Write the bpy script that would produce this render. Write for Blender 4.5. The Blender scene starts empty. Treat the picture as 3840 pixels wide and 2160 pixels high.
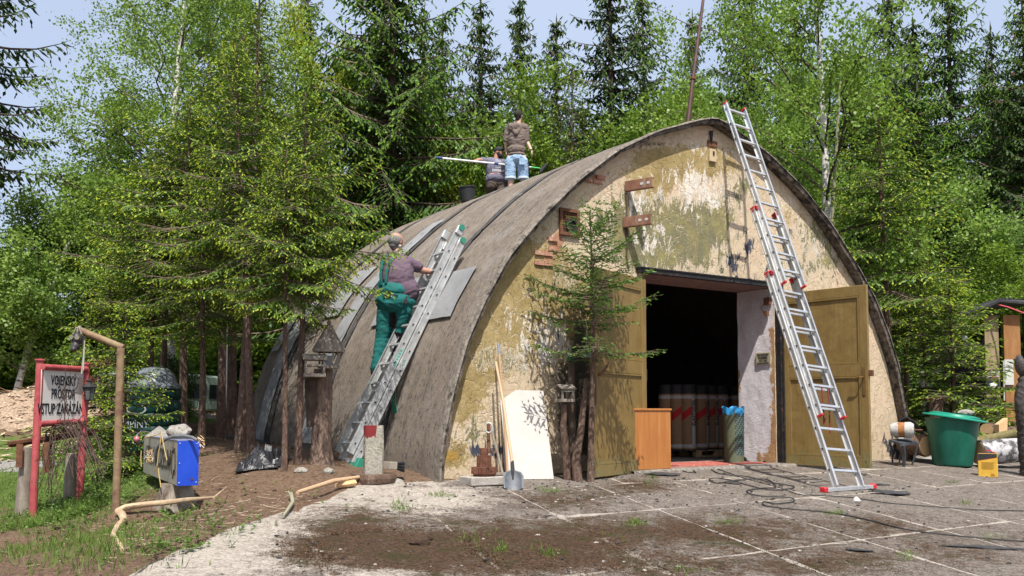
import bpy, math, random
import numpy as np
from mathutils import Vector, Matrix, Euler, noise as mnoise
random.seed(7); rng = np.random.default_rng(7)
R = math.radians
sc = bpy.context.scene
col = sc.collection
# ------------------------------------------------------------------ camera
FPX, HZ, CAMZ, PITCH = 3450.0, 1545.0, 0.75, R(3.5)
SHY = (HZ - 1080) - FPX * math.tan(PITCH)
cam = bpy.data.objects.new('camera', bpy.data.cameras.new('camera'))
col.objects.link(cam)
cam.location = (0, 0, CAMZ); cam.rotation_euler = (R(90) + PITCH, 0, 0)
cam.data.sensor_width = 36; cam.data.lens = 36 * FPX / 3840
cam.data.shift_y = SHY / 3840
cam.data.clip_start = 0.1; cam.data.clip_end = 2000
sc.camera = cam
# ------------------------------------------------------------------ light
SUN_EL = R(60)
sunh = Vector((0.173, -0.985, 0)).normalized()           # where the sun stands
sund = Vector((sunh.x*math.cos(SUN_EL), sunh.y*math.cos(SUN_EL), math.sin(SUN_EL)))
world = bpy.data.worlds.new('World'); sc.world = world; world.use_nodes = True
wn = world.node_tree.nodes; wl = world.node_tree.links; wn.clear()
sky = wn.new('ShaderNodeTexSky'); sky.sky_type = 'NISHITA'; sky.sun_disc = False
sky.sun_elevation = SUN_EL; sky.sun_rotation = math.atan2(sunh.x, sunh.y)
sky.air_density = 1.0; sky.dust_density = 6.0; sky.ozone_density = 1.0; sky.altitude = 500
bg = wn.new('ShaderNodeBackground'); bg.inputs[1].default_value = 0.125
wo = wn.new('ShaderNodeOutputWorld')
# pale tint added over the blue to whiten the hazy sky
wtc = wn.new('ShaderNodeTexCoord'); wnz = wn.new('ShaderNodeTexNoise'); wnz.inputs['Scale'].default_value = 1.6; wnz.inputs['Detail'].default_value = 6
wmr = wn.new('ShaderNodeMapRange'); wmr.inputs[1].default_value = .3; wmr.inputs[2].default_value = .75; wmr.inputs[3].default_value = .42; wmr.inputs[4].default_value = .72
wmx = wn.new('ShaderNodeMix'); wmx.data_type = 'RGBA'; wmx.inputs[7].default_value = (3.9, 4.5, 5.7, 1)
wl.new(wtc.outputs['Generated'], wnz.inputs[0]); wl.new(wnz.outputs[0], wmr.inputs[0]); wl.new(wmr.outputs[0], wmx.inputs[0]); wl.new(sky.outputs[0], wmx.inputs[6])
wl.new(wmx.outputs[2], bg.inputs[0]); wl.new(bg.outputs[0], wo.inputs[0])
sl = bpy.data.lights.new('sun', 'SUN'); sl.energy = 4.9; sl.angle = R(0.53); sl.color = (1.0, 0.955, 0.88)
so = bpy.data.objects.new('sun', sl); col.objects.link(so)
so.rotation_euler = sund.to_track_quat('Z', 'Y').to_euler(); so.location = (0, -10, 30)
sc.view_settings.view_transform = 'Standard'; sc.view_settings.look = 'None'
sc.view_settings.exposure = 0.6; sc.view_settings.gamma = 1; sc.view_settings.use_curve_mapping = False
# ------------------------------------------------------------------ geometry of the place
F0 = np.array([-.925, 11.4, 0.]); D = np.array([.8319, .5549, 0.]); N = np.array([.5549, -.8319, 0.])
CP = np.array([0, 0, CAMZ]); CYP = 1080 + SHY
def H(t, p, z):
    q = F0 + D*t + N*p; return Vector((q[0], q[1], z))
def tp(x, y):
    q = np.array([x, y, 0.]) - F0; return float(q @ D), float(q @ N)
def ray(px, py):
    x = (px-1920)/FPX; y = -(py-CYP)/FPX
    return np.array([x, math.cos(PITCH)-y*math.sin(PITCH), math.sin(PITCH)+y*math.cos(PITCH)])
def at(px, py, Y):                      # the point that shows at a photo pixel, Y metres ahead
    r = ray(px, py); q = CP + r*(Y/r[1]); return Vector(q)
def fac(px, py, p=0.0):                 # the point of the facade plane (or a parallel one)
    r = ray(px, py); o = F0 + N*p; s = np.dot(o-CP, N)/np.dot(r, N); return Vector(CP+r*s)
def fact(px, py, p=0.0):
    q = fac(px, py, p); return tp(q.x, q.y)[0], q.z
def proj(x, y, z):
    z = z-CAMZ; c, s = math.cos(PITCH), math.sin(PITCH)
    dep = y*c + z*s; up = -y*s + z*c
    return 1920 + FPX*x/dep, CYP - FPX*up/dep
def edge(p): return -1.05 - .97*max(p, 0) + .12*math.sin(p*2.1)*min(max(p,0),1)
def fbm(x, y, s, o=3): return mnoise.fractal(Vector((x*s, y*s, 0)), 1.0, 2.0, o)
def zplane(t, p):
    if p > 0: return -.08 - .077*p if p < 9 else -.773 - .03*(p-9)
    return -.08 + .08*min(1, -p/.5) + .03*min(-p, 14)
def zg(x, y):
    t, p = tp(x, y); z = zplane(t, p)
    w = t + 1.05 + .97*max(p, 0); k = min(max(-w/4, 0), 1); k = k*k*(3-2*k)
    z -= .5*k
    z += .15*math.exp(-(t+1.5)**2)*min(max(-p/1.5, 0), 1)
    if p > 9: pass
    return z
def G(px, py):
    r = ray(px, py); s = 2.0
    while s < 90:
        q = CP + r*s
        if q[2] < zg(q[0], q[1]): break
        s += .01
    return Vector((q[0], q[1], zg(q[0], q[1])))
def gz(v): return Vector((v[0], v[1], zg(v[0], v[1])))
TC, VL = 4.79, 7.5
PU = np.array([0, .3, .55, 1.2, 1.97, 2.65, 3.3, 3.8, 4.15, 4.42, 4.62, 4.77, 4.80])
PH = np.array([5.20, 5.13, 5.04, 4.80, 4.39, 3.88, 3.27, 2.72, 2.15, 1.6, .95, .3, -.5])
# ------------------------------------------------------------------ naming
ORG = {}
def setp(o, label=None, cat=None, group=None, kind=None):
    if label: o['label'] = label
    if cat: o['category'] = cat
    if group: o['group'] = group
    if kind: o['kind'] = kind
    return o
def thing(name, loc, label, cat, group=None):
    o = bpy.data.objects.new(name, None); col.objects.link(o); o.location = loc
    o.empty_display_size = .1
    ORG[o.name] = Vector(loc); return setp(o, label, cat, group)
# ------------------------------------------------------------------ materials
MATS = {}
def nd(nt, typ, **kw):
    n = nt.nodes.new(typ)
    for k, v in kw.items(): setattr(n, k, v)
    return n
class NT:
    def __init__(s, name):
        s.m = bpy.data.materials.new(name); s.m.use_nodes = True; s.t = s.m.node_tree; s.t.nodes.clear()
        s.out = nd(s.t, 'ShaderNodeOutputMaterial')
        s.tc = nd(s.t, 'ShaderNodeTexCoord').outputs['Object']
    def link(s, a, b): s.t.links.new(a, b)
    def mapping(s, sc_, src=None, rot=(0,0,0)):
        n = nd(s.t, 'ShaderNodeMapping'); s.link(src or s.tc, n.inputs[0]); n.inputs['Scale'].default_value = sc_; n.inputs['Rotation'].default_value = rot
        return n.outputs[0]
    def noise(s, scale, detail=4, rough=.6, vec=None, dist=0):
        n = nd(s.t, 'ShaderNodeTexNoise'); s.link(vec or s.tc, n.inputs[0])
        n.inputs['Scale'].default_value = scale; n.inputs['Detail'].default_value = detail; n.inputs['Roughness'].default_value = rough; n.inputs['Distortion'].default_value = dist
        return n.outputs[0]
    def vor(s, scale, feat='F1', vec=None, out=0):
        n = nd(s.t, 'ShaderNodeTexVoronoi', feature=feat); s.link(vec or s.tc, n.inputs[0]); n.inputs['Scale'].default_value = scale
        return n.outputs[out]
    def math(s, op, a, b=None, c=None, clamp=False):
        n = nd(s.t, 'ShaderNodeMath', operation=op); n.use_clamp = clamp
        for i, v in enumerate((a, b, c)):
            if v is None: continue
            if isinstance(v, (int, float)): n.inputs[i].default_value = v
            else: s.link(v, n.inputs[i])
        return n.outputs[0]
    def step(s, v, lo, hi):
        n = nd(s.t, 'ShaderNodeMapRange'); s.link(v, n.inputs[0]); n.inputs[1].default_value = lo; n.inputs[2].default_value = hi
        return n.outputs[0]
    def mix(s, f, a, b):
        n = nd(s.t, 'ShaderNodeMix', data_type='RGBA')
        for i, v in ((0, f), (6, a), (7, b)):
            if isinstance(v, (int, float)): n.inputs[i].default_value = v
            elif isinstance(v, tuple): n.inputs[i].default_value = (*v[:3], 1)
            else: s.link(v, n.inputs[i])
        return n.outputs[2]
    def attr(s, name):
        n = nd(s.t, 'ShaderNodeAttribute'); n.attribute_name = name; return n
    def bsdf(s, colr, rough=.8, metal=0, bump=None, bstr=.3, bdist=.01, spec=.3, trans=None):
        n = nd(s.t, 'ShaderNodeBsdfPrincipled')
        if isinstance(colr, tuple): n.inputs['Base Color'].default_value = (*colr, 1)
        else: s.link(colr, n.inputs['Base Color'])
        if isinstance(rough, (int, float)): n.inputs['Roughness'].default_value = rough
        else: s.link(rough, n.inputs['Roughness'])
        n.inputs['Metallic'].default_value = metal; n.inputs['Specular IOR Level'].default_value = spec
        if bump is not None:
            b = nd(s.t, 'ShaderNodeBump'); b.inputs['Strength'].default_value = bstr; b.inputs['Distance'].default_value = bdist
            s.link(bump, b.inputs['Height']); s.link(b.outputs[0], n.inputs['Normal'])
        if trans is not None:
            tr = nd(s.t, 'ShaderNodeBsdfTranslucent')
            if isinstance(colr, tuple): tr.inputs[0].default_value = (*colr, 1)
            else: s.link(colr, tr.inputs[0])
            mx = nd(s.t, 'ShaderNodeMixShader'); mx.inputs[0].default_value = trans
            s.link(n.outputs[0], mx.inputs[1]); s.link(tr.outputs[0], mx.inputs[2]); s.link(mx.outputs[0], s.out.inputs[0])
        else: s.link(n.outputs[0], s.out.inputs[0])
        return s.m
def mat(name, c1, c2=None, scale=6, rough=.8, metal=0, bump=.0, bscale=None, spec=.3, stretch=None, lo=.35, hi=.65, c3=None, s3=20, detail=5, t3=(.58,.64)):
    if name in MATS: return MATS[name]
    s = NT(name); v = s.mapping(stretch) if stretch else None
    nz = s.noise(scale, detail, .65, v)
    c = s.mix(s.step(nz, lo, hi), c1, c2) if c2 else c1
    if c3: c = s.mix(s.step(s.noise(s3, 6, .7, v), *t3), c, c3)
    b = s.noise(bscale or scale*4, 6, .7, v) if bump else None
    MATS[name] = s.bsdf(c, rough, metal, b, min(1, bump*1.0), .02, spec); return MATS[name]
def leafmat(name, c1, c2, scale=1.3, trans=.3, rough=.55):
    s = NT(name); nz = s.noise(scale, 3, .6); nz2 = s.noise(scale*9, 2, .6)
    f = s.math('ADD', s.math('MULTIPLY', nz, .6), s.math('MULTIPLY', nz2, .4))
    c = s.mix(s.step(f, .36, .64), c1, c2)
    return s.bsdf(c, rough, 0, None, trans=trans, spec=.35)
M_ALU = mat('brushed aluminium', (.52,.53,.54), (.66,.67,.68), 9, .42, .75, .05, 60, .5, (1,1,.15))
M_ALU2 = mat('dull aluminium', (.40,.41,.41), (.55,.56,.56), 5, .5, .6, .05, 50, .5, None, c3=(.33,.31,.28), s3=11)
M_HOLE = mat('dark hollow', (.015,.015,.017), None)
M_RED = mat('red plastic', (.42,.02,.03), None, rough=.45)
M_GREENP = mat('green plastic', (.02,.16,.10), (.03,.2,.14), 8, .5)
M_BLACK = mat('black rubber', (.02,.02,.022), (.03,.03,.032), 20, .6, bump=.1)
M_FELT = mat('black roofing felt', (.028,.028,.03), (.05,.05,.053), 9, .75, bump=.5, bscale=60)
M_FELTG = mat('grey slate roofing felt', (.20,.205,.21), (.27,.275,.285), 3, .85, bump=.4, bscale=120, c3=(.06,.06,.065), s3=7, t3=(.62,.66))
M_RUST = mat('brown rust', (.10,.045,.025), (.2,.09,.05), 12, .85, .2, .5, 60, c3=(.05,.03,.022), s3=9)
M_RUST2 = mat('rust streaked steel', (.17,.07,.045), (.27,.15,.10), 7, .7, .2, .4, 60, stretch=(1,1,.3), c3=(.30,.27,.20), s3=6)
M_OCHRE = None
M_WHITEP = mat('white board', (.47,.445,.42), (.43,.40,.37), 3, .6, c3=(.62,.56,.48), s3=4, t3=(.66,.76))
M_WOODH = mat('pale wooden handle', (.42,.27,.16), (.52,.36,.22), 8, .6, stretch=(1,1,.1), bump=.1)
M_WOODG = mat('grey weathered wood', (.16,.13,.105), (.28,.245,.20), 16, .9, stretch=(1,1,.25), bump=.6, bscale=80)
M_WOODR = mat('varnished veneer', (.31,.115,.028), (.40,.165,.048), 12, .4, stretch=(1.6,1.6,.10), spec=.4, c3=(.33,.11,.03), s3=30)
M_CUT = mat('fresh cut wood', (.52,.33,.17), (.62,.42,.23), 9, .8, bump=.2)
M_BARK = mat('spruce bark', (.075,.046,.034), (.155,.098,.072), 14, .95, bump=1.0, bscale=30, stretch=(1,1,.5), c3=(.24,.2,.16), s3=24)
M_BARKD = mat('dark bark', (.055,.04,.03), (.12,.085,.065), 12, .95, bump=1.0, bscale=26, stretch=(1,1,.4))
M_STONE = mat('grey stone', (.20,.185,.165), (.36,.335,.30), 14, .95, bump=1.0, bscale=40, c3=(.12,.13,.07), s3=8)
M_CONC = mat('weathered concrete', (.30,.27,.24), (.42,.39,.35), 9, .95, bump=.8, bscale=60, c3=(.2,.18,.15), s3=14)
def birchbark():
    s = NT('birch bark'); v = s.mapping((1.2,1.2,5))
    dark = s.step(s.noise(2.2, 5, .75, v), .56, .62)
    c = s.mix(dark, s.mix(s.noise(3), (.62,.60,.56), (.45,.42,.38)), (.03,.027,.025))
    return s.bsdf(c, .75, 0, s.noise(30, 4), .4, .01)
M_BIRCH = birchbark()
M_TWIG = mat('grey brown twig', (.11,.08,.055), (.17,.13,.095), 8, .9)
# ------------------------------------------------------------------ mesh builder
class MB:
    def __init__(s): s.v = []; s.f = []; s.mi = []
    def add(s, vs, fs, M=None, mi=0):
        o = len(s.v)
        for q in vs:
            q = Vector(q)
            s.v.append(M @ q if M else q)
        for f in fs: s.f.append([i+o for i in f]); s.mi.append(mi)
        return s
    def box(s, c, d, M=None, mi=0, taper=(1,1)):
        x, y, z = d[0]/2, d[1]/2, d[2]/2; tx, ty = taper
        vs = [(c[0]+i*x*(tx if k>0 else 1), c[1]+j*y*(ty if k>0 else 1), c[2]+k*z) for k in (-1,1) for j in (-1,1) for i in (-1,1)]
        return s.add(vs, [(0,2,3,1),(4,5,7,6),(0,1,5,4),(1,3,7,5),(3,2,6,7),(2,0,4,6)], M, mi)
    def tube(s, pts, rad, seg=8, M=None, mi=0, cap=True, jit=0):
        pts = [Vector(p) for p in pts]; n = len(pts)
        if isinstance(rad, (int, float)): rad = [rad]*n
        vs = []; up = None
        for i, p in enumerate(pts):
            d = (pts[min(i+1,n-1)] - pts[max(i-1,0)]).normalized()
            if up is None:
                up = Vector((0,0,1)) if abs(d.z) < .9 else Vector((1,0,0))
            a = d.cross(up).normalized(); b = a.cross(d).normalized(); up = b
            for k in range(seg):
                an = 2*math.pi*k/seg; r = rad[i]*(1+jit*(random.random()-.5))
                vs.append(p + a*math.cos(an)*r + b*math.sin(an)*r)
        fs = [(i*seg+k, i*seg+(k+1)%seg, (i+1)*seg+(k+1)%seg, (i+1)*seg+k) for i in range(n-1) for k in range(seg)]
        if cap: fs += [tuple(range(seg-1,-1,-1)), tuple((n-1)*seg+k for k in range(seg))]
        return s.add(vs, fs, M, mi)
    def lathe(s, prof, seg=24, M=None, mi=0, cap=True, wob=None):
        vs = []
        for (r, z) in prof:
            for k in range(seg):
                an = 2*math.pi*k/seg; rr = r*(wob(an, z) if wob else 1); vs.append((rr*math.cos(an), rr*math.sin(an), z))
        n = len(prof)
        fs = [(i*seg+k, i*seg+(k+1)%seg, (i+1)*seg+(k+1)%seg, (i+1)*seg+k) for i in range(n-1) for k in range(seg)]
        if cap: fs += [tuple(range(seg-1,-1,-1)), tuple((n-1)*seg+k for k in range(seg))]
        return s.add(vs, fs, M, mi)
    def prism(s, poly, y0, y1, M=None, mi=0):      # poly in local x,z; extruded along local y
        n = len(poly)
        vs = [(a, y0, b) for a, b in poly] + [(a, y1, b) for a, b in poly]
        fs = [tuple(range(n)), tuple(range(2*n-1, n-1, -1))] + [(i, n+i, n+(i+1)%n, (i+1)%n) for i in range(n)]
        return s.add(vs, fs, M, mi)
    def grid(s, P, M=None, mi=0, closed=False):    # P[i][j]
        a, b = len(P), len(P[0])
        return s.add([q for row in P for q in row], [(i*b+j, i*b+(j+1), (i+1)*b+j+1, (i+1)*b+j) for i in range(a-1) for j in range(b-1)], M, mi)
    def build(s, name, mats, parent=None, smooth=False, bevel=0, label=None, solid=0, recalc=True):
        me = bpy.data.meshes.new(name)
        o = ORG[parent.name] if parent else Vector((0,0,0))
        me.from_pydata([q-o for q in s.v], [], s.f); 
        if not isinstance(mats, (list, tuple)): mats = [mats]
        for m in mats: me.materials.append(m)
        me.polygons.foreach_set('material_index', s.mi)
        if recalc:
            import bmesh
            bm = bmesh.new(); bm.from_mesh(me); bmesh.ops.recalc_face_normals(bm, faces=bm.faces)
            if bevel: bmesh.ops.bevel(bm, geom=[e for e in bm.edges if len(e.link_faces)==2 and e.calc_face_angle(0)>.6], offset=bevel, segments=1, affect='EDGES', clamp_overlap=True)
            bm.to_mesh(me); bm.free()
        if smooth:
            me.polygons.foreach_set('use_smooth', [True]*len(me.polygons))
        ob = bpy.data.objects.new(name, me); col.objects.link(ob)
        if parent: ob.parent = parent
        ORG[ob.name] = o
        if solid:
            md = ob.modifiers.new('thickness', 'SOLIDIFY'); md.thickness = solid; md.offset = 0
        if smooth: 
            try: me.set_sharp_from_angle(angle=R(42))
            except Exception: pass
        if label: ob['label'] = label
        return ob
def single(mb, name, mats, label, cat, loc=None, group=None, **kw):     # a thing that is one mesh
    loc = Vector(loc if loc is not None else (0,0,0))
    mb.v = [q-loc for q in mb.v]
    o = mb.build(name, mats, None, **kw); o.location = loc; ORG[o.name] = loc
    return setp(o, label, cat, group)
def frame(o, x, z):                       # matrix with local X, Z along the given directions
    x = Vector(x).normalized(); z = Vector(z); z = (z - x*z.dot(x)).normalized(); y = z.cross(x)
    m = Matrix.Identity(4)
    for i, c in enumerate((x, y, z)): m[0][i], m[1][i], m[2][i] = c
    m.translation = Vector(o); return m
def rotz(o, a): return Matrix.Translation(Vector(o)) @ Matrix.Rotation(a, 4, 'Z')
DV, NV, UP = Vector(D), Vector(N), Vector((0,0,1))
FR = frame(H(0,0,0), DV, UP)              # facade frame: local x=t, z=height, local y = -p
def rock(c, r, sq=(1,1,.7), seed=0, n=2):
    import bmesh
    bm = bmesh.new(); bmesh.ops.create_icosphere(bm, subdivisions=n, radius=1)
    vs = []
    for v in bm.verts:
        k = 1 + .28*mnoise.noise(v.co*1.7 + Vector((seed*3.1, seed, 0))) + .1*mnoise.noise(v.co*4.1 + Vector((seed,0,seed)))
        vs.append((c[0]+v.co.x*r*sq[0]*k, c[1]+v.co.y*r*sq[1]*k, c[2]+v.co.z*r*sq[2]*k))
    fs = [tuple(v.index for v in f.verts) for f in bm.faces]; bm.free(); return vs, fs
def text_mesh(mb, s, M, size, sx=1.0, mi=0, bold=0.0, align='CENTER', depth=.002):
    cu = bpy.data.curves.new('lettering', 'FONT'); cu.body = s; cu.size = size; cu.align_x = align; cu.align_y = 'CENTER'
    cu.offset = bold; cu.extrude = depth; cu.resolution_u = 2
    ob = bpy.data.objects.new('lettering', cu); col.objects.link(ob)
    dg = bpy.context.evaluated_depsgraph_get(); dg.update()
    me = ob.evaluated_get(dg).to_mesh()
    vs = [Vector((v.co.x*sx, -v.co.z, v.co.y)) for v in me.vertices]; fs = [tuple(p.vertices) for p in me.polygons]
    mb.add(vs, fs, M, mi)
    ob.evaluated_get(dg).to_mesh_clear(); bpy.data.objects.remove(ob); bpy.data.curves.remove(cu)
def attrs(ob, names, fn):
    me = ob.data; n = len(me.vertices); off = ORG.get(ob.name, Vector((0,0,0)))
    arr = np.array([fn(v.co + off) for v in me.vertices], dtype=np.float32)
    for i, nm in enumerate(names):
        a = me.attributes.new(nm, 'FLOAT', 'POINT'); a.data.foreach_set('value', np.ascontiguousarray(arr[:, i]))
def blobs(px, py, L):
    r = 0
    for (cx, cy, rx, ry, w) in L:
        r += w*math.exp(-(((px-cx)/rx)**2 + ((py-cy)/ry)**2))
    return min(max(r, 0), 1.2)
# ================================================================== GROUND
def ground_mat():
    s = NT('forest floor')
    n1 = s.noise(1.1, 5, .6); n2 = s.noise(26, 6, .75); n3 = s.noise(7, 5, .7)
    soil = s.mix(s.step(n2, .34, .66), (.075,.048,.033), (.23,.15,.10))
    soil = s.mix(s.step(n3, .55, .68), soil, (.20,.145,.105))
    soil = s.mix(s.step(s.noise(90, 3), .64, .70), soil, (.33,.27,.21))
    soil = s.mix(s.step(s.noise(3.3, 6, .75), .60, .66), soil, (.035,.026,.022))
    grass = s.mix(s.step(n2, .35, .62), (.05,.085,.018), (.13,.18,.045))
    c = s.mix(s.step(s.math('ADD', s.attr('grass').outputs['Fac'], s.math('MULTIPLY', s.math('SUBTRACT', n3, .5), 1.1)), .42, .58), soil, grass)
    chips = s.mix(s.step(n2, .4, .62), (.22,.15,.10), (.55,.42,.31))
    c = s.mix(s.step(s.math('ADD', s.attr('chips').outputs['Fac'], s.math('MULTIPLY', s.math('SUBTRACT', n3, .5), .6)), .45, .55), c, chips)
    grav = s.mix(s.step(n2, .4, .6), (.19,.175,.16), (.36,.34,.32))
    c = s.mix(s.step(s.math('ADD', s.attr('gravel').outputs['Fac'], s.math('MULTIPLY', s.math('SUBTRACT', n3, .5), .6)), .45, .55), c, grav)
    h = s.math('ADD', n2, s.math('MULTIPLY', n3, .8))
    return s.bsdf(c, .95, 0, h, .9, .05, .1)
def steps(segs):
    r = []
    for a, b, d in segs:
        k = int(round((b-a)/d)); r += [a + (b-a)*i/k for i in range(k)]
    return r + [segs[-1][1]]
xs = steps([(-300,-60,40), (-60,-16,4), (-16,-7,.45), (-7,3,.13), (3,12,.4), (12,24,1), (24,80,5), (80,300,40)])
ys = steps([(-40,0,4), (0,5,.5), (5,14.5,.13), (14.5,26,.5), (26,60,2), (60,140,10), (140,400,50)])
g = MB(); P = []
CG_GR = (G(70,1730), G(3600,1570))
for y in ys:
    row = []
    for x in xs:
        t, p = tp(x, y); z = zg(x, y)
        if .12 < t < 9.45 and -7.3 < p < -.25: z = -.45
        elif t > edge(p) + .15 and .05 < p < 7.3 and t < 16: z -= .09
        else:
            z += .05*fbm(x, y, .9) + (.022*fbm(x+9, y, 7) if -8 < x < 4 and y < 15 else 0)
        if x < -6 and y > 15: z += 1.15*math.exp(-(((x+10.5)/3.5)**2+((y-20)/3.)**2))      # heap of chips
        row.append((x, y, z))
    P.append(row)
g.grid(P)
ground = g.build('forest_floor', ground_mat(), None, smooth=True); ground['kind'] = 'structure'
def gattr(v):
    t, p = tp(v.x, v.y); px, py = proj(v.x, max(v.y, 1.5), v.z)
    gr = blobs(px, py, [(100,1700,330,150,.9), (250,2000,330,150,.2), (450,1780,230,120,.75), (60,1900,260,150,.35), (700,1560,260,35,.9), (180,1620,200,30,-.6), (900,1900,200,200,-.3)])
    if v.y > 24: gr = .8
    if v.y < 3: gr = .4
    ch = blobs(px, py, [(120,1535,270,85,1.2)]) if v.y > 13 else 0
    gv = blobs(px, py, [(60,1745,190,28,1.0), (3600,1548,230,22,1.2), (820,1560,120,14,.8)]) if v.y > 11 else 0
    if t > 9.7 and v.y < 22: gr = 0; gv = .55
    return gr, ch, gv
attrs(ground, ['grass', 'chips', 'gravel'], gattr)
# ---- concrete apron of cast slabs
def apron_mat(name='concrete slab', joint=False):
    s = NT(name)
    n1 = s.noise(.9, 5, .6); n2 = s.noise(40, 6, .8); n3 = s.noise(5, 6, .75); peb = s.vor(70, 'F1')
    lite = s.mix(s.step(s.math('ADD', s.math('MULTIPLY', n2, .6), s.math('MULTIPLY', s.noise(15, 6, .8), .4)), .41, .56), (.20,.17,.14), (.46,.41,.355))
    grey = s.mix(s.step(s.math('ADD', s.math('MULTIPLY', n2, .55), s.math('MULTIPLY', s.noise(17, 6, .8), .45)), .42, .58), (.050,.041,.034), (.225,.192,.165))
    grey = s.mix(s.math('MULTIPLY', s.step(s.noise(4.5, 7, .75), .5, .62), .45), grey, (.235,.205,.18))
    grey = s.mix(s.step(s.vor(38,'F1',out=1) if False else s.noise(75,2), .60, .66), grey, (.40,.36,.32))
    f = s.math('ADD', s.attr('lite').outputs['Fac'], s.math('MULTIPLY', s.math('SUBTRACT', n3, .5), 1.5))
    c = s.mix(s.step(f, .38, .62), grey, lite)
    moss = s.mix(s.step(s.noise(34, 5, .85), .40, .60), (.020,.014,.009), (.105,.062,.038))
    moss = s.mix(s.step(s.noise(3, 4, .7), .5, .66), moss, (.04,.036,.014))
    if not joint:
        m = s.math('ADD', s.attr('moss').outputs['Fac'], s.math('MULTIPLY', s.math('SUBTRACT', s.noise(2.1, 10, .82, dist=.7), .5), 3.4))
        m2 = s.math('ADD', m, s.math('MULTIPLY', s.math('SUBTRACT', s.noise(60, 4, .8), .5), 2.6))
        m2 = s.math('ADD', m2, s.math('MULTIPLY', s.math('SUBTRACT', s.noise(13, 4, .7), .5), 1.2))
        c = s.mix(s.step(m2, .42, .92), c, moss)
    h = s.math('ADD', n2, s.math('MULTIPLY', n3, .7))
    return s.bsdf(c, .95, 0, h, .8, .025, .12)
def apattr(v):
    t, p = tp(v.x, v.y); px, py = proj(v.x, max(v.y, 2), v.z)
    moss = blobs(px, py, [(1350,1990,230,110,.75), (1150,2080,200,60,.5), (1800,2030,330,110,.85), (2150,2050,200,90,.7), (2400,1820,160,30,.9), (2100,1870,200,35,.7), (2700,1990,260,60,.75), (3250,1960,250,40,.55), (3050,2110,330,60,.7), (2550,2150,300,60,.7), (3600,2060,300,80,.5), (2350,1990,250,50,.6), (3300,1735,200,22,.5), (1700,2100,500,60,.9), (1250,2010,160,70,.6), (1900,2060,420,60,.5), (2900,2010,700,90,.28)])
    moss += .14 if t > 0 else .06
    lite = .80 - .20*(t - edge(p)) if t-edge(p) < 6 else 0
    lite = max(lite, 0) + blobs(px, py, [(2650,1800,350,40,.35), (1650,1880,330,50,.5), (1450,2140,160,60,.6), (900,2060,330,90,.4)]) - .18
    lite = max(lite, .0)
    return moss, min(lite, 1.2)
M_SLAB = apron_mat(); M_JOINT = apron_mat('joint mortar', False)
g = MB(); P = []
for i in range(0, 60):
    p = .03 + 9.0*i/59; row = []
    for j in range(70):
        t = edge(p) + .03 + (16.5-edge(p))*(j/69)**1.5; row.append(H(t, p, zplane(t, p)-.012))
    P.append(row)
g.grid(P)
apron = g.build('concrete_apron', M_JOINT, None, smooth=True); apron['kind'] = 'structure'
attrs(apron, ['moss', 'lite'], lambda v: (min(1, apattr(v)[0]*.95) if tp(v.x, v.y)[0] < .1 else .10, .66))
rows = [(.04, .95), (.95, 2.6), (2.6, 4.57), (4.57, 6.55), (6.55, 8.6)]
nsl = 0
for ri, (pa, pb) in enumerate(rows):
    for k in range(-7, 13):
        t0 = 1.25 + 1.30*k + (.5 if ri == 0 else 0); t1 = t0 + 1.30
        if ri == 0 and k % 2: continue
        if ri == 0: t1 += 1.3
        g = MB(); P = []; nt, npn = 11, 13; wd = 0
        jn = .016 + .004*((k*7+ri*3) % 3)
        for i in range(npn):
            u = i/(npn-1); p = pa + jn + (pb-pa-2*jn)*u + .0
            row = []
            for j in range(nt):
                w = j/(nt-1); a = t0 + jn + (t1-t0-2*jn)*w - .285*(p-2.6)
                e = .022*fbm(a*3+k, p*3+ri, 2.2)
                pp = p + (e if i in (0, npn-1) else 0); aa = a + (e if j in (0, nt-1) else 0)
                m = edge(pp) + .02 + .05*fbm(pp, 3, 3)
                if aa < m: aa = m
                else: wd = max(wd, aa-m)
                row.append((aa, pp))
            P.append(row)
        if wd < .15 or min(c[0] for c in P[0]) > 14: continue
        tilt = (random.random()-.5)*.006; lift = random.random()*.004
        Q = []
        for i, row in enumerate(P):
            q = []
            for j, (a, p) in enumerate(row):
                ed = i in (0, npn-1) or j in (0, nt-1)
                q.append(H(a, p, zplane(a, p) + lift + tilt*(a-t0) + .006*fbm(a, p, 2.5) - (.012 if ed else 0)))
            Q.append(q)
        g.grid(Q)
        # skirt
        ring = Q[0] + [r[-1] for r in Q[1:]] + Q[-1][::-1][1:] + [r[0] for r in Q[1:-1]][::-1]
        rn = len(ring); g.add(ring + [v - UP*.05 for v in ring], [(i, (i+1)%rn, rn+(i+1)%rn, rn+i) for i in range(rn)])
        ob = g.build('slab', M_SLAB, apron, smooth=True); attrs(ob, ['moss', 'lite'], apattr); nsl += 1
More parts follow.
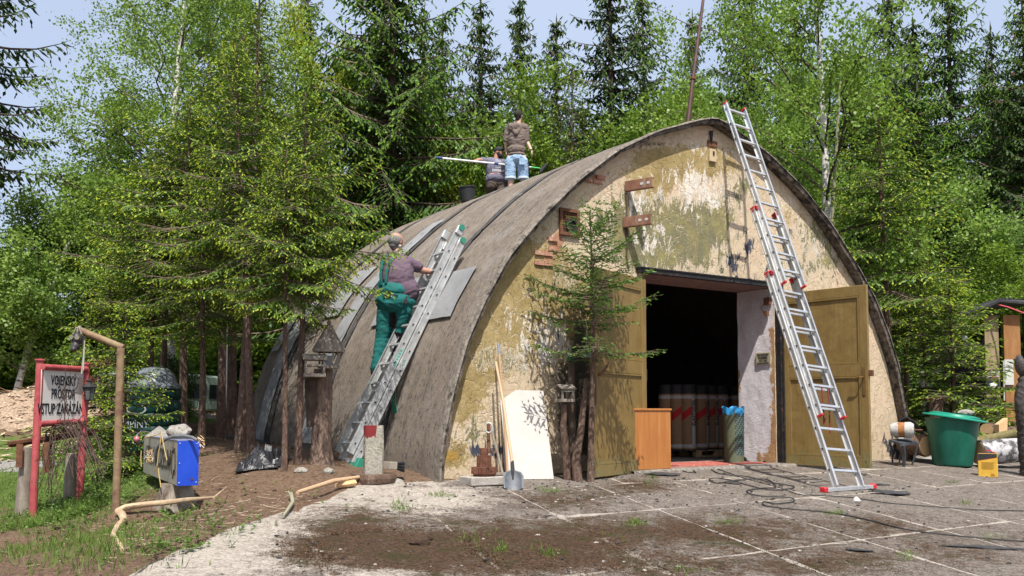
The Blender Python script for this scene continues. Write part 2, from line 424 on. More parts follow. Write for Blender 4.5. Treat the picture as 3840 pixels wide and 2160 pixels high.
# ================================================================== HANGAR
def wall_mat():
    s = NT('peeling camouflage plaster')
    A = lambda n: s.attr(n).outputs['Fac']
    cr = s.mapping((1,1,1)); wv = nd(s.t, 'ShaderNodeVectorMath', operation='ADD'); ns = nd(s.t, 'ShaderNodeTexNoise'); ns.inputs['Scale'].default_value = 2.5; ns.inputs['Detail'].default_value = 5
    s.link(s.tc, ns.inputs[0]); sc1 = nd(s.t, 'ShaderNodeVectorMath', operation='SCALE'); sc1.inputs['Scale'].default_value = .8; s.link(ns.outputs[1], sc1.inputs[0]); s.link(s.tc, wv.inputs[0]); s.link(sc1.outputs[0], wv.inputs[1])
    crack = s.vor(3.6, 'DISTANCE_TO_EDGE', vec=wv.outputs[0]); crack2 = s.vor(9, 'DISTANCE_TO_EDGE', vec=wv.outputs[0])
    big = s.noise(2.2, 8, .72, dist=.6); fine = s.noise(15, 9, .8, dist=.6); grit = s.noise(90, 5, .8)
    vert = s.noise(8, 9, .78, s.mapping((1,1,.42)), .5)
    n = s.math('ADD', s.math('MULTIPLY', big, .45), s.math('MULTIPLY', fine, .55))
    def mask(att, amp, w=.035, src=None):
        v = s.math('ADD', A(att), s.math('MULTIPLY', s.math('SUBTRACT', src or n, .5), amp))
        return s.step(v, .5-w, .5+w)
    base = s.mix(s.step(grit, .3, .7), (.45,.35,.225), (.62,.51,.37))
    base = s.mix(s.step(s.noise(1.3, 5, .7), .45, .62), base, (.58,.44,.31))
    ochre = s.mix(s.step(s.noise(3.5, 6, .7), .35, .65), (.265,.195,.08), (.40,.31,.15))
    c = s.mix(mask('ochre', 3.0), base, ochre)
    olive = s.mix(s.step(s.noise(4, 5, .7), .4, .66), (.175,.168,.10), (.27,.235,.095))
    ol = mask('olive', 3.2, .03, vert); c = s.mix(ol, c, olive)
    # pale torn edges round the flakes: where the mask value is near its limit
    v = s.math('ADD', A('olive'), s.math('MULTIPLY', s.math('SUBTRACT', vert, .5), 3.2))
    rim = s.math('MULTIPLY', s.step(v, .30, .44), s.math('SUBTRACT', 1, s.step(v, .46, .5)))
    c = s.mix(s.math('MULTIPLY', rim, s.step(A('olive'), .1, .3)), c, (.62,.54,.42))
    c = s.mix(mask('white', 3.6, .03, vert), c, s.mix(s.step(fine, .4, .6), (.64,.58,.49), (.72,.67,.60)))
    c = s.mix(mask('navy', 3.8, .02, vert), c, (.055,.062,.085))
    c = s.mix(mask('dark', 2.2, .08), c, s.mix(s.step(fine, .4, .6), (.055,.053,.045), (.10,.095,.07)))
    c = s.mix(mask('brick', 2.6, .05), c, s.mix(s.step(fine, .4, .6), (.34,.13,.07), (.42,.26,.17)))
    c = s.mix(mask('rusty', 2.0, .15), c, (.36,.22,.05))
    # crack net: pale lips, dark core
    lip = s.math('MULTIPLY', s.math('SUBTRACT', 1, s.step(crack, .006, .020)), s.step(s.math('ADD', A('crk'), s.math('MULTIPLY', s.math('SUBTRACT', fine, .5), 2.2)), .35, .6))
    c = s.mix(lip, c, (.70,.60,.46))
    core = s.math('MULTIPLY', s.math('SUBTRACT', 1, s.step(s.math('MINIMUM', crack, crack2), .0, .0065)), .75)
    c = s.mix(core, c, (.16,.11,.07))
    c = s.mix(s.math('MULTIPLY', s.step(s.noise(1.6, 7, .75, s.mapping((1.6,1.6,.5))), .54, .75), .35), c, (.25,.18,.11))
    h = s.math('ADD', s.math('MULTIPLY', s.step(s.math('MINIMUM', crack, crack2), 0, .03), .6), s.math('MULTIPLY', grit, .5))
    h = s.math('ADD', h, s.math('MULTIPLY', ol, .3)); h = s.math('ADD', h, s.math('MULTIPLY', fine, .8))
    return s.bsdf(c, .92, 0, h, .75, .02, .15)
def wattr(v):
    px, py = proj(v.x, v.y, v.z); B = lambda L: blobs(px, py, L)
    ochre = B([(1900,1150,260,260,.9), (1780,1300,130,200,.5), (1720,1430,90,230,.75), (2000,1080,150,160,.8), (2530,600,200,80,.75), (2330,660,120,50,.3), (2440,700,90,80,.5), (3000,800,160,90,.45), (3150,1000,110,140,.4), (1700,1720,70,50,.8), (3330,1400,60,200,.35), (2700,620,120,120,.35), (2250,1250,200,200,.5), (2480,760,100,100,.25)])
    olive = B([(2520,880,220,140,.95), (2340,800,80,110,.55), (2660,800,90,150,.4), (1760,1620,90,60,.62), (1900,1350,190,70,.5), (3060,870,80,70,.7), (2980,1010,150,50,.5), (2130,1050,100,90,.4), (2420,930,140,80,.45), (2790,700,50,70,.6), (3130,960,60,70,.4)])
    white = B([(2570,680,120,60,.42), (2640,740,90,80,.52), (2440,900,70,90,.42), (2380,740,60,100,.45), (2060,1250,130,90,.52), (2660,560,110,60,.35), (1900,1180,60,60,.35), (3060,930,40,60,.4), (2980,780,120,80,.25), (2200,930,100,50,.35), (2000,1330,150,60,.42)])
    navy = B([(2808,930,30,50,.56), (2748,985,34,45,.58), (2890,965,50,60,.34), (1760,1690,90,25,.66), (1880,1690,60,40,.5), (3350,1680,60,60,.62), (2770,1060,60,18,.6), (1950,1750,120,30,.45)])
    dark = B([(2140,1500,90,240,.62), (2190,1280,50,120,.55), (2240,800,12,120,.5), (2220,1650,60,120,.6), (1900,1740,200,12,.3), (2400,540,260,14,.55), (2010,1400,60,50,.25), (2720,495,40,14,.6), (3100,1250,10,10,0)])  # includes the small spruce's shade painted on the wall, beside real blackish patches
    brick = B([(2215,665,45,22,.9), (2090,900,26,40,.9), (2060,960,55,40,.62), (2150,760,16,18,.4), (3045,795,22,14,.9), (2120,860,14,30,.5)])
    rusty = B([(1690,1710,45,30,.8), (2060,1010,60,18,.3), (1650,1650,30,60,.4)])
    crk = B([(1980,1230,200,180,.9), (1850,1550,160,120,.5), (2500,900,240,200,.6), (3050,850,120,200,.5)])
    return ochre, olive, white, navy, dark, brick, rusty, crk
M_WALL = wall_mat()
M_INSIDE = mat('dark inner concrete', (.045,.04,.037), (.075,.068,.062), 4, .95, bump=.4, bscale=30)  # one dark grey tone for lining and rear wall
def shell_mat():
    s = NT('weathered shell concrete')
    uv = nd(s.t, 'ShaderNodeUVMap').outputs[0]
    st = s.noise(3, 8, .75, s.mapping((1.6,.55,1), uv)); st2 = s.noise(9, 7, .8, s.mapping((2.2,.9,1), uv)); gr = s.noise(70, 5, .85); pb = s.noise(28, 6, .8)
    c = s.mix(s.step(gr, .32, .68), (.115,.093,.074), (.31,.262,.212))
    c = s.mix(s.step(st, .46, .70), c, s.mix(s.step(gr, .4, .7), (.10,.085,.072), (.20,.165,.14)))
    c = s.mix(s.math('MULTIPLY', s.step(st2, .53, .60), .85), c, (.055,.049,.045))
    c = s.mix(s.math('MULTIPLY', s.step(s.noise(1.7, 7, .8, s.mapping((1.4,.45,1), uv)), .56, .64), .6), c, (.085,.075,.068))
    c = s.mix(s.math('MULTIPLY', s.step(pb, .58, .64), .55), c, (.40,.35,.295))
    c = s.mix(s.math('MULTIPLY', s.step(s.noise(1.2, 6, .7), .5, .7), .35), c, (.40,.37,.345))
    h = s.math('ADD', gr, s.math('MULTIPLY', pb, .8)); h = s.math('ADD', h, st2)
    return s.bsdf(c, .95, 0, h, .8, .02, .12)
M_SHELL = shell_mat()
hangar = thing('hangar', H(0,0,0), 'arched concrete hangar with peeling camouflage plaster front and open ochre double doors', 'hangar')
def prof(off=0.0, n=64, both=True):
    # smooth profile by arc length
    pts = np.stack([PU, PH], 1)
    k = 14; fine = []
    tt = np.linspace(0, len(PU)-1, (len(PU)-1)*k+1)
    U = np.interp(tt, range(len(PU)), PU); Z = np.interp(tt, range(len(PU)), PH)
    ker = np.ones(6)/6
    Up = np.concatenate([-U[1:k+1][::-1], U, np.full(k, U[-1])]); Zp = np.concatenate([Z[1:k+1][::-1], Z, Z[-1]-np.arange(1,k+1)*(Z[-2]-Z[-1])])
    U2 = np.convolve(Up, ker, 'same')[k:-k]; Z2 = np.convolve(Zp, ker, 'same')[k:-k]
    U2[0] = 0; Z2[-1] = PH[-1]
    dd = np.concatenate([[0], np.cumsum(np.hypot(np.diff(U2), np.diff(Z2)))])
    a = np.linspace(0, dd[-1], n); u = np.interp(a, dd, U2); z = np.interp(a, dd, Z2)
    tu, tz = np.gradient(u), np.gradient(z); l = np.hypot(tu, tz); nu, nz = -tz/l, tu/l
    nu[0], nz[0] = 0, 1
    u = u + off*nu; z = z + off*nz; u[0] = 0
    return u, z, a
def arch(off=0.0, n=64):
    u, z, a = prof(off, n)
    return np.concatenate([-u[::-1], u[1:]]) + TC, np.concatenate([z[::-1], z[1:]]), np.concatenate([-a[::-1], a[1:]])
def shellpt(u01, s, off):                       # fraction along the arch 0 left base..1 right base
    t_, z_, a_ = arch(off, 90); k = u01*(len(t_)-1); i = int(k); i = min(i, len(t_)-2); f = k-i
    return H(t_[i]*(1-f)+t_[i+1]*f, -s, z_[i]*(1-f)+z_[i+1]*f)
AT, AZ, AA = arch(.065, 90); IT, IZ, IA = arch(.0, 90)
# outer shell
ss = [-.18] + [-.18 + .13*i for i in range(1, 60)]; ss = [s for s in ss if s < VL] + [VL]
g = MB(); P = []
for s_ in ss:
    row = []
    for i in range(len(AT)):
        dz = .012*fbm(AA[i]*1.5, s_*1.5, 1.0); lip = 0
        if s_ < -.1: dz += .035*fbm(AA[i]*4, 7, 1.3)
        q = H(AT[i], -s_, AZ[i]); row.append(q + UP*dz)
    P.append(row)
g.grid(P)
nv = len(g.v)
rim0 = [H(AT[i], .18+.03*fbm(AA[i], 0, 3.1), AZ[i]) for i in range(len(AT))]; rim1 = [H(IT[i]+.02*fbm(AA[i],3,5), .165, IZ[i]+.03*fbm(AA[i],9,6)) for i in range(len(AT))]
rim2 = [H(IT[i], .012, IZ[i]) for i in range(len(AT))]
g2 = MB(); g2.grid([P[0], rim1, rim2])
shell = g.build('vault_shell', M_SHELL, hangar, smooth=True, recalc=False)
me = shell.data; uvl = me.uv_layers.new(name='UVMap'); NA = len(AT)
uvs = np.array([[ss[v//NA], AA[v % NA]] for v in range(nv)], dtype=np.float32)
li = np.zeros(len(me.loops), dtype=np.int32); me.loops.foreach_get('vertex_index', li); uvl.data.foreach_set('uv', uvs[li].ravel())
M_RIM = mat('crumbling shell edge', (.055,.045,.038), (.20,.17,.14), 13, .95, bump=1.0, bscale=35, c3=(.03,.026,.023), s3=6, t3=(.5,.58))
g2.build('shell_edge', M_RIM, hangar, smooth=False)
# raised lip strip on top, just behind the edge, with its crack line
g = MB(); P = []; AT2, AZ2, _ = arch(.078, 90)
for s_ in (-.19, -.05):
    P.append([H(AT2[i], -s_ + .02*fbm(AA[i], s_, 3), AZ2[i] + .012*fbm(AA[i], s_*9, 6)) for i in range(NA)])
AT1, AZ1, _ = arch(.055, 90)
P = [[H(AT1[i], .2, AZ1[i]) for i in range(NA)]] + P + [[H(AT1[i], .045, AZ1[i]) for i in range(NA)]]
g.grid(P); g.build('edge_kerb', mat('weathered lip concrete', (.11,.092,.075), (.27,.235,.195), 13, .95, bump=1.0, bscale=35, c3=(.035,.03,.027), s3=6), hangar, smooth=False)
# inner lining and floor
g = MB(); JT, JZ, _ = arch(-.06, 40)
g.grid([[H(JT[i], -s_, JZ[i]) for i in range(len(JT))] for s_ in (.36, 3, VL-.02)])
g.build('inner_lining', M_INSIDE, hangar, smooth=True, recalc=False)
g = MB(); ub, zb, _ = prof(0, 40)
for (s_, nm, mm) in ((VL-.05, 'rear_wall', M_INSIDE),):
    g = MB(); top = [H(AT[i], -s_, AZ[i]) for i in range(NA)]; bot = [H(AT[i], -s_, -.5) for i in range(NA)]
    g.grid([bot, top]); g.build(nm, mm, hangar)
M_FLOOR = mat('worn concrete floor', (.16,.15,.14), (.26,.245,.225), 5, .85, bump=.3)
g = MB(); g.box((TC, 4.0, -.14), (9.5, 6.9, .1), FR); g.build('floor', M_FLOOR, hangar)
M_REDF = mat('worn red floor paint', (.30,.075,.06), (.36,.11,.085), 6, .75, bump=.2, c3=(.42,.33,.27), s3=7)
g = MB(); g.box((4.72, .42, -.078), (2.55, .9, .05), FR); g.build('painted_threshold', M_REDF, hangar)
g = MB(); P = []
for i in range(60):
    t = 2.9 + 3.6*i/59; e = .02*fbm(t, 1, 3.5); b = .30 + .03*fbm(t, 5, 1.5)
    P.append([H(t, -.05, -.062), H(t, b, -.066+e*.3), H(t, b+.02, -.085+e), H(t, b+.04, -.16)])
g.grid(P); ob = g.build('sill_kerb', mat('dirty kerb concrete', (.13,.115,.10), (.27,.24,.21), 14, .95, bump=.8, bscale=50, c3=(.05,.042,.036), s3=9), hangar)
# front wall as fine grid round the opening
DT0, DT1, DZ = 3.385, 6.215, 2.765
def topz(t): return float(np.interp(abs(t-TC), *(lambda a: (a[0], a[1]))(prof(.0, 120)[:2])))
_u, _z, _ = prof(.0, 160)
def topz(t):
    k = abs(t-TC)
    return float(np.interp(k, _u, _z)) if k < _u[-1] else -.3
cols = list(np.linspace(.0, DT0, 60)) + list(np.linspace(DT0, DT1, 50))[1:] + list(np.linspace(DT1, 9.58, 60))[1:]
g = MB()
for ci in range(len(cols)-1):
    a, b = cols[ci], cols[ci+1]
    z0 = DZ if a >= DT0-1e-6 and b <= DT1+1e-6 else -.35
    za, zb_ = max(topz(a), z0+.02), max(topz(b), z0+.02); nr = max(2, int((max(za, zb_)-z0)/.075)+1)
    nr = 48 if z0 == DZ else 80
    o = len(g.v)
    for r_ in range(nr+1):
        for t, zt in ((a, za), (b, zb_)):
            z = z0 + (zt-z0)*r_/nr
            dp = .006*fbm(t*1.3, z*1.3, 1) + .004*fbm(t, z, 6)
            g.v.append(H(t, dp, z))
    for r_ in range(nr): g.f.append([o+2*r_, o+2*r_+1, o+2*r_+3, o+2*r_+2]); g.mi.append(0)
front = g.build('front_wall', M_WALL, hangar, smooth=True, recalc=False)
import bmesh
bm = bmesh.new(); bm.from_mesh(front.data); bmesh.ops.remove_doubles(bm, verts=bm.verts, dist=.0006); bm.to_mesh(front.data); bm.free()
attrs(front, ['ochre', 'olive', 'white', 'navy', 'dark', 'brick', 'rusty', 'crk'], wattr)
# jambs, soffit
def jamb_mat():
    s = NT('whitewashed jamb'); A = s.attr('off').outputs['Fac']
    n = s.noise(7, 8, .75); sm = s.noise(25, 6, .8, s.mapping((1,1,2.5)))
    c = s.mix(s.step(n, .35, .65), (.58,.53,.55), (.70,.66,.67))
    m = s.math('ADD', A, s.math('MULTIPLY', s.math('SUBTRACT', n, .5), 1.8))
    c = s.mix(s.step(m, .46, .52), c, s.mix(s.step(sm, .4, .6), (.30,.15,.06), (.46,.29,.15)))
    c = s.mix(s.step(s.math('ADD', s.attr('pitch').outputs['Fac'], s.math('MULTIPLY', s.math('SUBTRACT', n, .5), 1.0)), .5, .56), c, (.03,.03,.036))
    return s.bsdf(c, .9, 0, s.math('ADD', sm, s.math('MULTIPLY', n, 1.5)), .8, .03, .2)
M_JAMB = jamb_mat()
JD = .78
for (t, sgn) in ((DT1+.001, 1), (DT0-.001, -1)):
    g = MB(); P = []
    for i in range(60):
        z = -.12 + (DZ+.12)*i/59; row = []
        for j in range(16):
            d_ = .0 + JD*j/15; row.append(H(t + .012*fbm(z, d_*3, 2.2)*sgn, -d_, z))
        P.append(row)
    g.grid(P); ob = g.build('door_jamb', M_JAMB, hangar, smooth=True)
    def ja(v, sgn=sgn):
        tt, p = tp(v.x, v.y); z = v.z; dd = -p
        off = .9*math.exp(-(dd/.13)**2)*(1 if z < 2.1 else .4) + 1.0*math.exp(-((z+.1)/.32)**2)*math.exp(-((dd-.12)/.38)**2) + .75*math.exp(-((dd-JD)/.07)**2)*math.exp(-((z-1.3)/.5)**2)
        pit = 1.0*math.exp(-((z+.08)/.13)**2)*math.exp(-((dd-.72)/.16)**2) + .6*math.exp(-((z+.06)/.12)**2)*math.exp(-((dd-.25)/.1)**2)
        return off*.8, pit
    attrs(ob, ['off', 'pitch'], ja)
M_PURP = mat('pinkish lintel paint', (.17,.105,.095), (.26,.17,.155), 9, .8, bump=.3)
g = MB(); g.box(((DT0+DT1)/2, JD/2+.01, DZ+.03), (DT1-DT0+.3, JD, .05), FR); g.build('lintel_soffit', M_PURP, hangar)
M_STEELB = mat('black painted steel', (.012,.012,.013), (.03,.028,.027), 12, .5, .1, .2, c3=(.10,.05,.03), s3=14)
g = MB(); g.box(((DT0+DT1)/2+.02, -.035, DZ+.035), (DT1-DT0+.26, .085, .075), FR); g.box(((DT0+DT1)/2+.02, -.08, DZ+.07), (DT1-DT0+.28, .03, .018), FR)
g.build('door_lintel', M_STEELB, hangar)
for t in (DT1+.07,):
    g = MB(); g.box((t, -.05, 1.33), (.10, .11, 2.86), FR); g.box((t+(.0), -.115, 1.33), (.035, .03, 2.84), FR); g.build('door_frame_post', M_STEELB, hangar)
# ---- the two leaves
def door_mat():
    s = NT('flaking ochre door paint'); A = s.attr('wear').outputs['Fac']
    n = s.noise(5, 6, .7, s.mapping((1,1,.6))); f = s.noise(22, 8, .8, s.mapping((1,1,.7))); b = s.noise(120, 3)
    c = s.mix(s.step(n, .3, .7), (.165,.108,.033), (.23,.155,.054))
    c = s.mix(s.math('MULTIPLY', s.step(s.noise(34, 5, .75, s.mapping((1,1,.06))), .48, .68), .5), c, (.12,.075,.025))
    c = s.mix(s.math('MULTIPLY', s.step(s.noise(2.2, 8, .8), .54, .70), .5), c, (.13,.105,.045))
    m = s.math('ADD', A, s.math('MULTIPLY', s.math('SUBTRACT', f, .5), 2.6))
    c = s.mix(s.step(m, .55, .60), c, (.16,.15,.065)); c = s.mix(s.step(m, .78, .84), c, s.mix(s.step(f, .5, .6), (.12,.05,.03), (.06,.04,.03)))
    c = s.mix(s.step(s.noise(55, 2), .76, .80), c, (.38,.30,.18))
    return s.bsdf(c, s.step(n, -.6, 1.6), 0, s.math('ADD', s.math('MULTIPLY', f, .8), s.math('MULTIPLY', n, 1.5)), .35, .01, .4)
M_DOOR = door_mat()
def leaf(hinge, free, z0, z1, flip, extra):
    """local x from hinge to free edge, z up, outward (seen) face towards the camera"""
    hv, fv = Vector((hinge.x, hinge.y, 0)), Vector((free.x, free.y, 0)); L = (fv-hv).length
    M = frame(Vector((hv.x, hv.y, z0)), fv-hv, UP)
    # seen side sign in local y
    mid = (hv+fv)/2; s_ = 1 if (M.to_3x3() @ Vector((0,1,0))).dot(Vector((0,0,0))-mid) > 0 else -1
    Hh = z1-z0
    lf = MB(); fr = .13; rz = [0, .16, Hh*.50, Hh*.50+.19, Hh-.16, Hh]
    lf.box((fr/2, 0, Hh/2), (fr, .05, Hh), M); lf.box((L-fr/2, 0, Hh/2), (fr, .05, Hh), M)
    for a, b in ((rz[0], rz[1]), (rz[2], rz[3]), (rz[4], rz[5])): lf.box((L/2, 0, (a+b)/2), (L-2*fr, .046, b-a), M)
    ob = lf.build('door_leaf', M_DOOR, hangar, bevel=.006)
    def wear(v):
        l = M.inverted() @ (v); z = l.z; x = l.x
        w = .55*math.exp(-(z/.16)**2) + .32*math.exp(-((z-rz[2])/.06)**2) + .4*math.exp(-((z-rz[1]-.05)/.10)**2) + .18*math.exp(-((z-rz[2]-.35)/.2)**2)*math.exp(-((x-L+.3)/.2)**2) + .14*math.exp(-((x-L)/.08)**2)
        return (w, 0)
    for a, b in ((rz[1], rz[2]), (rz[3], rz[4])):
        p = MB(); nx, nz = 26, 30; y = s_*.004
        P = [[M @ Vector((fr + (L-2*fr)*i/nx, y + .003*fbm(i*.1, j*.1+a, 2), a+(b-a)*j/nz)) for i in range(nx+1)] for j in range(nz+1)]
        p.grid(P); p.grid([[M @ Vector((fr + (L-2*fr)*i/nx, -y*2, a+(b-a)*j/2)) for i in range(nx+1)] for j in range(3)])
        # bevelled beads round the panel
        for (c, d_) in (((L/2, s_*.014, a+.012), (L-2*fr, .02, .024)), ((L/2, s_*.014, b-.012), (L-2*fr, .02, .024)), ((fr+.012, s_*.013, (a+b)/2), (.024, .02, b-a-.05)), ((L-fr-.012, s_*.013, (a+b)/2), (.024, .02, b-a-.05))): p.box(c, d_, M)
        pb = p.build('door_panel', M_DOOR, ob, smooth=False); attrs(pb, ['wear', 'w2'], wear)
    me = ob.data
    bm = bmesh.new(); bm.from_mesh(me); bmesh.ops.subdivide_edges(bm, edges=[e for e in bm.edges if e.calc_length() > .3], cuts=12, use_grid_fill=True); bm.to_mesh(me); bm.free()
    attrs(ob, ['wear', 'w2'], wear)
    return ob, M, L, Hh, s_
lo, M1, L1, H1, s1 = leaf(H(DT1+.10, .07, 0), at(3262, 1500, 13.75), -.09, 2.665, 1, 0)
hm = mat('worn brass handle', (.23,.14,.05), (.16,.09,.035), 12, .5, .5)
g = MB(); g.box((L1-.07, s1*.032, 1.30), (.045, .008, .42), M1); g.tube([M1 @ Vector(q) for q in ((L1-.07, s1*.03, 1.36), (L1-.07, s1*.09, 1.36), (L1-.10, s1*.10, 1.36), (L1-.21, s1*.095, 1.34))], .011, 8)
g.build('handle', hm, lo)
g = MB(); g.box((L1+.03, 0, 1.42), (.06, .05, .09), M1); g.build('lock_catch', M_RUST, lo)
lo2, M2, L2, H2, s2 = leaf(H(DT0-.02, .07, 0), at(2219, 1500, 11.95), -.10, 2.66, 1, 0)
g = MB(); g.tube([M2 @ Vector(q) for q in ((L2-.07, s2*.03, 1.33), (L2-.07, s2*.10, 1.34), (L2-.17, s2*.12, 1.42), (L2-.25, s2*.11, 1.50))], [.02,.018,.014,.010], 8)
g.build('handle', M_RUST, lo2)
g = MB(); g.tube([M2 @ Vector(q) for q in ((L2-.05, s2*.045, .95), (L2-.05, s2*.05, 1.6))], .014, 6); g.box((L2-.05, s2*.035, 1.45), (.05, .02, .3), M2); g.build('bolt_bar', M_DOOR, lo2)
for M_, L_, Hh_, lf_ in ((M1, L1, H1, lo), (M2, L2, H2, lo2)):
    for z in (.35, Hh_/2, Hh_-.35):
        g = MB(); g.tube([M_ @ Vector((-.02, 0, z-.08)), M_ @ Vector((-.02, 0, z+.08))], .022, 8); g.build('hinge', M_STEELB, lf_)
# ---- facade fittings
def fbox(px0, px1, py0, py1, p):         # local facade rectangle from photo corners
    t0, z1 = fact(px0, py0); t1, z0 = fact(px1, py1); return t0, t1, z0, z1
# vent grille
t0, t1, z0, z1 = 0,0,0,0
t0 = fact(2094, 830)[0]; t1 = fact(2168, 830)[0]; z1 = fact(2130, 785)[1]; z0 = fact(2130, 885)[1]
g = MB(); w = .045
for c, d_ in (((t0+w/2, (z0+z1)/2), (w, z1-z0)), ((t1-w/2, (z0+z1)/2), (w, z1-z0)), (((t0+t1)/2, z1-w/2), (t1-t0-2*w, w)), (((t0+t1)/2, z0+w/2), (t1-t0-2*w, w))):
    g.box((c[0], -.03, c[1]), (d_[0], .03, d_[1]), FR)
vg = g.build('vent_grille', M_RUST, hangar)
g = MB(); g.box(((t0+t1)/2, -.008, (z0+z1)/2), (t1-t0-.02, .01, z1-z0-.02), FR); g.build('opening', M_HOLE, vg)
g = MB(); n_ = 11
for i in range(1, n_):
    g.box((t0+(t1-t0)*i/n_, -.022, (z0+z1)/2), (.008, .006, z1-z0-.05), FR); g.box(((t0+t1)/2, -.026, z0+(z1-z0)*i/n_), (t1-t0-.05, .006, .008), FR)
g.build('mesh', M_RUST, vg)
g = MB(); g.lathe([(.0,0),(.10,0),(.10,.02),(.075,.02),(.075,.0)], 20, frame(H(t0+(t1-t0)*.6, .03, z0+(z1-z0)*.38), DV, UP) @ Matrix.Rotation(R(90), 4, 'X')); g.build('vent_ring', M_BLACK, vg)
# U-profile brackets
for (px, py) in ((2340, 700), (2333, 835)):
    tt, zz = fact(px, py); g = MB()
    M = frame(H(tt, .02, zz), (DV*.35+NV*.94), UP); Lb = .44
    g.box((Lb/2, 0, 0), (Lb, .012, .13), M); g.box((Lb/2, .03, .068), (Lb, .07, .012), M); g.box((Lb/2, .03, -.068), (Lb, .07, .012), M)
    ob = g.build('steel_bracket', M_RUST2, hangar, bevel=.003)
    for k in (.62, .86):
        for sg in (-1, 1):
            g = MB(); g.lathe([(.020,-.003),(.020,.003)], 12, M @ Matrix.Translation((Lb*k, sg*.0075, 0)) @ Matrix.Rotation(R(90), 4, 'X') @ Matrix.Scale(1.35, 4, (1,0,0))); g.build('slot', M_WHITEP, ob)
# conduit remains / wide crack below the brackets
g = MB(); pts = [(2347,725),(2352,790),(2346,850),(2354,900),(2350,960),(2358,1010)]
g.tube([fac(px, py, .012) for px, py in pts], [.022,.018,.024,.02,.016,.01], 6, jit=.5); g.build('broken_channel', M_BARKD, hangar)
# thin box with rusty plate standing in for a wall niche
tt, zz = fact(2668, 585); g = MB(); g.box((tt, -.022, zz), (.15, .044, .20), FR, taper=(.9,1)); ab = g.build('niche_box', mat('faded ochre box', (.40,.30,.17), (.50,.39,.25), 9), hangar, bevel=.008)
g = MB(); g.box((tt, -.047, zz+.03), (.03, .02, .06), FR); g.build('niche_slot', M_BLACK, ab)
g = MB(); g.box((tt+.01, -.012, zz+.19), (.2, .024, .09), FR); g.build('bracket_plate', M_RUST, ab)
# ridge end tar drip
g = MB(); g.tube([fac(2667, 492, .03), fac(2668, 515, .03), fac(2667, 540, .02)], [.035,.024,.015], 6, jit=.5); g.build('tar_drip', M_BLACK, hangar)
# exposed bricks
MBRK = mat('broken red brick', (.30,.13,.08), (.46,.26,.18), 9, .95, bump=.8, bscale=50, c3=(.5,.38,.28), s3=12)
bspots = []
for (cx, cy, nx, nz) in ((2235, 664, 2, 2), (2088, 900, 1, 4), (2055, 962, 2, 3)):
    tt, zz = fact(cx, cy)
    for i in range(nx):
        for j in range(nz):
            if random.random() < .25: continue
            bspots.append((tt + (i-nx/2)*.155 + (j % 2)*.075, zz + (j-nz/2)*.068))
for (tt, zz) in bspots:
    if zz > topz(tt)-.06: continue
    g = MB(); g.box((tt, -.008-random.random()*.012, zz), (.14+random.random()*.01, .025, .055), FR @ Matrix.Rotation(0, 4, 'Y')); g.build('brick', MBRK, hangar)
# roofing felt strips over the shell joints
def strip(s0, s1, u0, u1, off, mt, name='felt_strip', wob=.02, n=40, parent=hangar, skew=0):
    T, Z, A = arch(off, 90); g = MB(); P = []
    i0, i1 = u0*(NA-1), u1*(NA-1)
    for i in range(n+1):
        k = i0+(i1-i0)*i/n; a = int(min(k, NA-2)); f = k-a
        t = T[a]*(1-f)+T[a+1]*f; z = Z[a]*(1-f)+Z[a+1]*f; e0 = wob*fbm(k*.3, s0, 1.1); e1 = wob*fbm(k*.3, s1+5, 1.1)
        row = []
        for j in range(5):
            s_ = s0+e0 + (s1+e1-s0-e0)*j/4 + skew*i/n
            row.append(H(t, -s_, z) + UP*(.008*fbm(k*.4, s_*3, 1)))
        P.append(row)
    g.grid(P); return g
M_FELTD = mat('tarred dark felt', (.035,.034,.034), (.085,.08,.078), 5, .8, bump=.6, bscale=30, stretch=(1,1,.5), c3=(.17,.165,.16), s3=6)
def uz(z):                                   # fraction along the arch of the left flank at height z
    h = NA//2+1; return float(np.interp(z, AZ[:h], np.arange(h)))/(NA-1)
for s_ in (1.5, 3.78, 6.1):
    g = strip(s_-.08, s_+.10,   .0, .72, .082, None, wob=.03); g.build('felt_strip', M_FELTD, hangar)
    g = MB(); T, Z, A = arch(.09, 90)
    for i0 in range(3, 50, 7):
        pts = [H(T[i], -(s_-.07+.02*random.random()), Z[i]+.01) for i in range(i0, i0+4)]
        g = MB(); g.tube(pts, [.01,.03,.026,.008], 5, jit=.8); g.build('felt_edge', M_FELTD, hangar)
SH = [(.50, 1.46, 2.0, 2.70, .0, 'grey felt sheet on the shell right of the near ladder'),
      (1.75, 3.02, 2.06, 2.75, .0, 'grey felt sheet on the shell left of the man on the ladder'),
      (3.98, 4.45, .25, 4.1, -.1, 'long grey felt strip running up the shell behind the bird feeders'),
      (4.75, 5.5, 2.4, 3.3, .0, 'short wide grey felt strip high on the shell, left of the long one'),
      (6.25, 6.75, .2, 3.0, .0, 'long grey felt strip nearest the rear end of the shell'),
      (6.95, 7.35, 1.9, 2.7, .0, 'small grey felt piece at the far rear edge of the shell')]
for (a, b, z0, z1, sk, lb) in SH:
    g = strip(a, b, uz(z0), uz(z1), .098, None, wob=.01, n=16, skew=sk)
    o = single(g, 'felt_sheet', M_FELTG, lb, 'roofing felt', H(0, -a, z0), 'grey felt sheets on the shell', smooth=False); md = o.modifiers.new('t', 'SOLIDIFY'); md.thickness = .003
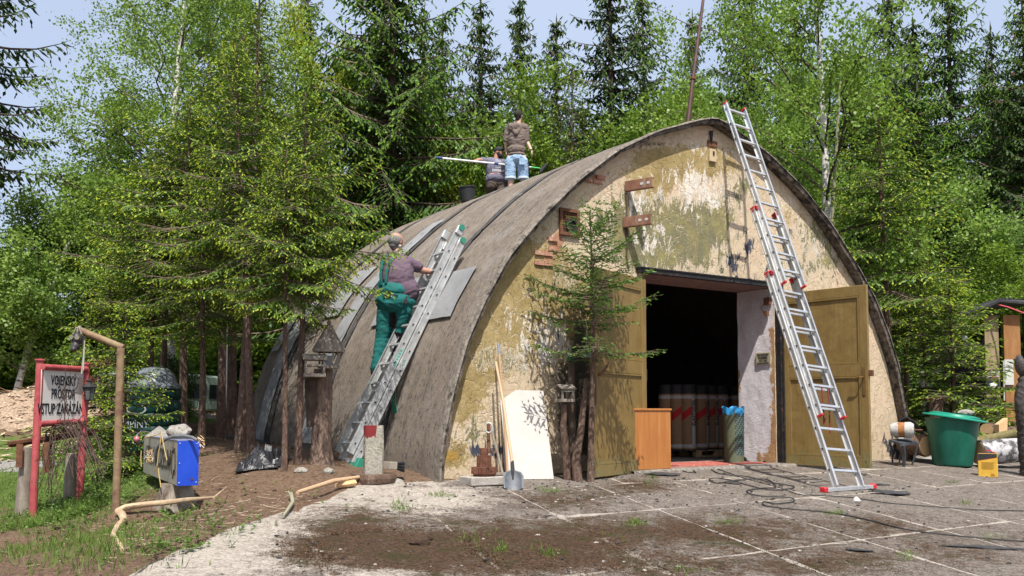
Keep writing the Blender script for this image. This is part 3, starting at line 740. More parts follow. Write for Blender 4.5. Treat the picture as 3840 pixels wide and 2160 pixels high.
# ================================================================== LADDERS
def ladder_frame(foot, top, wvec):
    L = (Vector(top)-Vector(foot)); X = Vector(wvec); return frame(foot, X - L.normalized()*X.dot(L.normalized()), L)
def ladder_section(root, M, w0, y, z0, z1, zr, cap_mat, cap_top=True, cap_bot=True, seg_name='stile', rw=.028, dd=.07, mt=None, capz=.05):
    mt = mt or M_ALU
    for sx in (-1, 1):
        g = MB(); x = sx*w0/2; b = .024
        g.box((x, y, (z0+z1)/2), (.006, dd, z1-z0), M)                                 # web
        for sy in (-1, 1): g.box((x - sx*b/2, y+sy*(dd/2-.002), (z0+z1)/2), (b, .005, z1-z0), M); g.box((x+sx*.005, y+sy*(dd/2-.012), (z0+z1)/2), (.006, .018, z1-z0), M)
        st = g.build('stile', mt, root)
        if cap_top: g = MB(); g.box((x-sx*.008, y, z1+.008), (.034, dd+.008, capz), M); g.build('end_cap', cap_mat, st, bevel=.006)
        if cap_bot: g = MB(); g.box((x-sx*.008, y, z0-.008), (.034, dd+.008, capz), M); g.build('end_cap', cap_mat, st, bevel=.006)
    for z in zr:
        g = MB(); g.box((0, y, z), (w0-.006, rw, .030), M, 0)
        for sx in (-1, 1):
            x = sx*(w0/2+.004); g.box((x, y, z), (.010, .036, .036), M, 0); g.box((x+sx*.004, y, z), (.006, .022, .022), M, 1)
        g.build('rung', [mt, M_HOLE], root)
# --- right-hand ladder (three sections)
foot = gz(H(4.74, 2.43, 0)) + UP*.05; topc = fac(2772, 575, .26); dirv = (topc-foot).normalized()
tl = fac(2760, 400, 0)
LT = 6.0
lad = thing('ladder', foot, 'tall three-section aluminium ladder with red end caps leaning on the front gable', 'ladder')
ML = ladder_frame(foot, topc, DV)
def lz(px, py):                              # length along the ladder whose centre line shows at this height in the photo
    best = min(((abs(proj(*(foot+dirv*(k*.02)))[1]-py), k*.02) for k in range(400))); return best[1]
zA = lz(0, 1035); zB0, zB1 = lz(0, 1572), lz(0, 805); zC0, zC1 = lz(0, 1092), lz(0, 430)
RS = .295
ladder_section(lad, ML, .54, .0, .0, zA, [.22+RS*i for i in range(30) if .22+RS*i < zA-.05], M_RED, True, False, dd=.088, capz=.035)
ladder_section(lad, ML, .48, -.092, zB0, zB1, [.22+RS*i for i in range(30) if zB0+.05 < .22+RS*i < zB1-.05], M_RED, dd=.085, capz=.035)
ladder_section(lad, ML, .42, -.184, zC0, zC1, [.22+RS*i for i in range(40) if zC0+.05 < .22+RS*i < zC1-.05], M_RED, dd=.085, capz=.035)
for (w, y, z) in ((.50, -.03, zA-.03), (.44, -.11, zB1-.03)):
    for sx in (-1, 1):
        g = MB(); [g.box((sx*(w/2+.005), y, z+k*.024-.02), (.045, .12, .012), ML) for k in range(3)]; g.build('guide_clamp', M_RED, lad)
g = MB(); g.box((0, 0, -.02), (.98, .075, .05), frame(foot, DV, UP)); sb = g.build('stabiliser_bar', M_ALU, lad, bevel=.004)
for sx in (-1, 1): g = MB(); g.box((sx*.5, 0, -.018), (.07, .095, .07), frame(foot, DV, UP)); g.build('foot_cap', M_RED, sb, bevel=.012)
M_STRAP = mat('faded red webbing', (.20,.04,.035), None, rough=.8)
g = MB()
for k, (x, dz) in enumerate(((-.02, .0), (.10, .0))):
    z = lz(0, 1465); a = ML @ Vector((x, -.1, z)); 
    pts = [a, a-UP*.25+NV*.02, a-UP*(.5+.12*k)+DV*.03, a-UP*(.42+.1*k)+DV*.06]
    for i in range(3): g.tube([pts[i], pts[i+1]], .010, 4)
g.build('strap', M_STRAP, lad)
# --- left-hand ladder (two sections), man's ladder
fN = Vector(H(-.60, -1.10, 0)); fN.z = .10; fF = fN - NV*.46
tN = H(1.10, -1.10, 3.34)
wv = (fF-fN)
f0 = (fN+fF)/2; top0 = tN + wv/2
f0.z = .08
lad2 = thing('ladder', f0, 'two-section aluminium ladder with green end caps leaning on the side of the shell', 'ladder')
ML2 = ladder_frame(f0, top0, wv*-1); L2n = (top0-f0).length - .16
# local y direction: make sure -y faces away from the shell
def sgn_y(M, away): return 1 if (M.to_3x3() @ Vector((0,1,0))).dot(away) > 0 else -1
sy = sgn_y(ML2, -DV)
ladder_section(lad2, ML2, .46, .0, .0, L2n-.10, [.18+.30*i for i in range(30) if .18+.3*i < L2n-.2], M_GREENP, False, False, mt=M_ALU2, dd=.105)
ladder_section(lad2, ML2, .40, sy*.112, .10, L2n+.05, [.24+.30*i for i in range(30) if .24+.3*i < L2n-.05], M_GREENP, False, False, mt=M_ALU2, dd=.10)
for sx in (-1, 1):
    for (y, z) in ((0, L2n-.08), (sy*.1, L2n+.07)):
        g = MB(); g.box((sx*.20, y, z), (.06, .11, .13), ML2); c = g.build('head_bracket', M_ALU2, lad2, bevel=.008)
        g = MB(); g.lathe([(0,-.01),(.045,-.01),(.045,.01),(0,.01)], 14, ML2 @ Matrix.Translation((sx*.235, y, z+.05)) @ Matrix.Rotation(R(90), 4, 'Y')); g.build('pulley_wheel', M_GREENP, c)
    g = MB(); g.box((sx*.21, 0, -.02), (.05, .10, .10), ML2); g.build('foot_cap', M_GREENP, lad2, bevel=.01)
g = MB(); g.box((0, sy*-.02, .02), (.60, .07, .08), ML2); bb = g.build('stabiliser_bar', M_ALU2, lad2)
g = MB(); g.box((.33, sy*-.02, .0), (.10, .12, .16), ML2); g.build('foot_pad', M_GREENP, bb, bevel=.01)
# stickers and hatch print on the near stile (local +x side faces the camera)
xs_ = .44/2+.0095
MST = mat('white sticker', (.62,.62,.60), None, rough=.5)
def lz2(py): return min(((abs(proj(*(ML2 @ Vector((.2, 0, k*.01))))[1]-py), k*.01) for k in range(420)))[1]
za, zb_ = lz2(1395), lz2(1330)
TM = ML2 @ Matrix.Translation((xs_, 0, (za+zb_)/2)) @ Matrix.Rotation(R(90), 4, 'Z')
g = MB(); g.box((xs_-.002, 0, (za+zb_)/2), (.003, .034, zb_-za+.05), ML2); sk = g.build('maker_sticker', MST, lad2)
g = MB(); text_mesh(g, 'ALVE', ML2 @ Matrix.Translation((xs_+.002, 0, (za+zb_)/2)) @ Matrix.Rotation(R(90), 4, 'Z') @ Matrix.Rotation(R(-90), 4, 'Y'), .042, 1.0, bold=.0015); g.build('lettering', M_GREENP, sk)
g = MB(); z_ = lz2(1290); g.box((xs_-.002, 0, z_), (.003, .034, .18), ML2); k2 = g.build('warning_sticker', MST, lad2)
g = MB(); [g.box((xs_+.0005, (i%2-.5)*.014, z_-.075+i*.017), (.002, .009, .008), ML2) for i in range(10)]; g.build('print', M_BLACK, k2)
g = MB(); xs2 = .40/2+.0095; z_ = lz2(1355)
for i in range(6): g.box((xs2+.0, sy*.10, z_-.11+i*.045), (.003, .034, .02), ML2 )
g.build('green_hatching', mat('green hatching print', (.05,.42,.30), None), lad2)
g = MB()
for dx in (.0, .05, .11):
    a = ML2 @ Vector((.0+dx, -sy*.05, lz2(1420))); g.tube([a, a-UP*.3-NV*(-.02), a-UP*(.62-dx)+DV*.05, a-UP*.72+DV*(.02+dx), a-UP*.68+DV*.12], .008, 5)
g.build('green_strap', M_GREENP, lad2)
# ================================================================== PEOPLE
def cap_shape(mb, a, b, ra, rb, seg=14):
    a, b = Vector(a), Vector(b); d = b-a; L = d.length
    if L < 1e-5: L = 1e-4; d = UP
    M = frame(a, d, UP if abs(d.normalized().z) < .95 else Vector((1,0,0))) @ Matrix.Rotation(R(90), 4, 'Y')
    pr = [(ra*math.cos(R(-90+18*k)), ra*math.sin(R(-90+18*k))) for k in range(0, 6)] + [(rb*math.cos(R(18*k)), L+rb*math.sin(R(18*k))) for k in range(0, 6)]
    pr[0] = (.0005, pr[0][1]); pr[-1] = (.0005, pr[-1][1]); mb.lathe(pr, seg, M)
def ell(mb, c, r, rot=None, seg=16):
    M = Matrix.Translation(Vector(c)) @ (rot.to_matrix().to_4x4() if rot is not None else Matrix.Identity(4))
    pr = [(max(.0005, math.cos(R(-90+15*k))), math.sin(R(-90+15*k))) for k in range(13)]
    o = len(mb.v); mb.lathe(pr, seg, M @ Matrix.Diagonal((*r, 1)))
def fuse(mb, name, mats, parent, voxel=.012, smooth=5, wrinkle=0, wscale=9, label=None, cut=None):
    me = bpy.data.meshes.new('t'); o = ORG[parent.name]
    me.from_pydata([q-o for q in mb.v], [], mb.f)
    bm = bmesh.new(); bm.from_mesh(me); bmesh.ops.recalc_face_normals(bm, faces=bm.faces); bm.to_mesh(me); bm.free()
    tmp = bpy.data.objects.new('t', me); col.objects.link(tmp)
    m = tmp.modifiers.new('r', 'REMESH'); m.mode = 'VOXEL'; m.voxel_size = voxel
    m = tmp.modifiers.new('s', 'SMOOTH'); m.factor = .5; m.iterations = smooth
    dg = bpy.context.evaluated_depsgraph_get(); dg.update()
    nm = bpy.data.meshes.new_from_object(tmp.evaluated_get(dg)); nm.name = name
    bpy.data.objects.remove(tmp); bpy.data.meshes.remove(me)
    if wrinkle:
        n = len(nm.vertices); nn = [v.normal.copy() for v in nm.vertices]
        for v, q in zip(nm.vertices, nn):
            c = v.co; w = mnoise.noise(Vector((c.x*wscale, c.y*wscale, c.z*wscale*1.5))) + .6*mnoise.noise(Vector((c.x*wscale*2.3+5, c.y*wscale*2.3, c.z*wscale*3)))
            v.co = c + q*wrinkle*(1-abs(w)*2)
    nm.materials.clear()
    for mm in (mats if isinstance(mats, (list, tuple)) else [mats]): nm.materials.append(mm)
    nm.polygons.foreach_set('use_smooth', [True]*len(nm.polygons))
    ob = bpy.data.objects.new(name, nm); col.objects.link(ob); ob.parent = parent; ORG[ob.name] = o
    if label: ob['label'] = label
    return ob
def skinmat(name, c):
    s = NT(name); n = s.noise(14, 4, .6)
    return s.bsdf(s.mix(n, c, tuple(x*.8 for x in c)), .5, 0, n, .1, .005, .4)
SK1 = skinmat('sunburnt skin', (.42,.225,.165)); SK2 = skinmat('pale skin', (.58,.36,.28)); SK3 = skinmat('tanned skin', (.44,.22,.15))
def cloth(name, c1, c2, sc_=5, s3=None): return mat(name, c1, c2, sc_, .9, bump=.25, bscale=90, lo=.3, hi=.7, c3=s3, s3=6, t3=(.56,.7))
def hand(mb, wrist, palm_dir, finger_dir, side, r=.0088, curl=.5, L=.085):
    w = Vector(wrist); pd = Vector(palm_dir).normalized(); fd = Vector(finger_dir).normalized(); sd = Vector(side).normalized()
    k = w + fd*L
    for i in (-1.2, -.4, .4, 1.2): cap_shape(mb, w + sd*i*.012, k + sd*i*.019, .015, .012, 8)
    for i, ln in zip((-1.5, -.5, .5, 1.5), (.062, .078, .072, .055)):
        a = k + sd*i*.0185; b = a + (fd*(1-curl)+pd*curl).normalized()*ln*.5; c = b + (fd*(1-2*curl)+pd*curl*1.6).normalized()*ln*.5
        cap_shape(mb, a, b, r, r*.95, 8); cap_shape(mb, b, c, r*.95, r*.8, 8)
    a = w + fd*L*.35 - sd*.028; b = a + (fd*.6 - sd*.7 + pd*.4).normalized()*.035; c = b + (fd*.8 + pd*.6).normalized()*.03
    cap_shape(mb, a, b, r*1.25, r*1.1, 8); cap_shape(mb, b, c, r*1.1, r*.85, 8)
def head(mb, c, s, fwd, up=UP):
    """c centre of skull, s head height"""
    f = Vector(fwd).normalized(); sd = f.cross(up).normalized(); u = Vector(up)
    rot = frame((0,0,0), sd, u).to_3x3().to_euler()
    ell(mb, Vector(c)+u*s*.08-f*s*.03, (s*.325, s*.40, s*.40), rot); ell(mb, Vector(c)-u*s*.16+f*s*.08, (s*.26, s*.28, s*.33), rot)
    ell(mb, Vector(c)-u*s*.38+f*s*.20, (s*.12, s*.11, s*.09), rot)
    cap_shape(mb, Vector(c)+f*s*.34+u*s*.02, Vector(c)+f*s*.43-u*s*.10, s*.035, s*.055, 8)
    for k in (-1, 1):
        ell(mb, Vector(c)+sd*k*s*.325-f*s*.01-u*s*.03, (s*.035, s*.075, s*.12), rot)
        ell(mb, Vector(c)+sd*k*s*.12+f*s*.33+u*s*.07, (s*.07, s*.05, s*.03), rot)
    cap_shape(mb, Vector(c)-sd*s*.09+f*s*.34-u*s*.23, Vector(c)+sd*s*.09+f*s*.34-u*s*.23, s*.03, s*.03, 8)
# ---------- man on the ladder
Y = 12.78
def A(px, py, dy=0): return at(px, py, Y+dy)
p1 = thing('person', A(1435, 1398), 'balding man in plum T-shirt and teal dungarees standing on a ladder', 'person')
VR = Vector((1,0,0)); VF = (Vector((.35,.93,0))).normalized(); VS = VF.cross(UP)   # he faces into the picture
b = MB()
head(b, A(1487, 908, .02), .275, (.62,.75,-.02))
cap_shape(b, A(1487, 940, .02), A(1492, 965, 0), .066, .075)
cap_shape(b, A(1455, 985), A(1532, 985, .02), .08, .08)
ell(b, A(1490, 1040), (.215, .17, .30)); ell(b, A(1500, 1090, .06), (.24, .21, .22))
sh = A(1537, 985, .03); elb = A(1583, 1014, .12); wr = A(1632, 1021, .17)
cap_shape(b, sh, elb, .066, .050); cap_shape(b, elb, wr, .052, .033)
hand(b, wr, (0,-.2,-1), Vector((1,.1,.12)), Vector((0,1,0)), curl=.55)
lsh = A(1447, 988, .05); lel = A(1470, 1035, .42); lwr = A(1520, 1040, .62)
cap_shape(b, lsh, lel, .062, .048); cap_shape(b, lel, lwr, .048, .033); hand(b, lwr, (0,0,-1), Vector((1,.3,.1)), Vector((0,1,0)))
ell(b, A(1478, 1130), (.225, .18, .16))
kl, kr = A(1434, 1266, .06), A(1490, 1272, .10)
al, ar = A(1414, 1376, .03), A(1452, 1376, .07)
for h_, k_, a_ in ((A(1446,1150), kl, al), (A(1510,1150), kr, ar)):
    cap_shape(b, h_, k_, .098, .068); cap_shape(b, k_, a_, .064, .043)
fuse(b, 'body', SK1, p1, .011, 4)
T1 = cloth('plum T-shirt cotton', (.10,.065,.095), (.135,.095,.125), 4, (.15,.115,.14))
b = MB(); cap_shape(b, A(1458, 985), A(1530, 985, .02), .096, .094); cap_shape(b, A(1488, 962), A(1492, 975), .085, .11)
ell(b, A(1490, 1038), (.235, .195, .31)); ell(b, A(1503, 1088, .05), (.262, .235, .235))
cap_shape(b, A(1532, 985, .03), A(1566, 1001, .09), .088, .078); cap_shape(b, A(1450, 990, .04), A(1462, 1012, .2), .084, .074)
fuse(b, 'shirt', T1, p1, .011, 3, .007, 7)
TEAL = cloth('teal workwear twill', (.008,.10,.095), (.012,.135,.125), 5, (.03,.10,.085))
b = MB(); ell(b, A(1478, 1128), (.268, .225, .20)); ell(b, A(1480, 1090, -.01), (.245, .215, .14)); 
cap_shape(b, A(1443, 1068, .0), A(1455, 1105), .10, .14); cap_shape(b, A(1538, 1100, .1), A(1525, 1130, .02), .10, .13)
for h_, k_, a_, sg in ((A(1447,1165), kl, al, -1), (A(1511,1165), kr, ar, 1)):
    cap_shape(b, h_, k_, .122, .095); cap_shape(b, k_, a_, .095, .084); cap_shape(b, a_, a_-UP*.02, .088, .092)
du = fuse(b, 'dungarees', TEAL, p1, .011, 3, .009, 6)
MBP = cloth('black reinforcement cloth', (.014,.014,.016), (.025,.025,.028))
def patch(c, a, bb, th=.012, rot=None):       # thin cushion laid on cloth
    g = MB(); ell(g, c, (a, th, bb), rot); return g
g = MB(); g.box((0,0,0), (.20,.02,.05), frame(A(1465,1108,-.215), (1,.05,-.16), UP)); g.box((.012,-.012,-.01), (.012,.004,.016), frame(A(1465,1108,-.215), (1,.05,-.16), UP), 1)
g.build('pocket_flap', [MBP, MST], du, bevel=.005)
g = MB(); g.box((0,0,0), (.05,.02,.11), frame(A(1520,1125,-.165), (1,.55,.1), (-.3,0,1))); g.build('side_pocket', MBP, du, bevel=.005)
def inpoly(x, y, P):
    c = False
    for i in range(len(P)):
        (x1, y1), (x2, y2) = P[i], P[i-1]
        if (y1 > y) != (y2 > y) and x < (x2-x1)*(y-y1)/(y2-y1)+x1: c = not c
    return c
du.data.materials.append(MBP); od = ORG[du.name]
for pl in du.data.polygons:                    # sewn-on knee and thigh reinforcements
    if pl.normal.y > .1: continue
    q = pl.center + od; x_, y_ = proj(q.x, q.y, q.z)
    if inpoly(x_, y_, [(1458,1173),(1482,1170),(1489,1195),(1486,1235),(1458,1228)]) or inpoly(x_, y_, [(1480,1243),(1530,1254),(1526,1272),(1472,1330),(1452,1320)]): pl.material_index = 1
STR = cloth('teal brace webbing', (.008,.10,.095), (.012,.13,.12))
for pts in ([(1430,1068,-.17),(1427,1030,-.20),(1432,990,-.15),(1445,966,-.05),(1455,958,.06)], [(1447,1062,-.2),(1450,1020,-.21),(1462,985,-.16),(1483,965,-.09),(1497,962,.02)]):
    g = MB(); g.tube([A(*q) for q in pts], .021, 6); g.build('brace', STR, du, smooth=True)
HAIRG = mat('grey hair', (.10,.095,.09), (.22,.21,.20), 30, .9, bump=.6, bscale=60)
hc = A(1487, 908, .02); hs = .275; hf = Vector((.62,.75,0)).normalized()
b = MB(); ell(b, hc+UP*.012-hf*.028, (.098, .108, .094), frame((0,0,0), hf.cross(UP), UP).to_3x3().to_euler()); cap_shape(b, hc-hf*.06-UP*.05, hc-hf*.045-UP*.08, .062, .05)
fuse(b, 'hair', HAIRG, p1, .009, 2, .003, 40)
b = MB(); cap_shape(b, hc+hf*.065-UP*.09, hc+hf*.075-UP*.115, .05, .04); cap_shape(b, hc+hf.cross(UP)*.06-UP*.06, hc+hf*.06-UP*.10, .03, .035); fuse(b, 'beard', mat('white beard', (.42,.40,.37), (.6,.58,.55), 40, .9), p1, .009, 2)
SHOE = mat('black trainer', (.02,.02,.02), (.04,.04,.04), 20, .6); SOLE = mat('lime sole', (.22,.42,.05), None)
for a_, k in ((al, 0), (ar, 1)):
    dirf = Vector((.75, .66, 0)).normalized(); b = MB(); cap_shape(b, a_-UP*.075-dirf*.05, a_-UP*.085+dirf*.15, .05, .042); cap_shape(b, a_-UP*.03, a_-UP*.06, .05, .05); sh_ = fuse(b, 'shoe', SHOE, p1, .009, 2)
    g = MB(); g.box((.05, 0, -.122), (.26, .085, .008), frame(a_, dirf, UP)); g.build('sole', SOLE, sh_, bevel=.008)
# ---------- man standing on the ridge
Y = 19.2
zr = 5.17+.14
def A2(px, py, dy=0): return at(px, py, 19.2+dy)
p2 = thing('person', A2(1940, 760), 'man seen from behind in brown hoodie and pale denim shorts standing on the shell ridge', 'person')
b = MB(); hc = A2(1946, 436); head(b, hc, .245, (.55,.83,0)); cap_shape(b, A2(1945,448), A2(1943,468), .058, .062)
cap_shape(b, A2(1914,476), A2(1968,478), .07, .07); ell(b, A2(1940,515), (.19,.125,.29)); ell(b, A2(1938,575), (.175,.13,.14))
cap_shape(b, A2(1972,482), A2(1975,528), .055, .046); cap_shape(b, A2(1975,528), A2(1994,566,-.08), .044, .029); hand(b, A2(1994,566,-.08), (-.3,.3,-.2), (.15,-.05,-1), (.1,1,0), curl=.3, L=.075)
cap_shape(b, A2(1906,482,.02), A2(1896,530,.04), .055, .046); cap_shape(b, A2(1896,530,.04), A2(1899,570,.12), .044, .029); hand(b, A2(1899,570,.12), (.3,.3,-.2), (.05,.1,-1), (.1,1,0), curl=.3, L=.075)
for xh, xk, xa, dk in ((1917, 1915, 1913, 0), (1958, 1962, 1966, .04)):
    cap_shape(b, A2(xh,590), A2(xk,672,dk), .092, .064); cap_shape(b, A2(xk,672,dk), A2(xa,752,dk), .066, .040); cap_shape(b, A2(xa,754,dk), A2(xa+4,760,dk+.14), .04, .035)
fuse(b, 'body', SK2, p2, .011, 4)
HOOD = cloth('taupe hoodie jersey', (.125,.095,.082), (.165,.13,.112))
b = MB(); cap_shape(b, A2(1916,478), A2(1966,480), .09, .09); ell(b, A2(1940,520), (.215,.155,.30)); ell(b, A2(1937,562), (.20,.155,.13))
cap_shape(b, A2(1971,484), A2(1974,526), .078, .066); cap_shape(b, A2(1907,484,.02), A2(1897,526,.04), .078, .066)
hd = fuse(b, 'hoodie', HOOD, p2, .012, 3, .010, 8)
b = MB(); ell(b, A2(1930,478,-.10), (.13,.07,.10), Euler((R(20),R(-14),0))); cap_shape(b, A2(1912,470,-.06), A2(1936,500,-.15), .04, .05); cap_shape(b, A2(1960,466,-.04), A2(1936,500,-.15), .04, .05); fuse(b, 'hood', HOOD, hd, .012, 2, .008, 11)
b = MB(); ell(b, A2(1937,581), (.20,.16,.05)); fuse(b, 'ribbed_hem', HOOD, hd, .012, 2)
DEN = cloth('washed blue denim', (.17,.27,.42), (.30,.42,.56), 7, (.42,.52,.64))
b = MB(); ell(b, A2(1938,596), (.20,.155,.12))
for xh, xk, dk in ((1916, 1914, 0), (1958, 1962, .04)): cap_shape(b, A2(xh,606), A2(xk,662,dk), .122, .110)
dn = fuse(b, 'shorts', DEN, p2, .011, 3, .008, 9)
for xk, dk in ((1914, 0), (1962, .04)): b = MB(); b.lathe([(.112,-.025),(.122,-.02),(.122,.02),(.112,.025)], 16, Matrix.Translation(A2(xk,668,dk))); b.build('turned_hem', mat('pale denim hem', (.42,.5,.6), (.5,.58,.66)), dn, smooth=True)
g = MB(); g.box((0,0,0), (.12,.012,.13), frame(A2(1958,606,-.15), (1,.1,0), UP)); g.build('back_pocket', DEN, dn, bevel=.004)
HAIRD = mat('dark short hair', (.018,.014,.012), (.035,.028,.024), 40, .85, bump=.5, bscale=70)
b = MB(); hf = Vector((.55,.83,0)).normalized(); ell(b, hc+UP*.026-hf*.018, (.085,.108,.098), frame((0,0,0), hf.cross(UP), UP).to_3x3().to_euler()); cap_shape(b, hc-hf*.05-UP*.03, hc-hf*.045-UP*.06, .055, .05); fuse(b, 'hair', HAIRD, p2, .009, 2, .002, 40)
g = MB(); g.lathe([(.034,-.01),(.034,.01)], 12, Matrix.Translation(A2(1993,562,-.08))); g.build('wristband', M_BLACK, p2)
# ---------- man kneeling on the ridge with the roller pole
def A3(px, py, dy=0): return at(px, py, 19.75+dy)
p3 = thing('person', A3(1850, 735), 'bearded man in black cap and slate T-shirt kneeling on the shell with a roller pole', 'person')
b = MB(); hc = A3(1870, 572); hf = Vector((.93,-.36,-.02)).normalized(); head(b, hc, .25, hf); cap_shape(b, A3(1864,584), A3(1860,600), .064, .07)
cap_shape(b, A3(1836,606), A3(1886,612), .075, .075); ell(b, A3(1860,640), (.20,.17,.26)); ell(b, A3(1860,668,-.02), (.215,.19,.17))
cap_shape(b, A3(1824,608,-.03), A3(1797,600,-.22), .058, .048); cap_shape(b, A3(1797,600,-.22), A3(1779,605,-.42), .046, .032); hand(b, A3(1779,605,-.42), (.3,.2,-1), (-.8,-.3,.1), (.1,-1,0), curl=.8, L=.06)
cap_shape(b, A3(1892,612), A3(1935,632,-.02), .058, .048); cap_shape(b, A3(1935,632,-.02), A3(1976,626,-.30), .046, .032); hand(b, A3(1976,626,-.30), (.1,.3,-1), (1,-.1,-.1), (0,-1,0), curl=.8, L=.06)
ell(b, A3(1862,690), (.19,.17,.12))
kn = A3(1838,700,-.34); an = A3(1834,735,-.10)
cap_shape(b, A3(1846,694), kn, .10, .075); cap_shape(b, kn, an, .068, .045); kn2 = A3(1884,742,-.22); cap_shape(b, A3(1880,694), kn2, .10, .075); cap_shape(b, kn2, A3(1878,748,.2), .065, .045)
fuse(b, 'body', SK3, p3, .011, 4)
TS = cloth('slate blue T-shirt cotton', (.115,.11,.155), (.155,.15,.20), 4)
b = MB(); cap_shape(b, A3(1838,606), A3(1884,612), .092, .092); ell(b, A3(1860,640), (.225,.195,.27)); ell(b, A3(1861,672,-.02), (.245,.215,.14)); cap_shape(b, A3(1826,607,-.02), A3(1810,603,-.13), .078, .078); cap_shape(b, A3(1890,612), A3(1908,620), .078, .076)
ts = fuse(b, 'shirt', TS, p3, .012, 3, .007, 8)
g = MB(); TF = frame(A3(1872,640,-.232), (1,.05,-.06), UP); MTX = mat('white shirt print', (.62,.62,.66), None)
text_mesh(g, 'EXPERIENCE', TF, .075, .72, bold=.001); text_mesh(g, 'The', TF @ Matrix.Translation((-.04,.012,.215)), .085, .9); text_mesh(g, 'Travelling', TF @ Matrix.Translation((.0,.008,.155)), .085, .8); text_mesh(g, 'ROAD', TF @ Matrix.Translation((-.02,.0,.07)), .04, 1.1)
g.build('shirt_print', MTX, ts)
TR = cloth('dusty black trousers', (.035,.028,.024), (.07,.05,.038), 6, (.12,.08,.055))
b = MB(); ell(b, A3(1862,693), (.215,.195,.12)); cap_shape(b, A3(1846,696), kn, .122, .10); cap_shape(b, kn, A3(1834,730,-.14), .092, .07); cap_shape(b, A3(1880,696), kn2, .122, .10); cap_shape(b, kn2, A3(1879,748,.15), .085, .07)
fuse(b, 'trousers', TR, p3, .012, 3, .007, 9)
BT = mat('lime yellow boot', (.42,.50,.08), (.34,.42,.08), 9, .6)
b = MB(); cap_shape(b, A3(1834,728,-.16), A3(1834,738,-.14), .062, .058); cap_shape(b, A3(1836,737,-.18), A3(1832,741,-.36), .055, .045); fuse(b, 'boot', BT, p3, .01, 2)
b = MB(); cap_shape(b, A3(1878,750,.2), A3(1878,752,.36), .05, .045); fuse(b, 'boot', BT, p3, .01, 2)
b = MB(); cap_shape(b, hc+hf*.055-UP*.085, hc+hf*.065-UP*.15, .062, .04); sd_ = hf.cross(UP)
for k in (-1, 1): cap_shape(b, hc+sd_*k*.065-UP*.03+hf*.02, hc+sd_*k*.04-UP*.09+hf*.05, .03, .045)
fuse(b, 'beard', mat('black beard', (.014,.011,.010), (.03,.024,.02), 40, .9), p3, .009, 2, .003, 40)
b = MB(); rt = frame((0,0,0), sd_, UP).to_3x3().to_euler(); ell(b, hc+UP*.05-hf*.008, (.094,.112,.085), rt); cp = fuse(b, 'cap', mat('black cap cloth', (.018,.018,.02), (.03,.03,.034)), p3, .009, 2)
g = MB(); ell(g, hc+UP*.055+hf*.135, (.075,.075,.013), rt); g.build('cap_peak', mat('black cap cloth', (0,0,0)), cp, smooth=True)
# roller pole
pa, pb_, pc, pe = A3(1637,591,-.95), A3(1992,627,-.36), A3(2025,631,-.33), A3(2040,633,-.3)
pole = thing('roller_pole', pa, 'long white extension pole with black paint roller held by the kneeling man', 'paint roller')
dv_ = (pb_-pa)
g = MB(); g.tube([pa+dv_*.06, pa+dv_*.62], .019, 10); g.build('pole_tube', mat('white enamel tube', (.72,.73,.75), None, rough=.3), pole, smooth=True)
g = MB(); g.tube([pa+dv_*.62, pb_], .015, 10); g.build('inner_tube', mat('white enamel tube', (0,0,0)), pole, smooth=True)
MBL = mat('blue plastic', (.02,.05,.19), None, rough=.4)
g = MB(); g.tube([pa-dv_*.002, pa+dv_*.06], .024, 10); g.build('end_grip', MBL, pole, smooth=True)
g = MB(); g.tube([pa+dv_*.60, pa+dv_*.645], .026, 10); g.build('clamp_collar', MBL, pole, smooth=True)
g = MB(); g.tube([pb_, pc], [.018,.012], 8); g.build('green_handle', mat('bright green plastic', (.05,.50,.12), None, rough=.4), pole)
ra_, rb_ = A3(2026,647,-.3), A3(2050,616,-.3)
g = MB(); g.tube([pc, A3(2036,640,-.3), ra_], .006, 6); g.build('roller_wire', M_ALU, pole); g = MB(); g.tube([ra_, rb_], .042, 14); g.build('roller_sleeve', M_BLACK, pole, smooth=True)
# bucket on the roof
bk = thing('bucket', H(3.72, -5.5, 4.98), 'black plastic mortar bucket standing on the shell left of the kneeling man', 'bucket')
Mb = rotz(at(1755, 757, 18.0), 0) @ Matrix.Rotation(R(-6), 4, 'Y')
g = MB(); g.lathe([(.0,0),(.13,0),(.17,.27),(.185,.27),(.185,.29),(.165,.29),(.125,.02),(0,.02)], 28, Mb, cap=False); g.build('bucket_body', M_BLACK, bk, smooth=True)
g = MB(); g.tube([Mb @ Vector((.18*math.cos(a), .06+.05*math.sin(a*1), .28+.03*math.sin(a))) for a in [math.pi*k/10 for k in range(11)]], .004, 5); g.build('bail', M_RUST, bk)
# ================================================================== THINGS BEFORE THE GABLE
def rail(mb, a, b, r, seg=8, mi=0): mb.tube([a, b], r, seg, mi=mi)
# two white boards leaning on the wall
def board(bl, br, top_dx, lean, h, label, th=.018):
    bl, br = gz(bl), gz(br); X = (br-bl).normalized(); back = -NV
    M = frame(bl, X, (UP*h + back*lean)); w = (br-bl).length
    g = MB(); g.box((w/2, 0, math.hypot(h, lean)/2), (w, th, math.hypot(h, lean)), M); g.box((w/2, -.0105 if (M.to_3x3() @ Vector((0,-1,0))).y < 0 else .0105, .006), (w*.98, .003, .008), M, 1)
    return single(g, 'white_board', [M_WHITEP, M_WOODG], label, 'board', bl, 'white boards leaning on the front wall', bevel=.002)
Yb = 11.75
bl, br = at(1905, 1806, 11.62), at(2076, 1800, 11.85)
board(bl, br, 0, .38, (1802-1466)/FPX*11.7, 'front white board leaning on the peeling wall, catching the shadow of branches')
board(at(1897, 1800, 11.78), at(1990, 1800, 11.93), 0, .28, (1802-1468)/FPX*11.8, 'white board mostly hidden behind the front one, its left edge showing')
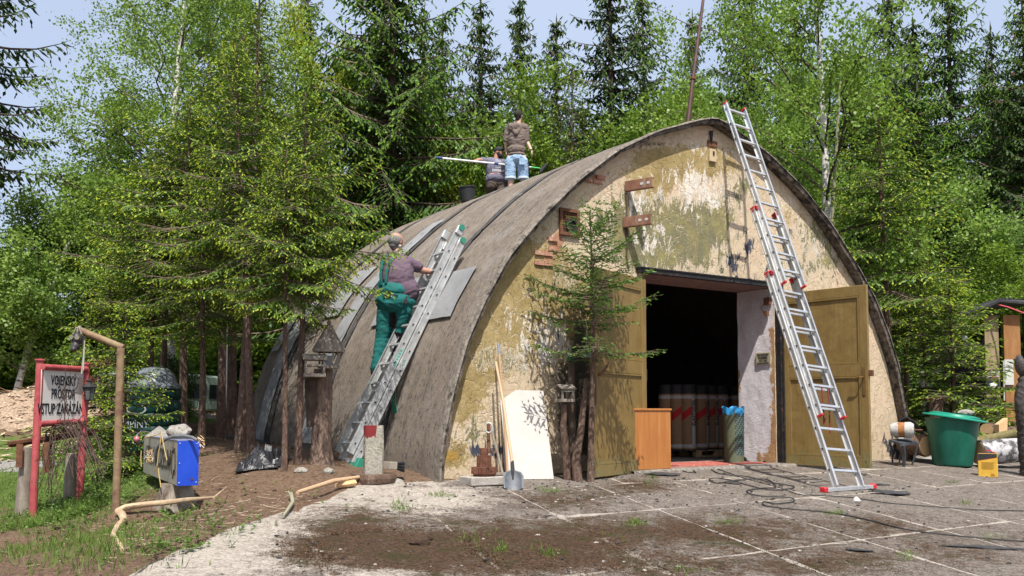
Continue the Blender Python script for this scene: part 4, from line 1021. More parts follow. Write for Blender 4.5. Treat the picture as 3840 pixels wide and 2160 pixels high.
# shovel
s0 = gz(at(1950, 1850, 10.9)); s0.z = zg(s0.x, s0.y)+.01; hs_ = at(1921, 1738, 11.06); ht = at(1859, 1357, 11.62)
shv = thing('shovel', s0, 'steel shovel with wooden handle leaning against the white boards', 'shovel')
g = MB(); g.tube([ht, ht*.6+hs_*.4+Vector((.012,0,0)), hs_], [.016,.018,.019], 10); g.build('handle', M_WOODH, shv, smooth=True)
dirs = (s0-hs_).normalized(); M = frame(hs_, Vector((1,.1,0)), -dirs)
M_SPADE = mat('worn grey steel', (.065,.072,.085), (.11,.12,.14), 9, .6, .1, .1, 50, .5, None, c3=(.20,.19,.19), s3=12)
g = MB(); P = []; Lb = (s0-hs_).length
prof_s = [(.02,.04),(.03,.09),(.095,.13),(.122,.18),(.122,.26),(.115,.34),(.10,Lb)]
for w, l in prof_s: P.append([M @ Vector((w*k/4, (.022*(1-(k/4)**2) - .03*abs(k/4)**3 if w > .05 else .0) , -l)) for k in range(-4, 5)])
g.grid(P); bld = g.build('blade', M_SPADE, shv, smooth=True, solid=.004)
g = MB(); g.tube([M @ Vector((0,0,.03)), M @ Vector((0,.0,-.06)), M @ Vector((0,.012,-.20))], [.022,.024,.008], 8); g.build('socket', M_BLACK, shv, smooth=True)
# push broom with long wooden handle (silver tip) and its brush
bh = gz(at(1885, 1800, 11.25)); M = frame(bh+UP*.09, (DV*.8-NV*-.6), UP)
br_ = thing('broom', bh, 'broom with brown handle and black bristles standing beside the white boards', 'broom')
g = MB(); g.tube([at(1836, 1590, 11.5), at(1866, 1700, 11.4), at(1884, 1776, 11.3)], [.017,.018,.018], 8); g.build('handle', M_WOODG, br_, smooth=True)
g = MB(); g.tube([at(1858, 1686, 11.42), at(1862, 1700, 11.4)], .022, 8); g.build('coupling', M_RUST, br_)
M = frame(bh+UP*.10, Vector((.75,.66,0)), Vector((-.2,.1,1)))
g = MB(); g.box((0, 0, .02), (.34, .09, .035), M); g.build('brush_head', M_WOODG, br_, bevel=.004)
g = MB()
for i in range(130):
    x = random.uniform(-.16, .16); y = random.uniform(-.035, .035); g.tube([M @ Vector((x, y, .0)), M @ Vector((x*1.12, y*1.5, -.10))], .003, 3, cap=False)
g.build('bristles', M_BLACK, br_)
# long pole with silver tip behind the shovel
pb0 = gz(at(1905, 1800, 11.55)); pt0 = at(1869, 1287, 11.68)
hp = thing('pole', pb0, 'slim wooden pole with silver taped tip, the tallest one leaning on the wall', 'pole')
v = pt0-pb0; g = MB(); g.tube([pb0, pb0+v*.5+Vector((.008,0,0)), pb0+v*.92], [.017,.016,.015], 8); g.build('shaft', M_WOODH, hp, smooth=True)
g = MB(); g.tube([pb0+v*.92, pt0], .0165, 10); g.build('silver_tip', mat('foil', (.6,.6,.62), (.4,.4,.42), 40, .35, .8), hp)
# rusty gear with shaft, on a concrete slab
gs = gz(at(1815, 1800, 11.15)); Mg = rotz(gs, .5)
g = MB(); g.box((0,0,.05), (.50,.34,.10), Mg); single(g, 'paving_block', M_CONC, 'small concrete slab carrying the rusty gear wheels', 'slab', gs, bevel=.008)
M_RG = mat('scaly red rust', (.09,.035,.022), (.19,.085,.055), 16, .95, .1, .8, 60, c3=(.04,.02,.015), s3=9)
gr = thing('gear_wheel', gs+UP*.10, 'rusty cogwheel assembly with upright lever and ring standing on a slab', 'gear')
def gearp(r, n, d): return [((r-(d if k % 2 else 0))*math.cos(math.pi*k/n), (r-(d if k % 2 else 0))*math.sin(math.pi*k/n)) for k in range(2*n)]
Mr = rotz(gs+UP*.10, 0)
for (r, n, z0, z1, nm) in ((.155, 26, .03, .11, 'large_cog'), (.09, 12, .11, .25, 'pinion')):
    pl = gearp(r, n, .018 if r > .1 else .014); g = MB(); m = len(pl)
    g.add([(x, y, z0) for x, y in pl]+[(x, y, z1) for x, y in pl], [tuple(range(m)), tuple(range(m, 2*m))]+[(i, (i+1)%m, m+(i+1)%m, m+i) for i in range(m)], Mr); g.build(nm, M_RG, gr)
g = MB(); g.lathe([(.13,0),(.13,.03)], 20, Mr); g.build('hub_plate', M_RG, gr); g = MB(); g.lathe([(.05,.25),(.05,.33),(.045,.34)], 16, Mr); g.build('shaft', M_RG, gr)
g = MB(); a = at(1832, 1700, 11.3); g.tube([a, at(1832, 1590, 11.35)], .022, 8); g.build('lever', M_RUST, gr)
g = MB(); c = at(1833, 1604, 11.25); g.tube([c + Vector((.045*math.cos(R(30*k)), .01*math.sin(R(30*k)), .06*math.sin(R(30*k)))) for k in range(13)], .008, 6, cap=False); g.build('ring', M_ALU2, gr)
# stone pillar on a log slice with painted top, broom head next to it
sb0 = gz(at(1400, 1800, 11.0)); g = MB(); g.lathe([(.26,0),(.27,.05),(.26,.10)], 22, Matrix.Translation(sb0-UP*.02), wob=lambda a, z: 1+.06*math.sin(a*3)); single(g, 'log_slice', M_BARK, 'round log slice under the upright stone post', 'log slice', sb0)
def pillar_mat():
    s = NT('lichened granite'); n = s.noise(30, 6, .8); n2 = s.noise(7, 6, .7)
    c = s.mix(s.step(n, .35, .65), (.24,.22,.18), (.50,.47,.40)); c = s.mix(s.step(n2, .52, .62), c, (.20,.20,.11))
    c = s.mix(s.step(s.math('ADD', s.attr('red').outputs['Fac'], s.math('MULTIPLY', s.math('SUBTRACT', n2, .5), 1.5)), .5, .56), c, (.22,.03,.03))
    return s.bsdf(c, .95, 0, n, 1.0, .03)
g = MB(); P = []
Mp = rotz(sb0+UP*.08, R(20)); Hp = (1788-1608)/FPX*11.0
for i in range(15):
    z = Hp*i/14; row = []
    for k in range(21):
        a = 2*math.pi*k/20; sq = 1/max(abs(math.cos(a)), abs(math.sin(a))); r = .112*min(sq, 1.28)*(1-.06*z)*(1+.08*mnoise.noise(Vector((math.cos(a)*2, math.sin(a)*2, z*5)))); row.append(Mp @ Vector((r*math.cos(a), r*.8*math.sin(a), z)))
    P.append(row)
g.grid(P); g.add([P[-1][k] for k in range(20)], [tuple(range(20))]); 
ob = single(g, 'stone_post', pillar_mat(), 'squat granite post with a dark red painted top corner beside the ladder foot', 'stone post', sb0, smooth=True)
attrs(ob, ['red', 'w2'], lambda v: (1.1*math.exp(-((v.z-sb0.z-Hp-.06)/.13)**2) if (v.x < sb0.x+.04) else 0, 0))
bh = at(1462, 1745, 11.1); M = frame(bh, Vector((.9,.3,-.06)), UP)
bo = thing('brush', bh-UP*.08, 'wooden broom head with black bristles lying right of the granite post', 'brush')
g = MB(); g.box((-.02, 0, 0), (.20, .12, .085), M); g.build('block', M_WOODG, bo, bevel=.004)
g = MB(); [g.tube([M @ Vector((.07, y, z)), M @ Vector((.17, y*1.5, z*1.6-.01))], .004, 3) for y, z in [(random.uniform(-.055,.055), random.uniform(-.04,.04)) for _ in range(110)]]; g.build('bristles', M_BLACK, bo)
o = single(MB().add(*rock(gz(at(1465, 1768, 11.1))-UP*.03, .13, (1.2,1,.55), 3)), 'stone', M_STONE, 'rough stone propping the broom head by the shell foot', 'stone', gz(at(1465,1768,11.1)), smooth=False)
# wooden pole lying across the bank
a, b_ = gz(at(1362, 1768, 10.9))+UP*.06, gz(at(1115, 1903, 9.35))+UP*.10
g = MB(); g.tube([a, a*.5+b_*.5+UP*.03, b_], [.022,.026,.02], 8, jit=.15); single(g, 'wooden_pole', M_WOODH, 'brown wooden pole lying from the log slice down to the slab edge', 'pole', b_, smooth=True)
g = MB(); a, b_ = gz(at(1262,1808,10.3))+UP*.04, gz(at(1330,1785,10.5))+UP*.05; g.tube([a,b_],[.03,.04],6); single(g,'wood_billet', M_CUT, 'short pale billet beside the lying wooden pole','firewood', a)
# ================================================================== BIRD FEEDERS
def feeder(root_name, c, w, d, h, rh, label, rz=0, hexa=False, group=None):
    t = thing(root_name, c, label, 'bird feeder', group); M = rotz(c, rz)
    M_SH = M_WOODG
    if hexa:
        g = MB(); g.lathe([(w*.8,0),(w*.8,.04)], 6, M); g.build('tray', M_SH, t)
        for k in range(6): a = R(60*k); g = MB(); g.box((w*.66*math.cos(a), w*.66*math.sin(a), .04+h/2), (.022,.022,h), M); g.build('post', M_SH, t)
        g = MB(); g.lathe([(w*1.15,h+.03),(w*1.17,h+.045),(.03,h+rh),(.001,h+rh)], 6, M, cap=False); rf = g.build('roof', M_WOODG, t)
        for k in range(6):
            a = R(60*k); g = MB(); g.tube([M @ Vector((w*1.17*math.cos(a), w*1.17*math.sin(a), h+.05)), M @ Vector((.02*math.cos(a), .02*math.sin(a), h+rh+.01))], .012, 4); g.build('roof_batten', M_SH, rf)
        g = MB(); g.lathe([(.05,h+rh-.02),(.055,h+rh+.01),(.02,h+rh+.02),(.032,h+rh+.05),(.005,h+rh+.08)], 10, M); g.build('finial', M_SH, rf)
        g = MB(); g.box((0,0,.04+h*.35), (w*.5,w*.5,h*.7), M); g.build('seed_box', mat('cloudy glass', (.25,.28,.27), None, rough=.2), t)
    else:
        g = MB(); g.box((0,0,.02), (w,d,.04), M); g.build('tray', M_SH, t, bevel=.003)
        for i in (-1,1):
            for j in (-1,1): g = MB(); g.box((i*(w/2-.02), j*(d/2-.02), .04+h/2), (.025,.025,h), M); g.build('post', M_SH, t)
        for j in (-1,1):
            g = MB(); g.box((0,0,0), (w*1.12,d*.68,.014), M @ Matrix.Translation((0, j*d*.27, h+.04+rh/2)) @ Matrix.Rotation(-j*R(28), 4, 'X')); g.build('roof_board', M_SH, t)
            g = MB(); g.box((0, j*(d/2-.01), .14), (w,.012,.02), M); g.build('perch_rail', M_SH, t)
    return t
# old trunk carrying two feeders
st = gz(at(1203, 1745, 11.55)); stt = at(1212, 1385, 11.6)
tr = thing('dead_tree', st, 'thick dead spruce trunk with furrowed bark carrying two bird feeders', 'tree trunk')
g = MB(); hgt = stt.z-st.z; P = []
for i in range(30):
    f = i/29; r = .118+.075*math.exp(-f*9); c = st.lerp(stt, f) - UP*.08*(1-f); row = []
    for k in range(29):
        a = 2*math.pi*k/28; rr = r*(1+.10*mnoise.noise(Vector((math.cos(a)*5, math.sin(a)*5, f*4)))+.16*math.exp(-f*10)*math.sin(a*5)); row.append(c+Vector((rr*math.cos(a), rr*math.sin(a), 0)))
    P.append(row)
g.grid(P); g.add(P[-1][:28], [tuple(range(28))]); g.build('trunk', mat('rough grey bark', (.085,.055,.04), (.24,.17,.13), 22, .95, bump=1.0, bscale=40, stretch=(1,1,.28)), tr, smooth=True)
g = MB(); g.tube([at(1172, 1600, 11.55), at(1168, 1415, 11.5)], [.07,.085], 10, jit=.15); g.build('side_stem', M_BARKD, tr, smooth=True)
feeder('bird_feeder', at(1232, 1382, 11.45), .17, .17, .17, .36, 'hexagonal bird feeder with grey pointed roof on the dead trunk', .2, True)
feeder('bird_feeder', at(1178, 1414, 11.3), .26, .22, .16, .09, 'low flat-roofed bird feeder left of the pointed one on the dead trunk', .3)
feeder('bird_feeder', at(2118, 1508, 11.8), .20, .18, .11, .09, 'small grey bird feeder on the twin-stemmed spruce by the ochre door', .5)
# tar paper heap
def crumple(c, rx, ry, h, seed, n=14):
    g = MB(); P = []
    for i in range(n):
        row = []
        for j in range(n):
            u, v_ = i/(n-1)*2-1, j/(n-1)*2-1; x, y = c[0]+u*rx, c[1]+v_*ry
            z = zg(x, y) + max(0, h*(.45+1.1*mnoise.noise(Vector((u*2.6+seed, v_*2.6, seed)))+.55*mnoise.noise(Vector((u*7+seed, v_*7, seed))))*(1-u*u)*(1-v_*v_)) + .03
            row.append((x+.05*mnoise.noise(Vector((u*3, v_*3, seed+9))), y, z))
        P.append(row)
    g.grid(P); return g
M_FOIL = mat('crumpled black membrane', (.008,.008,.009), (.02,.02,.022), 10, .32, bump=.5, bscale=20, spec=.6)
c = G(985, 1745); single(crumple(c, .27, .30, .30, 3, 20), 'tar_paper', M_FOIL, 'crumpled heap of shiny black tar paper under the young spruces', 'tar paper', c, smooth=False)
for i, (px, py, rx, ry, h) in enumerate(((1010,1650,.8,.5,.12),(1120,1640,.5,.4,.1),(900,1655,.5,.3,.08))):
    c = G(px, py); single(crumple(c, rx, ry, h, i+7), 'felt_scrap', M_FELT, ('torn black felt pieces at the shell foot behind the thin trunks','black felt strips at the foot of the shell beside the dead trunk','flat black felt strip farthest left along the shell foot')[i], 'roofing felt', c)
# ================================================================== TWIN STEM BOTTLE, CAN
bc = at(2199, 1325, 11.6)
g = MB(); Mt = Matrix.Translation(bc); g.lathe([(.0,-.055),(.062,-.055),(.066,-.04),(.066,.035),(.055,.05),(.02,.055),(.02,.075),(.035,.085),(.02,.10),(0,.10)], 24, Mt, cap=False)
def glassmat():
    s = NT('clear old glass'); n = nd(s.t, 'ShaderNodeBsdfPrincipled'); n.inputs['Base Color'].default_value = (.75,.78,.76,1); n.inputs['Roughness'].default_value = .12; n.inputs['Transmission Weight'].default_value = .92; n.inputs['IOR'].default_value = 1.15; s.link(n.outputs[0], s.out.inputs[0]); return s.m
bt = thing('glass_jar', bc, 'clear glass jar hanging on a string from the small spruce before the left door', 'jar')
g.build('jar_body', glassmat(), bt, smooth=True); g = MB(); g.tube([bc+UP*.1, bc+UP*.42], .004, 4); g.build('string', M_WOODG, bt)
cc = at(2137, 1332, 11.9)
cn = thing('drink_can', cc, 'green drink can standing on a cut stem in the shade of the wall', 'can')
g = MB(); g.lathe([(.028,-.075),(.034,-.065),(.034,.065),(.028,.078)], 20, Matrix.Translation(cc)); g.build('can_body', mat('dark green can', (.02,.12,.03), None, rough=.3, metal=.5), cn, smooth=True)
g = MB(); g.lathe([(.0350,-.02),(.0350,.025)], 20, Matrix.Translation(cc), cap=False); cb = g.build('can_band', MST, cn, smooth=True)
g = MB(); text_mesh(g, 'er Urque', frame(cc+Vector((0,-.037,.0)), VR, UP), .022, .7); g.build('lettering', M_BLACK, cb)
g = MB(); g.lathe([(.014,-.002),(.014,.002)], 12, frame(cc+Vector((-.01,-.036,.048)), VR, UP) @ Matrix.Rotation(R(90), 4, 'X')); g.build('seal', M_RED, cn)
g = MB(); a = gz(at(2150, 1770, 12.1)); g.tube([a, cc-UP*.10+Vector((.02,.05,0)), cc-UP*.07], [.05,.045,.045], 9, jit=.1); single(g, 'cut_stem', M_BARKD, 'bare upright cut stem holding the green can in the dark corner', 'tree trunk', a, smooth=True)
a = gz(at(2128, 1786, 11.9)); g = MB(); g.tube([a-UP*.1, at(2124,1700,11.88), at(2112,1600,11.85), at(2118,1512,11.8)], [.062,.048,.042,.038], 10, jit=.2); single(g, 'gnarled_stem', M_BARK, 'short gnarled stem carrying the small bird feeder beside the twin spruce', 'tree trunk', a, smooth=True)
a = gz(at(2168, 1788, 11.8)); g = MB(); g.tube([a-UP*.1, at(2160,1720,11.8), at(2178,1620,11.82), at(2190,1500,11.85), at(2196,1420,11.9)], [.075,.055,.045,.036,.02], 10, jit=.2); single(g, 'crooked_stem', M_BARK, 'crooked bare stem leaning against the small spruce before the left door', 'tree trunk', a, smooth=True)
# ================================================================== DOORWAY THINGS
ca, cb_ = at(2411, 1752, 13.0), at(2524, 1757, 13.0)
q0 = fac(2411, 1700, -.02); 
cx0 = fac(2400, 1750, .22); cx1 = fac(2523, 1750, .22); w_ = (cx1-cx0).length
M = frame(Vector((cx0.x, cx0.y, -.075)), DV, UP); hh = .86
cab = thing('cabinet', Vector((cx0.x, cx0.y, -.075)), 'orange-brown veneered cabinet standing in the doorway by the left door', 'cabinet')
g = MB(); g.box((w_/2-.06, .30, hh/2), (w_-.02+.12, .55, hh-.03), M); g.build('cabinet_body', M_WOODR, cab, bevel=.003)
g = MB(); g.box((w_/2-.06, .30, hh), (w_+.13, .58, .03), M); g.build('cabinet_top', M_WOODR, cab, bevel=.004)
# pallet and rolls
def s_t(px, s):  # world at depth s behind the facade
    return fac(px, 1600, -s)
zf = -.09
pc_ = fac(2640, 1600, -2.85); palm_ = frame(Vector((pc_.x, pc_.y, zf)), DV, UP)
pal = thing('pallet', Vector((pc_.x, pc_.y, zf)), 'wooden pallet under the roofing rolls inside the doorway', 'pallet')
for y in (-.36, 0, .36):
    g = MB(); g.box((0, y, .011), (1.25, .10, .022), palm_); g.build('runner', M_CUT, pal)
    for x in (-.55, 0, .55): g = MB(); g.box((x, y, .061), (.15, .10, .078), palm_); g.build('block', M_CUT, pal)
for i in range(7): g = MB(); g.box((0, -.36+i*.12, .115), (1.25, .10, .022), palm_); g.build('deck_board', M_CUT, pal)
MKR = mat('brown kraft wrap', (.28,.165,.085), (.33,.20,.11), 5, .6); MKW = mat('white wrap print', (.50,.47,.45), None); MKR2 = mat('red wrap print', (.50,.03,.03), None)
Rr = .15
def roll_build(p, rot):
    t = thing('felt_roll', p, 'x', 'roofing roll', 'rolls of roofing felt on the pallet'); M = rotz(p, rot)
    g = MB(); g.lathe([(.02,0),(Rr-.01,.0),(Rr-.01,1.22),(.05,1.22),(.05,1.18)], 28, M); g.build('felt_core', M_FELT, t, smooth=True)
    g = MB(); g.lathe([(Rr,.03),(Rr,1.05)], 28, M, cap=False); w = g.build('wrapper', MKR, t, smooth=True)
    g = MB()
    for z0, z1 in ((.96,1.02),(.06,.12)): g.lathe([(Rr+.0015,z0),(Rr+.0015,z1)], 28, M, cap=False)
    P = [[M @ Vector(((Rr+.0015)*math.cos(a), (Rr+.0015)*math.sin(a), z)) for a in [R(-72+ k*5.6) for k in range(6)]] for z in (.12, .96)]; g.grid(P); g.build('white_band', MKW, w, smooth=True)
    P = [[M @ Vector(((Rr+.002)*math.cos(a), (Rr+.002)*math.sin(a), z + .15*(k/12))) for k, a in enumerate([R(-150+ k*6.5) for k in range(13)])] for z in (.54, .68)]; g = MB(); g.grid(P); g.build('red_stripe', MKR2, w, smooth=True)
    g = MB(); T = frame(M @ Vector(((Rr+.003)*math.cos(R(-57)), (Rr+.003)*math.sin(R(-57)), .70)), Matrix.Rotation(rot, 3, 'Z') @ Vector((math.cos(R(33)), math.sin(R(33)), 0)), UP) @ Matrix.Rotation(R(-90), 4, 'Y')
    text_mesh(g, 'ELASTODEK', T, .105, .84, bold=.002); g.build('roll_lettering', M_BLACK, w)
    g = MB()
    for a in (-105, -57):
        for z in (.98, .08): text_mesh(g, 'KVK', frame(M @ Vector(((Rr+.003)*math.cos(R(a)), (Rr+.003)*math.sin(R(a)), z+.01)), Matrix.Rotation(rot, 3, 'Z') @ Vector((-math.sin(R(a)), math.cos(R(a)), 0)), UP), .022, .9)
    g.build('roll_badge', MKR2, w)
    return t
def dup(root, loc, label=None, group=None, rz=None, scale=None, deep=True):
    r = root.copy(); col.objects.link(r); r.location = loc
    if rz is not None: r.rotation_euler = (0, 0, rz)
    if scale is not None: r.scale = (scale if isinstance(scale, tuple) else (scale,)*3)
    if label: r['label'] = label
    if group: r['group'] = group
    if deep:
        for ch in list(root.children):
            c = ch.copy(); col.objects.link(c); c.parent = r
            for gch in ch.children:
                d_ = gch.copy(); col.objects.link(d_); d_.parent = c
    return r
def place_rel(px, row):  # on the pallet
    q = fac(px, 1600, -(2.42 + .30*row)); return Vector((q.x, q.y, zf+.127))
cam2 = [(2581, 0, 0.15, 'front roll of roofing felt on the pallet, the brightest one, brand lettering upright on it'), (2539, .55, .15, 'felt roll half hidden behind the cabinet, left of the brightest roll'), (2628, .45, .3, 'felt roll just right of the brightest roll, its lettering dark'), (2667, .75, .1, 'narrow visible felt roll between the middle and the right-hand roll'), (2707, .5, -.35, 'felt roll right of centre whose lettering shows at its left edge'), (2757, .9, .2, 'rightmost felt roll, behind the green basket'), (2500, 1.1, .2, 'darkest felt roll at the far left of the pallet')]
r0 = roll_build(place_rel(*cam2[0][:2]), 0); r0['label'] = cam2[0][3]; r0.rotation_euler = (0,0,0)
for (px, rw, rz, lb) in cam2[1:]: dup(r0, place_rel(px, rw), lb, rz=rz)
# perforated waste basket
bq = fac(2752, 1700, -.42); bq = Vector((bq.x, bq.y, -.085))
bk2 = thing('waste_basket', bq, 'perforated olive metal waste basket with blue liner standing against the white jamb', 'waste bin')
M_OLV = mat('olive enamel', (.075,.085,.05), (.095,.105,.065), 6, .45); M_BLUE = mat('blue bin liner', (.03,.28,.62), (.05,.36,.7), 9, .35, bump=.4, bscale=30); 
Mb = rotz(bq, 0); hb = .90; rb = .158
g = MB(); g.lathe([(rb*.98,0),(rb*1.0,.02),(rb*.98,.03),(rb*1.08,hb)], 40, Mb, cap=False); g.build('basket_body', M_OLV, bk2, smooth=True)
g = MB()
for i in range(13):
    a = R(-92 + i*7.5)
    for j in range(21):
        z = .16+j*.032
        if i < 0: continue
        r = rb*(.98+.10*z/hb)+.0022; g.box((0,0,0), (.0105,.003,.016), Matrix.Translation(bq+Vector((r*math.cos(a), r*math.sin(a), z))) @ Matrix.Rotation(a+R(90), 4, 'Z'), 1 if (i*7+j*5) % 3 == 0 else 0)
g.build('perforation', [M_HOLE, mat('blue through the holes', (.03,.22,.40), None)], bk2)['kind'] = 'stuff'
g = MB(); P = []
for z, r in ((hb-.10, rb*1.085), (hb-.07, rb*1.10), (hb+.01, rb*1.12), (hb-.0, rb*1.0), (hb-.12, rb*.96)):
    P.append([Mb @ Vector(((r+.006*math.sin(k*1.9))*math.cos(R(k*9)), (r+.006*math.sin(k*1.9))*math.sin(R(k*9)), z+.022*math.sin(k*.9)*(1 if r > rb*1.05 else 0))) for k in range(41)])
g.grid(P); g.build('bin_liner', M_BLUE, bk2, smooth=True)
# plaque on the jamb
q = H(DT1-.012, -.20, 1.50); Mq = frame(q, -NV*-1*-1, UP)
Mq = frame(H(DT1-.016, -.22, (1.62)), NV*1.0, UP)
g = MB(); g.box((0,0,0), (.30,.012,.20), Mq); pq = g.build('notice_plate', mat('faded cream plate', (.40,.36,.24), (.30,.27,.18), 16, .6, c3=(.2,.16,.09), s3=10), hangar, bevel=.002)
g = MB(); s_q = -1 if (Mq.to_3x3() @ Vector((0,-1,0))).dot(DV) < 0 else 1
Tq = Mq if s_q == -1 else Mq @ Matrix.Rotation(math.pi, 4, 'Z')
Tq = Tq @ Matrix.Translation((0,-.008,0))
for s_, z, sz, sx in (('SOUKROMÝ', .062, .052, .86), ('POZEMEK', .012, .052, .86), ('VSTUP A VJEZD', -.035, .026, .9), ('BEZ POVOLENÍ ZAKÁZÁN', -.073, .026, .8)): text_mesh(g, s_, Tq @ Matrix.Translation((0,0,z)), sz, sx, bold=.0006)
g.build('lettering', M_BLACK, pq)
g = MB(); tt, zz = DT1-.03, 2.55
g.box((tt, .10, zz), (.06,.12,.12), FR); g.box((tt-.01, .12, zz-.2), (.05,.07,.08), FR); g.tube([H(tt-.03,-.1,zz), H(tt-.05,-.2,zz-.1), H(tt-.03,-.14,zz-.2)], .006, 5); g.build('door_catch', M_RUST, hangar)
# ================================================================== CABLE, SCRAPS
cab_pts = [(2380,1756),(2470,1752),(2560,1752),(2610,1775),(2560,1768),(2640,1752),(2700,1780),(2800,1790),(2880,1810),(2980,1830),(2880,1840),(2720,1800),(2660,1800),(2690,1815),(2760,1805),(2870,1800),(2910,1830),(2850,1835),(2800,1845),(2840,1862),(2960,1870),(2975,1885),(2910,1893),(2865,1885),(2870,1900),(2960,1912),(3100,1925),(3240,1950),(3400,1990),(3600,2015),(3840,2035)]
def ground_curve(pts, r, h=.012, sub=5):
    P = [np.array(p, float) for p in pts]; out = []
    for i in range(len(P)-1):
        p0, p1, p2, p3 = P[max(i-1,0)], P[i], P[i+1], P[min(i+2,len(P)-1)]
        for k in range(sub):
            t = k/sub; out.append(.5*((2*p1)+(-p0+p2)*t+(2*p0-5*p1+4*p2-p3)*t*t+(-p0+3*p1-3*p2+p3)*t**3))
    out.append(P[-1]); return [G(*q)+UP*h for q in out]
c = ground_curve(cab_pts, .007); g = MB(); g.tube(c, .0075, 6); single(g, 'cable', M_BLACK, 'long black cable tangled before the doorway and trailing to the lower right edge', 'cable', c[0], smooth=True)
c = ground_curve([(2630,1758),(2690,1762),(2800,1800),(2930,1835),(3000,1858),(3080,1862),(3200,1870),(3330,1890),(3500,1903),(3650,1915),(3840,1920)], .007); g = MB(); g.tube(c, .0065, 6); single(g, 'cable', M_BLACK, 'thin black cable running right across the slabs above the tangled one', 'cable', c[0], smooth=True)
def scrap(px, py, rx, ry, h, seed, label, mt=M_FELT):
    c = G(px, py); g = MB(); n = 16; v = [(c.x, c.y, c.z+h)]
    for k in range(n):
        a = 2*math.pi*k/n; r = 1+.45*mnoise.noise(Vector((math.cos(a)*1.5, math.sin(a)*1.5, seed*2.3))); x, y = c.x+rx*r*math.cos(a), c.y+ry*r*math.sin(a); v.append((x, y, zg(x, y)+h*.6*random.random()+.008))
    g.add(v, [(0, k+1, (k+1)%n+1) for k in range(n)])
    return single(g, 'felt_scrap', mt, label, 'roofing felt', c, solid=.006)
for a in ((2490,1783,.22,.11,.04,1,'wavy black felt offcut on the concrete in front of the cabinet'), (2745,1815,.11,.06,.03,2,'small black scrap beside the cable tangle'), (3340,1852,.24,.14,.04,3,'largest black felt scrap, lying right of the ladder foot'), (3305,1820,.10,.05,.02,4,'small flat black scrap above the large one by the ladder foot'), (3220,2068,.12,.04,.02,5,'narrow dark scrap on the slabs near the bottom edge'), (3700,2058,.4,.05,.02,6,'long thin dark strip lying on the slabs at lower right')): scrap(*a)
g = MB(); a, b_ = G(3262,1840)+UP*.02, G(3330,1850)+UP*.02; g.tube([a,b_],.012,5); single(g,'stick', M_BLACK, 'black stick beside the ladder foot pointing at the felt scrap','stick', a)
o = single(MB().add(*rock(G(3212,1888)+UP*.03, .045, (1,.8,1), 4)), 'stone', mat('white lump', (.6,.58,.55), (.35,.33,.3), 20), 'small white lump lying on the slab below the ladder foot', 'stone', G(3212,1888))
for i, (px, py, r) in enumerate(((1573,2043,.075),(1602,2028,.04))): single(MB().add(*rock(G(px,py)+UP*.02, r, (1.2,.8,.7), i+5)), 'moss_clod', mat('dark moss clod', (.05,.03,.02), (.09,.055,.035), 30, .95, bump=1), ('dark clod of moss on the slab in the foreground','small clod of moss just behind the larger one')[i], 'moss', G(px,py))
# loose crumbs of tar and bark on the slabs: uncountable
g = MB()
for i in range(1000):
    if random.random() < .7: px, py = random.gauss(2450, 560), random.gauss(1830, 60)
    else: px, py = random.uniform(1000, 3840), random.uniform(1780, 2150)
    if py < 1765 or not (1000 < px < 3840): continue
    c = G(px, py); t, p = tp(c.x, c.y)
    if t < edge(p) or p < .1: continue
    r = random.choice([.006,.008,.010,.013,.017]); v, f = rock((c.x, c.y, c.z+r*.4), r, (random.uniform(.7,1.6), random.uniform(.6,1.3), .55), i, 1); g.add(v, f, None, 0 if random.random() < .8 else 1)
o = g.build('debris', [M_BLACK, M_CONC], None); setp(o, 'scattered crumbs of tar, bark and concrete on the slabs before the doorway', 'debris', None, 'stuff')
# ================================================================== LEFT: SIGN, PIPE, LIGHT BOX
M_REDPIPE = mat('faded red pipe paint', (.30,.045,.055), (.40,.09,.09), 5, .6, bump=.2, c3=(.12,.05,.03), s3=14)
b1, b2 = G(122, 1937), G(298, 1877); Y1, Y2 = b1.y, b2.y
t1, t2 = at(151, 1352, Y1+.03), at(324, 1366, Y2+.03)
sg = thing('sign', b1, 'faded military no-entry sign in a red pipe frame among the grass', 'sign')
for a, b_ in ((b1-UP*.1, t1), (b2-UP*.1, t2)):
    g = MB(); g.tube([a, b_], .042, 14); ps = g.build('post', M_REDPIPE, sg, smooth=True); g = MB(); g.tube([b_, b_+UP*.018], .058, 14); g.build('post_cap', M_REDPIPE, ps)
for (qa, qb) in (((160,1376),(322,1385)), ((146,1590),(312,1581))):
    g = MB(); g.tube([at(*qa, Y1), at(*qb, Y2)], .034, 12); g.build('crossbar', M_REDPIPE, sg, smooth=True)
c00, c10, c11, c01 = at(157,1386,Y1), at(316,1397,Y2), at(303,1572,Y2), at(149,1578,Y1)
MSG = mat('rust stained white sign', (.68,.65,.60), (.78,.75,.71), 3, .6, c3=(.36,.27,.19), s3=4, t3=(.6,.74))
g = MB(); g.box((0,0,0), ((c10-c00).length, .008, (c00-c01).length), frame((c00+c10+c11+c01)/4, c10-c00, c00-c01)); pn = g.build('panel', MSG, sg)
T = frame((c00+c10+c11+c01)/4, c10-c00, c00-c01); T = T @ Matrix.Translation((0,-.006,0)); W_, Hh = (c10-c00).length, (c00-c01).length
MLET = mat('black sign paint', (.012,.012,.014), None)
for s_, z, sz, sx in (('VOJENSKÝ', .29, .155, .50), ('PROSTOR', .02, .155, .50), ('VSTUP ZAKÁZÁN !', -.28, .165, .50)):
    g = MB(); text_mesh(g, s_, T @ Matrix.Translation((.01,0,z*Hh)), sz*Hh/.55*.98, sx*W_/.62, bold=.0025); g.build('lettering', MLET, pn)
M_WIRE = mat('rusty wire', (.04,.025,.02), (.085,.055,.045), 20, .8)
g = MB()
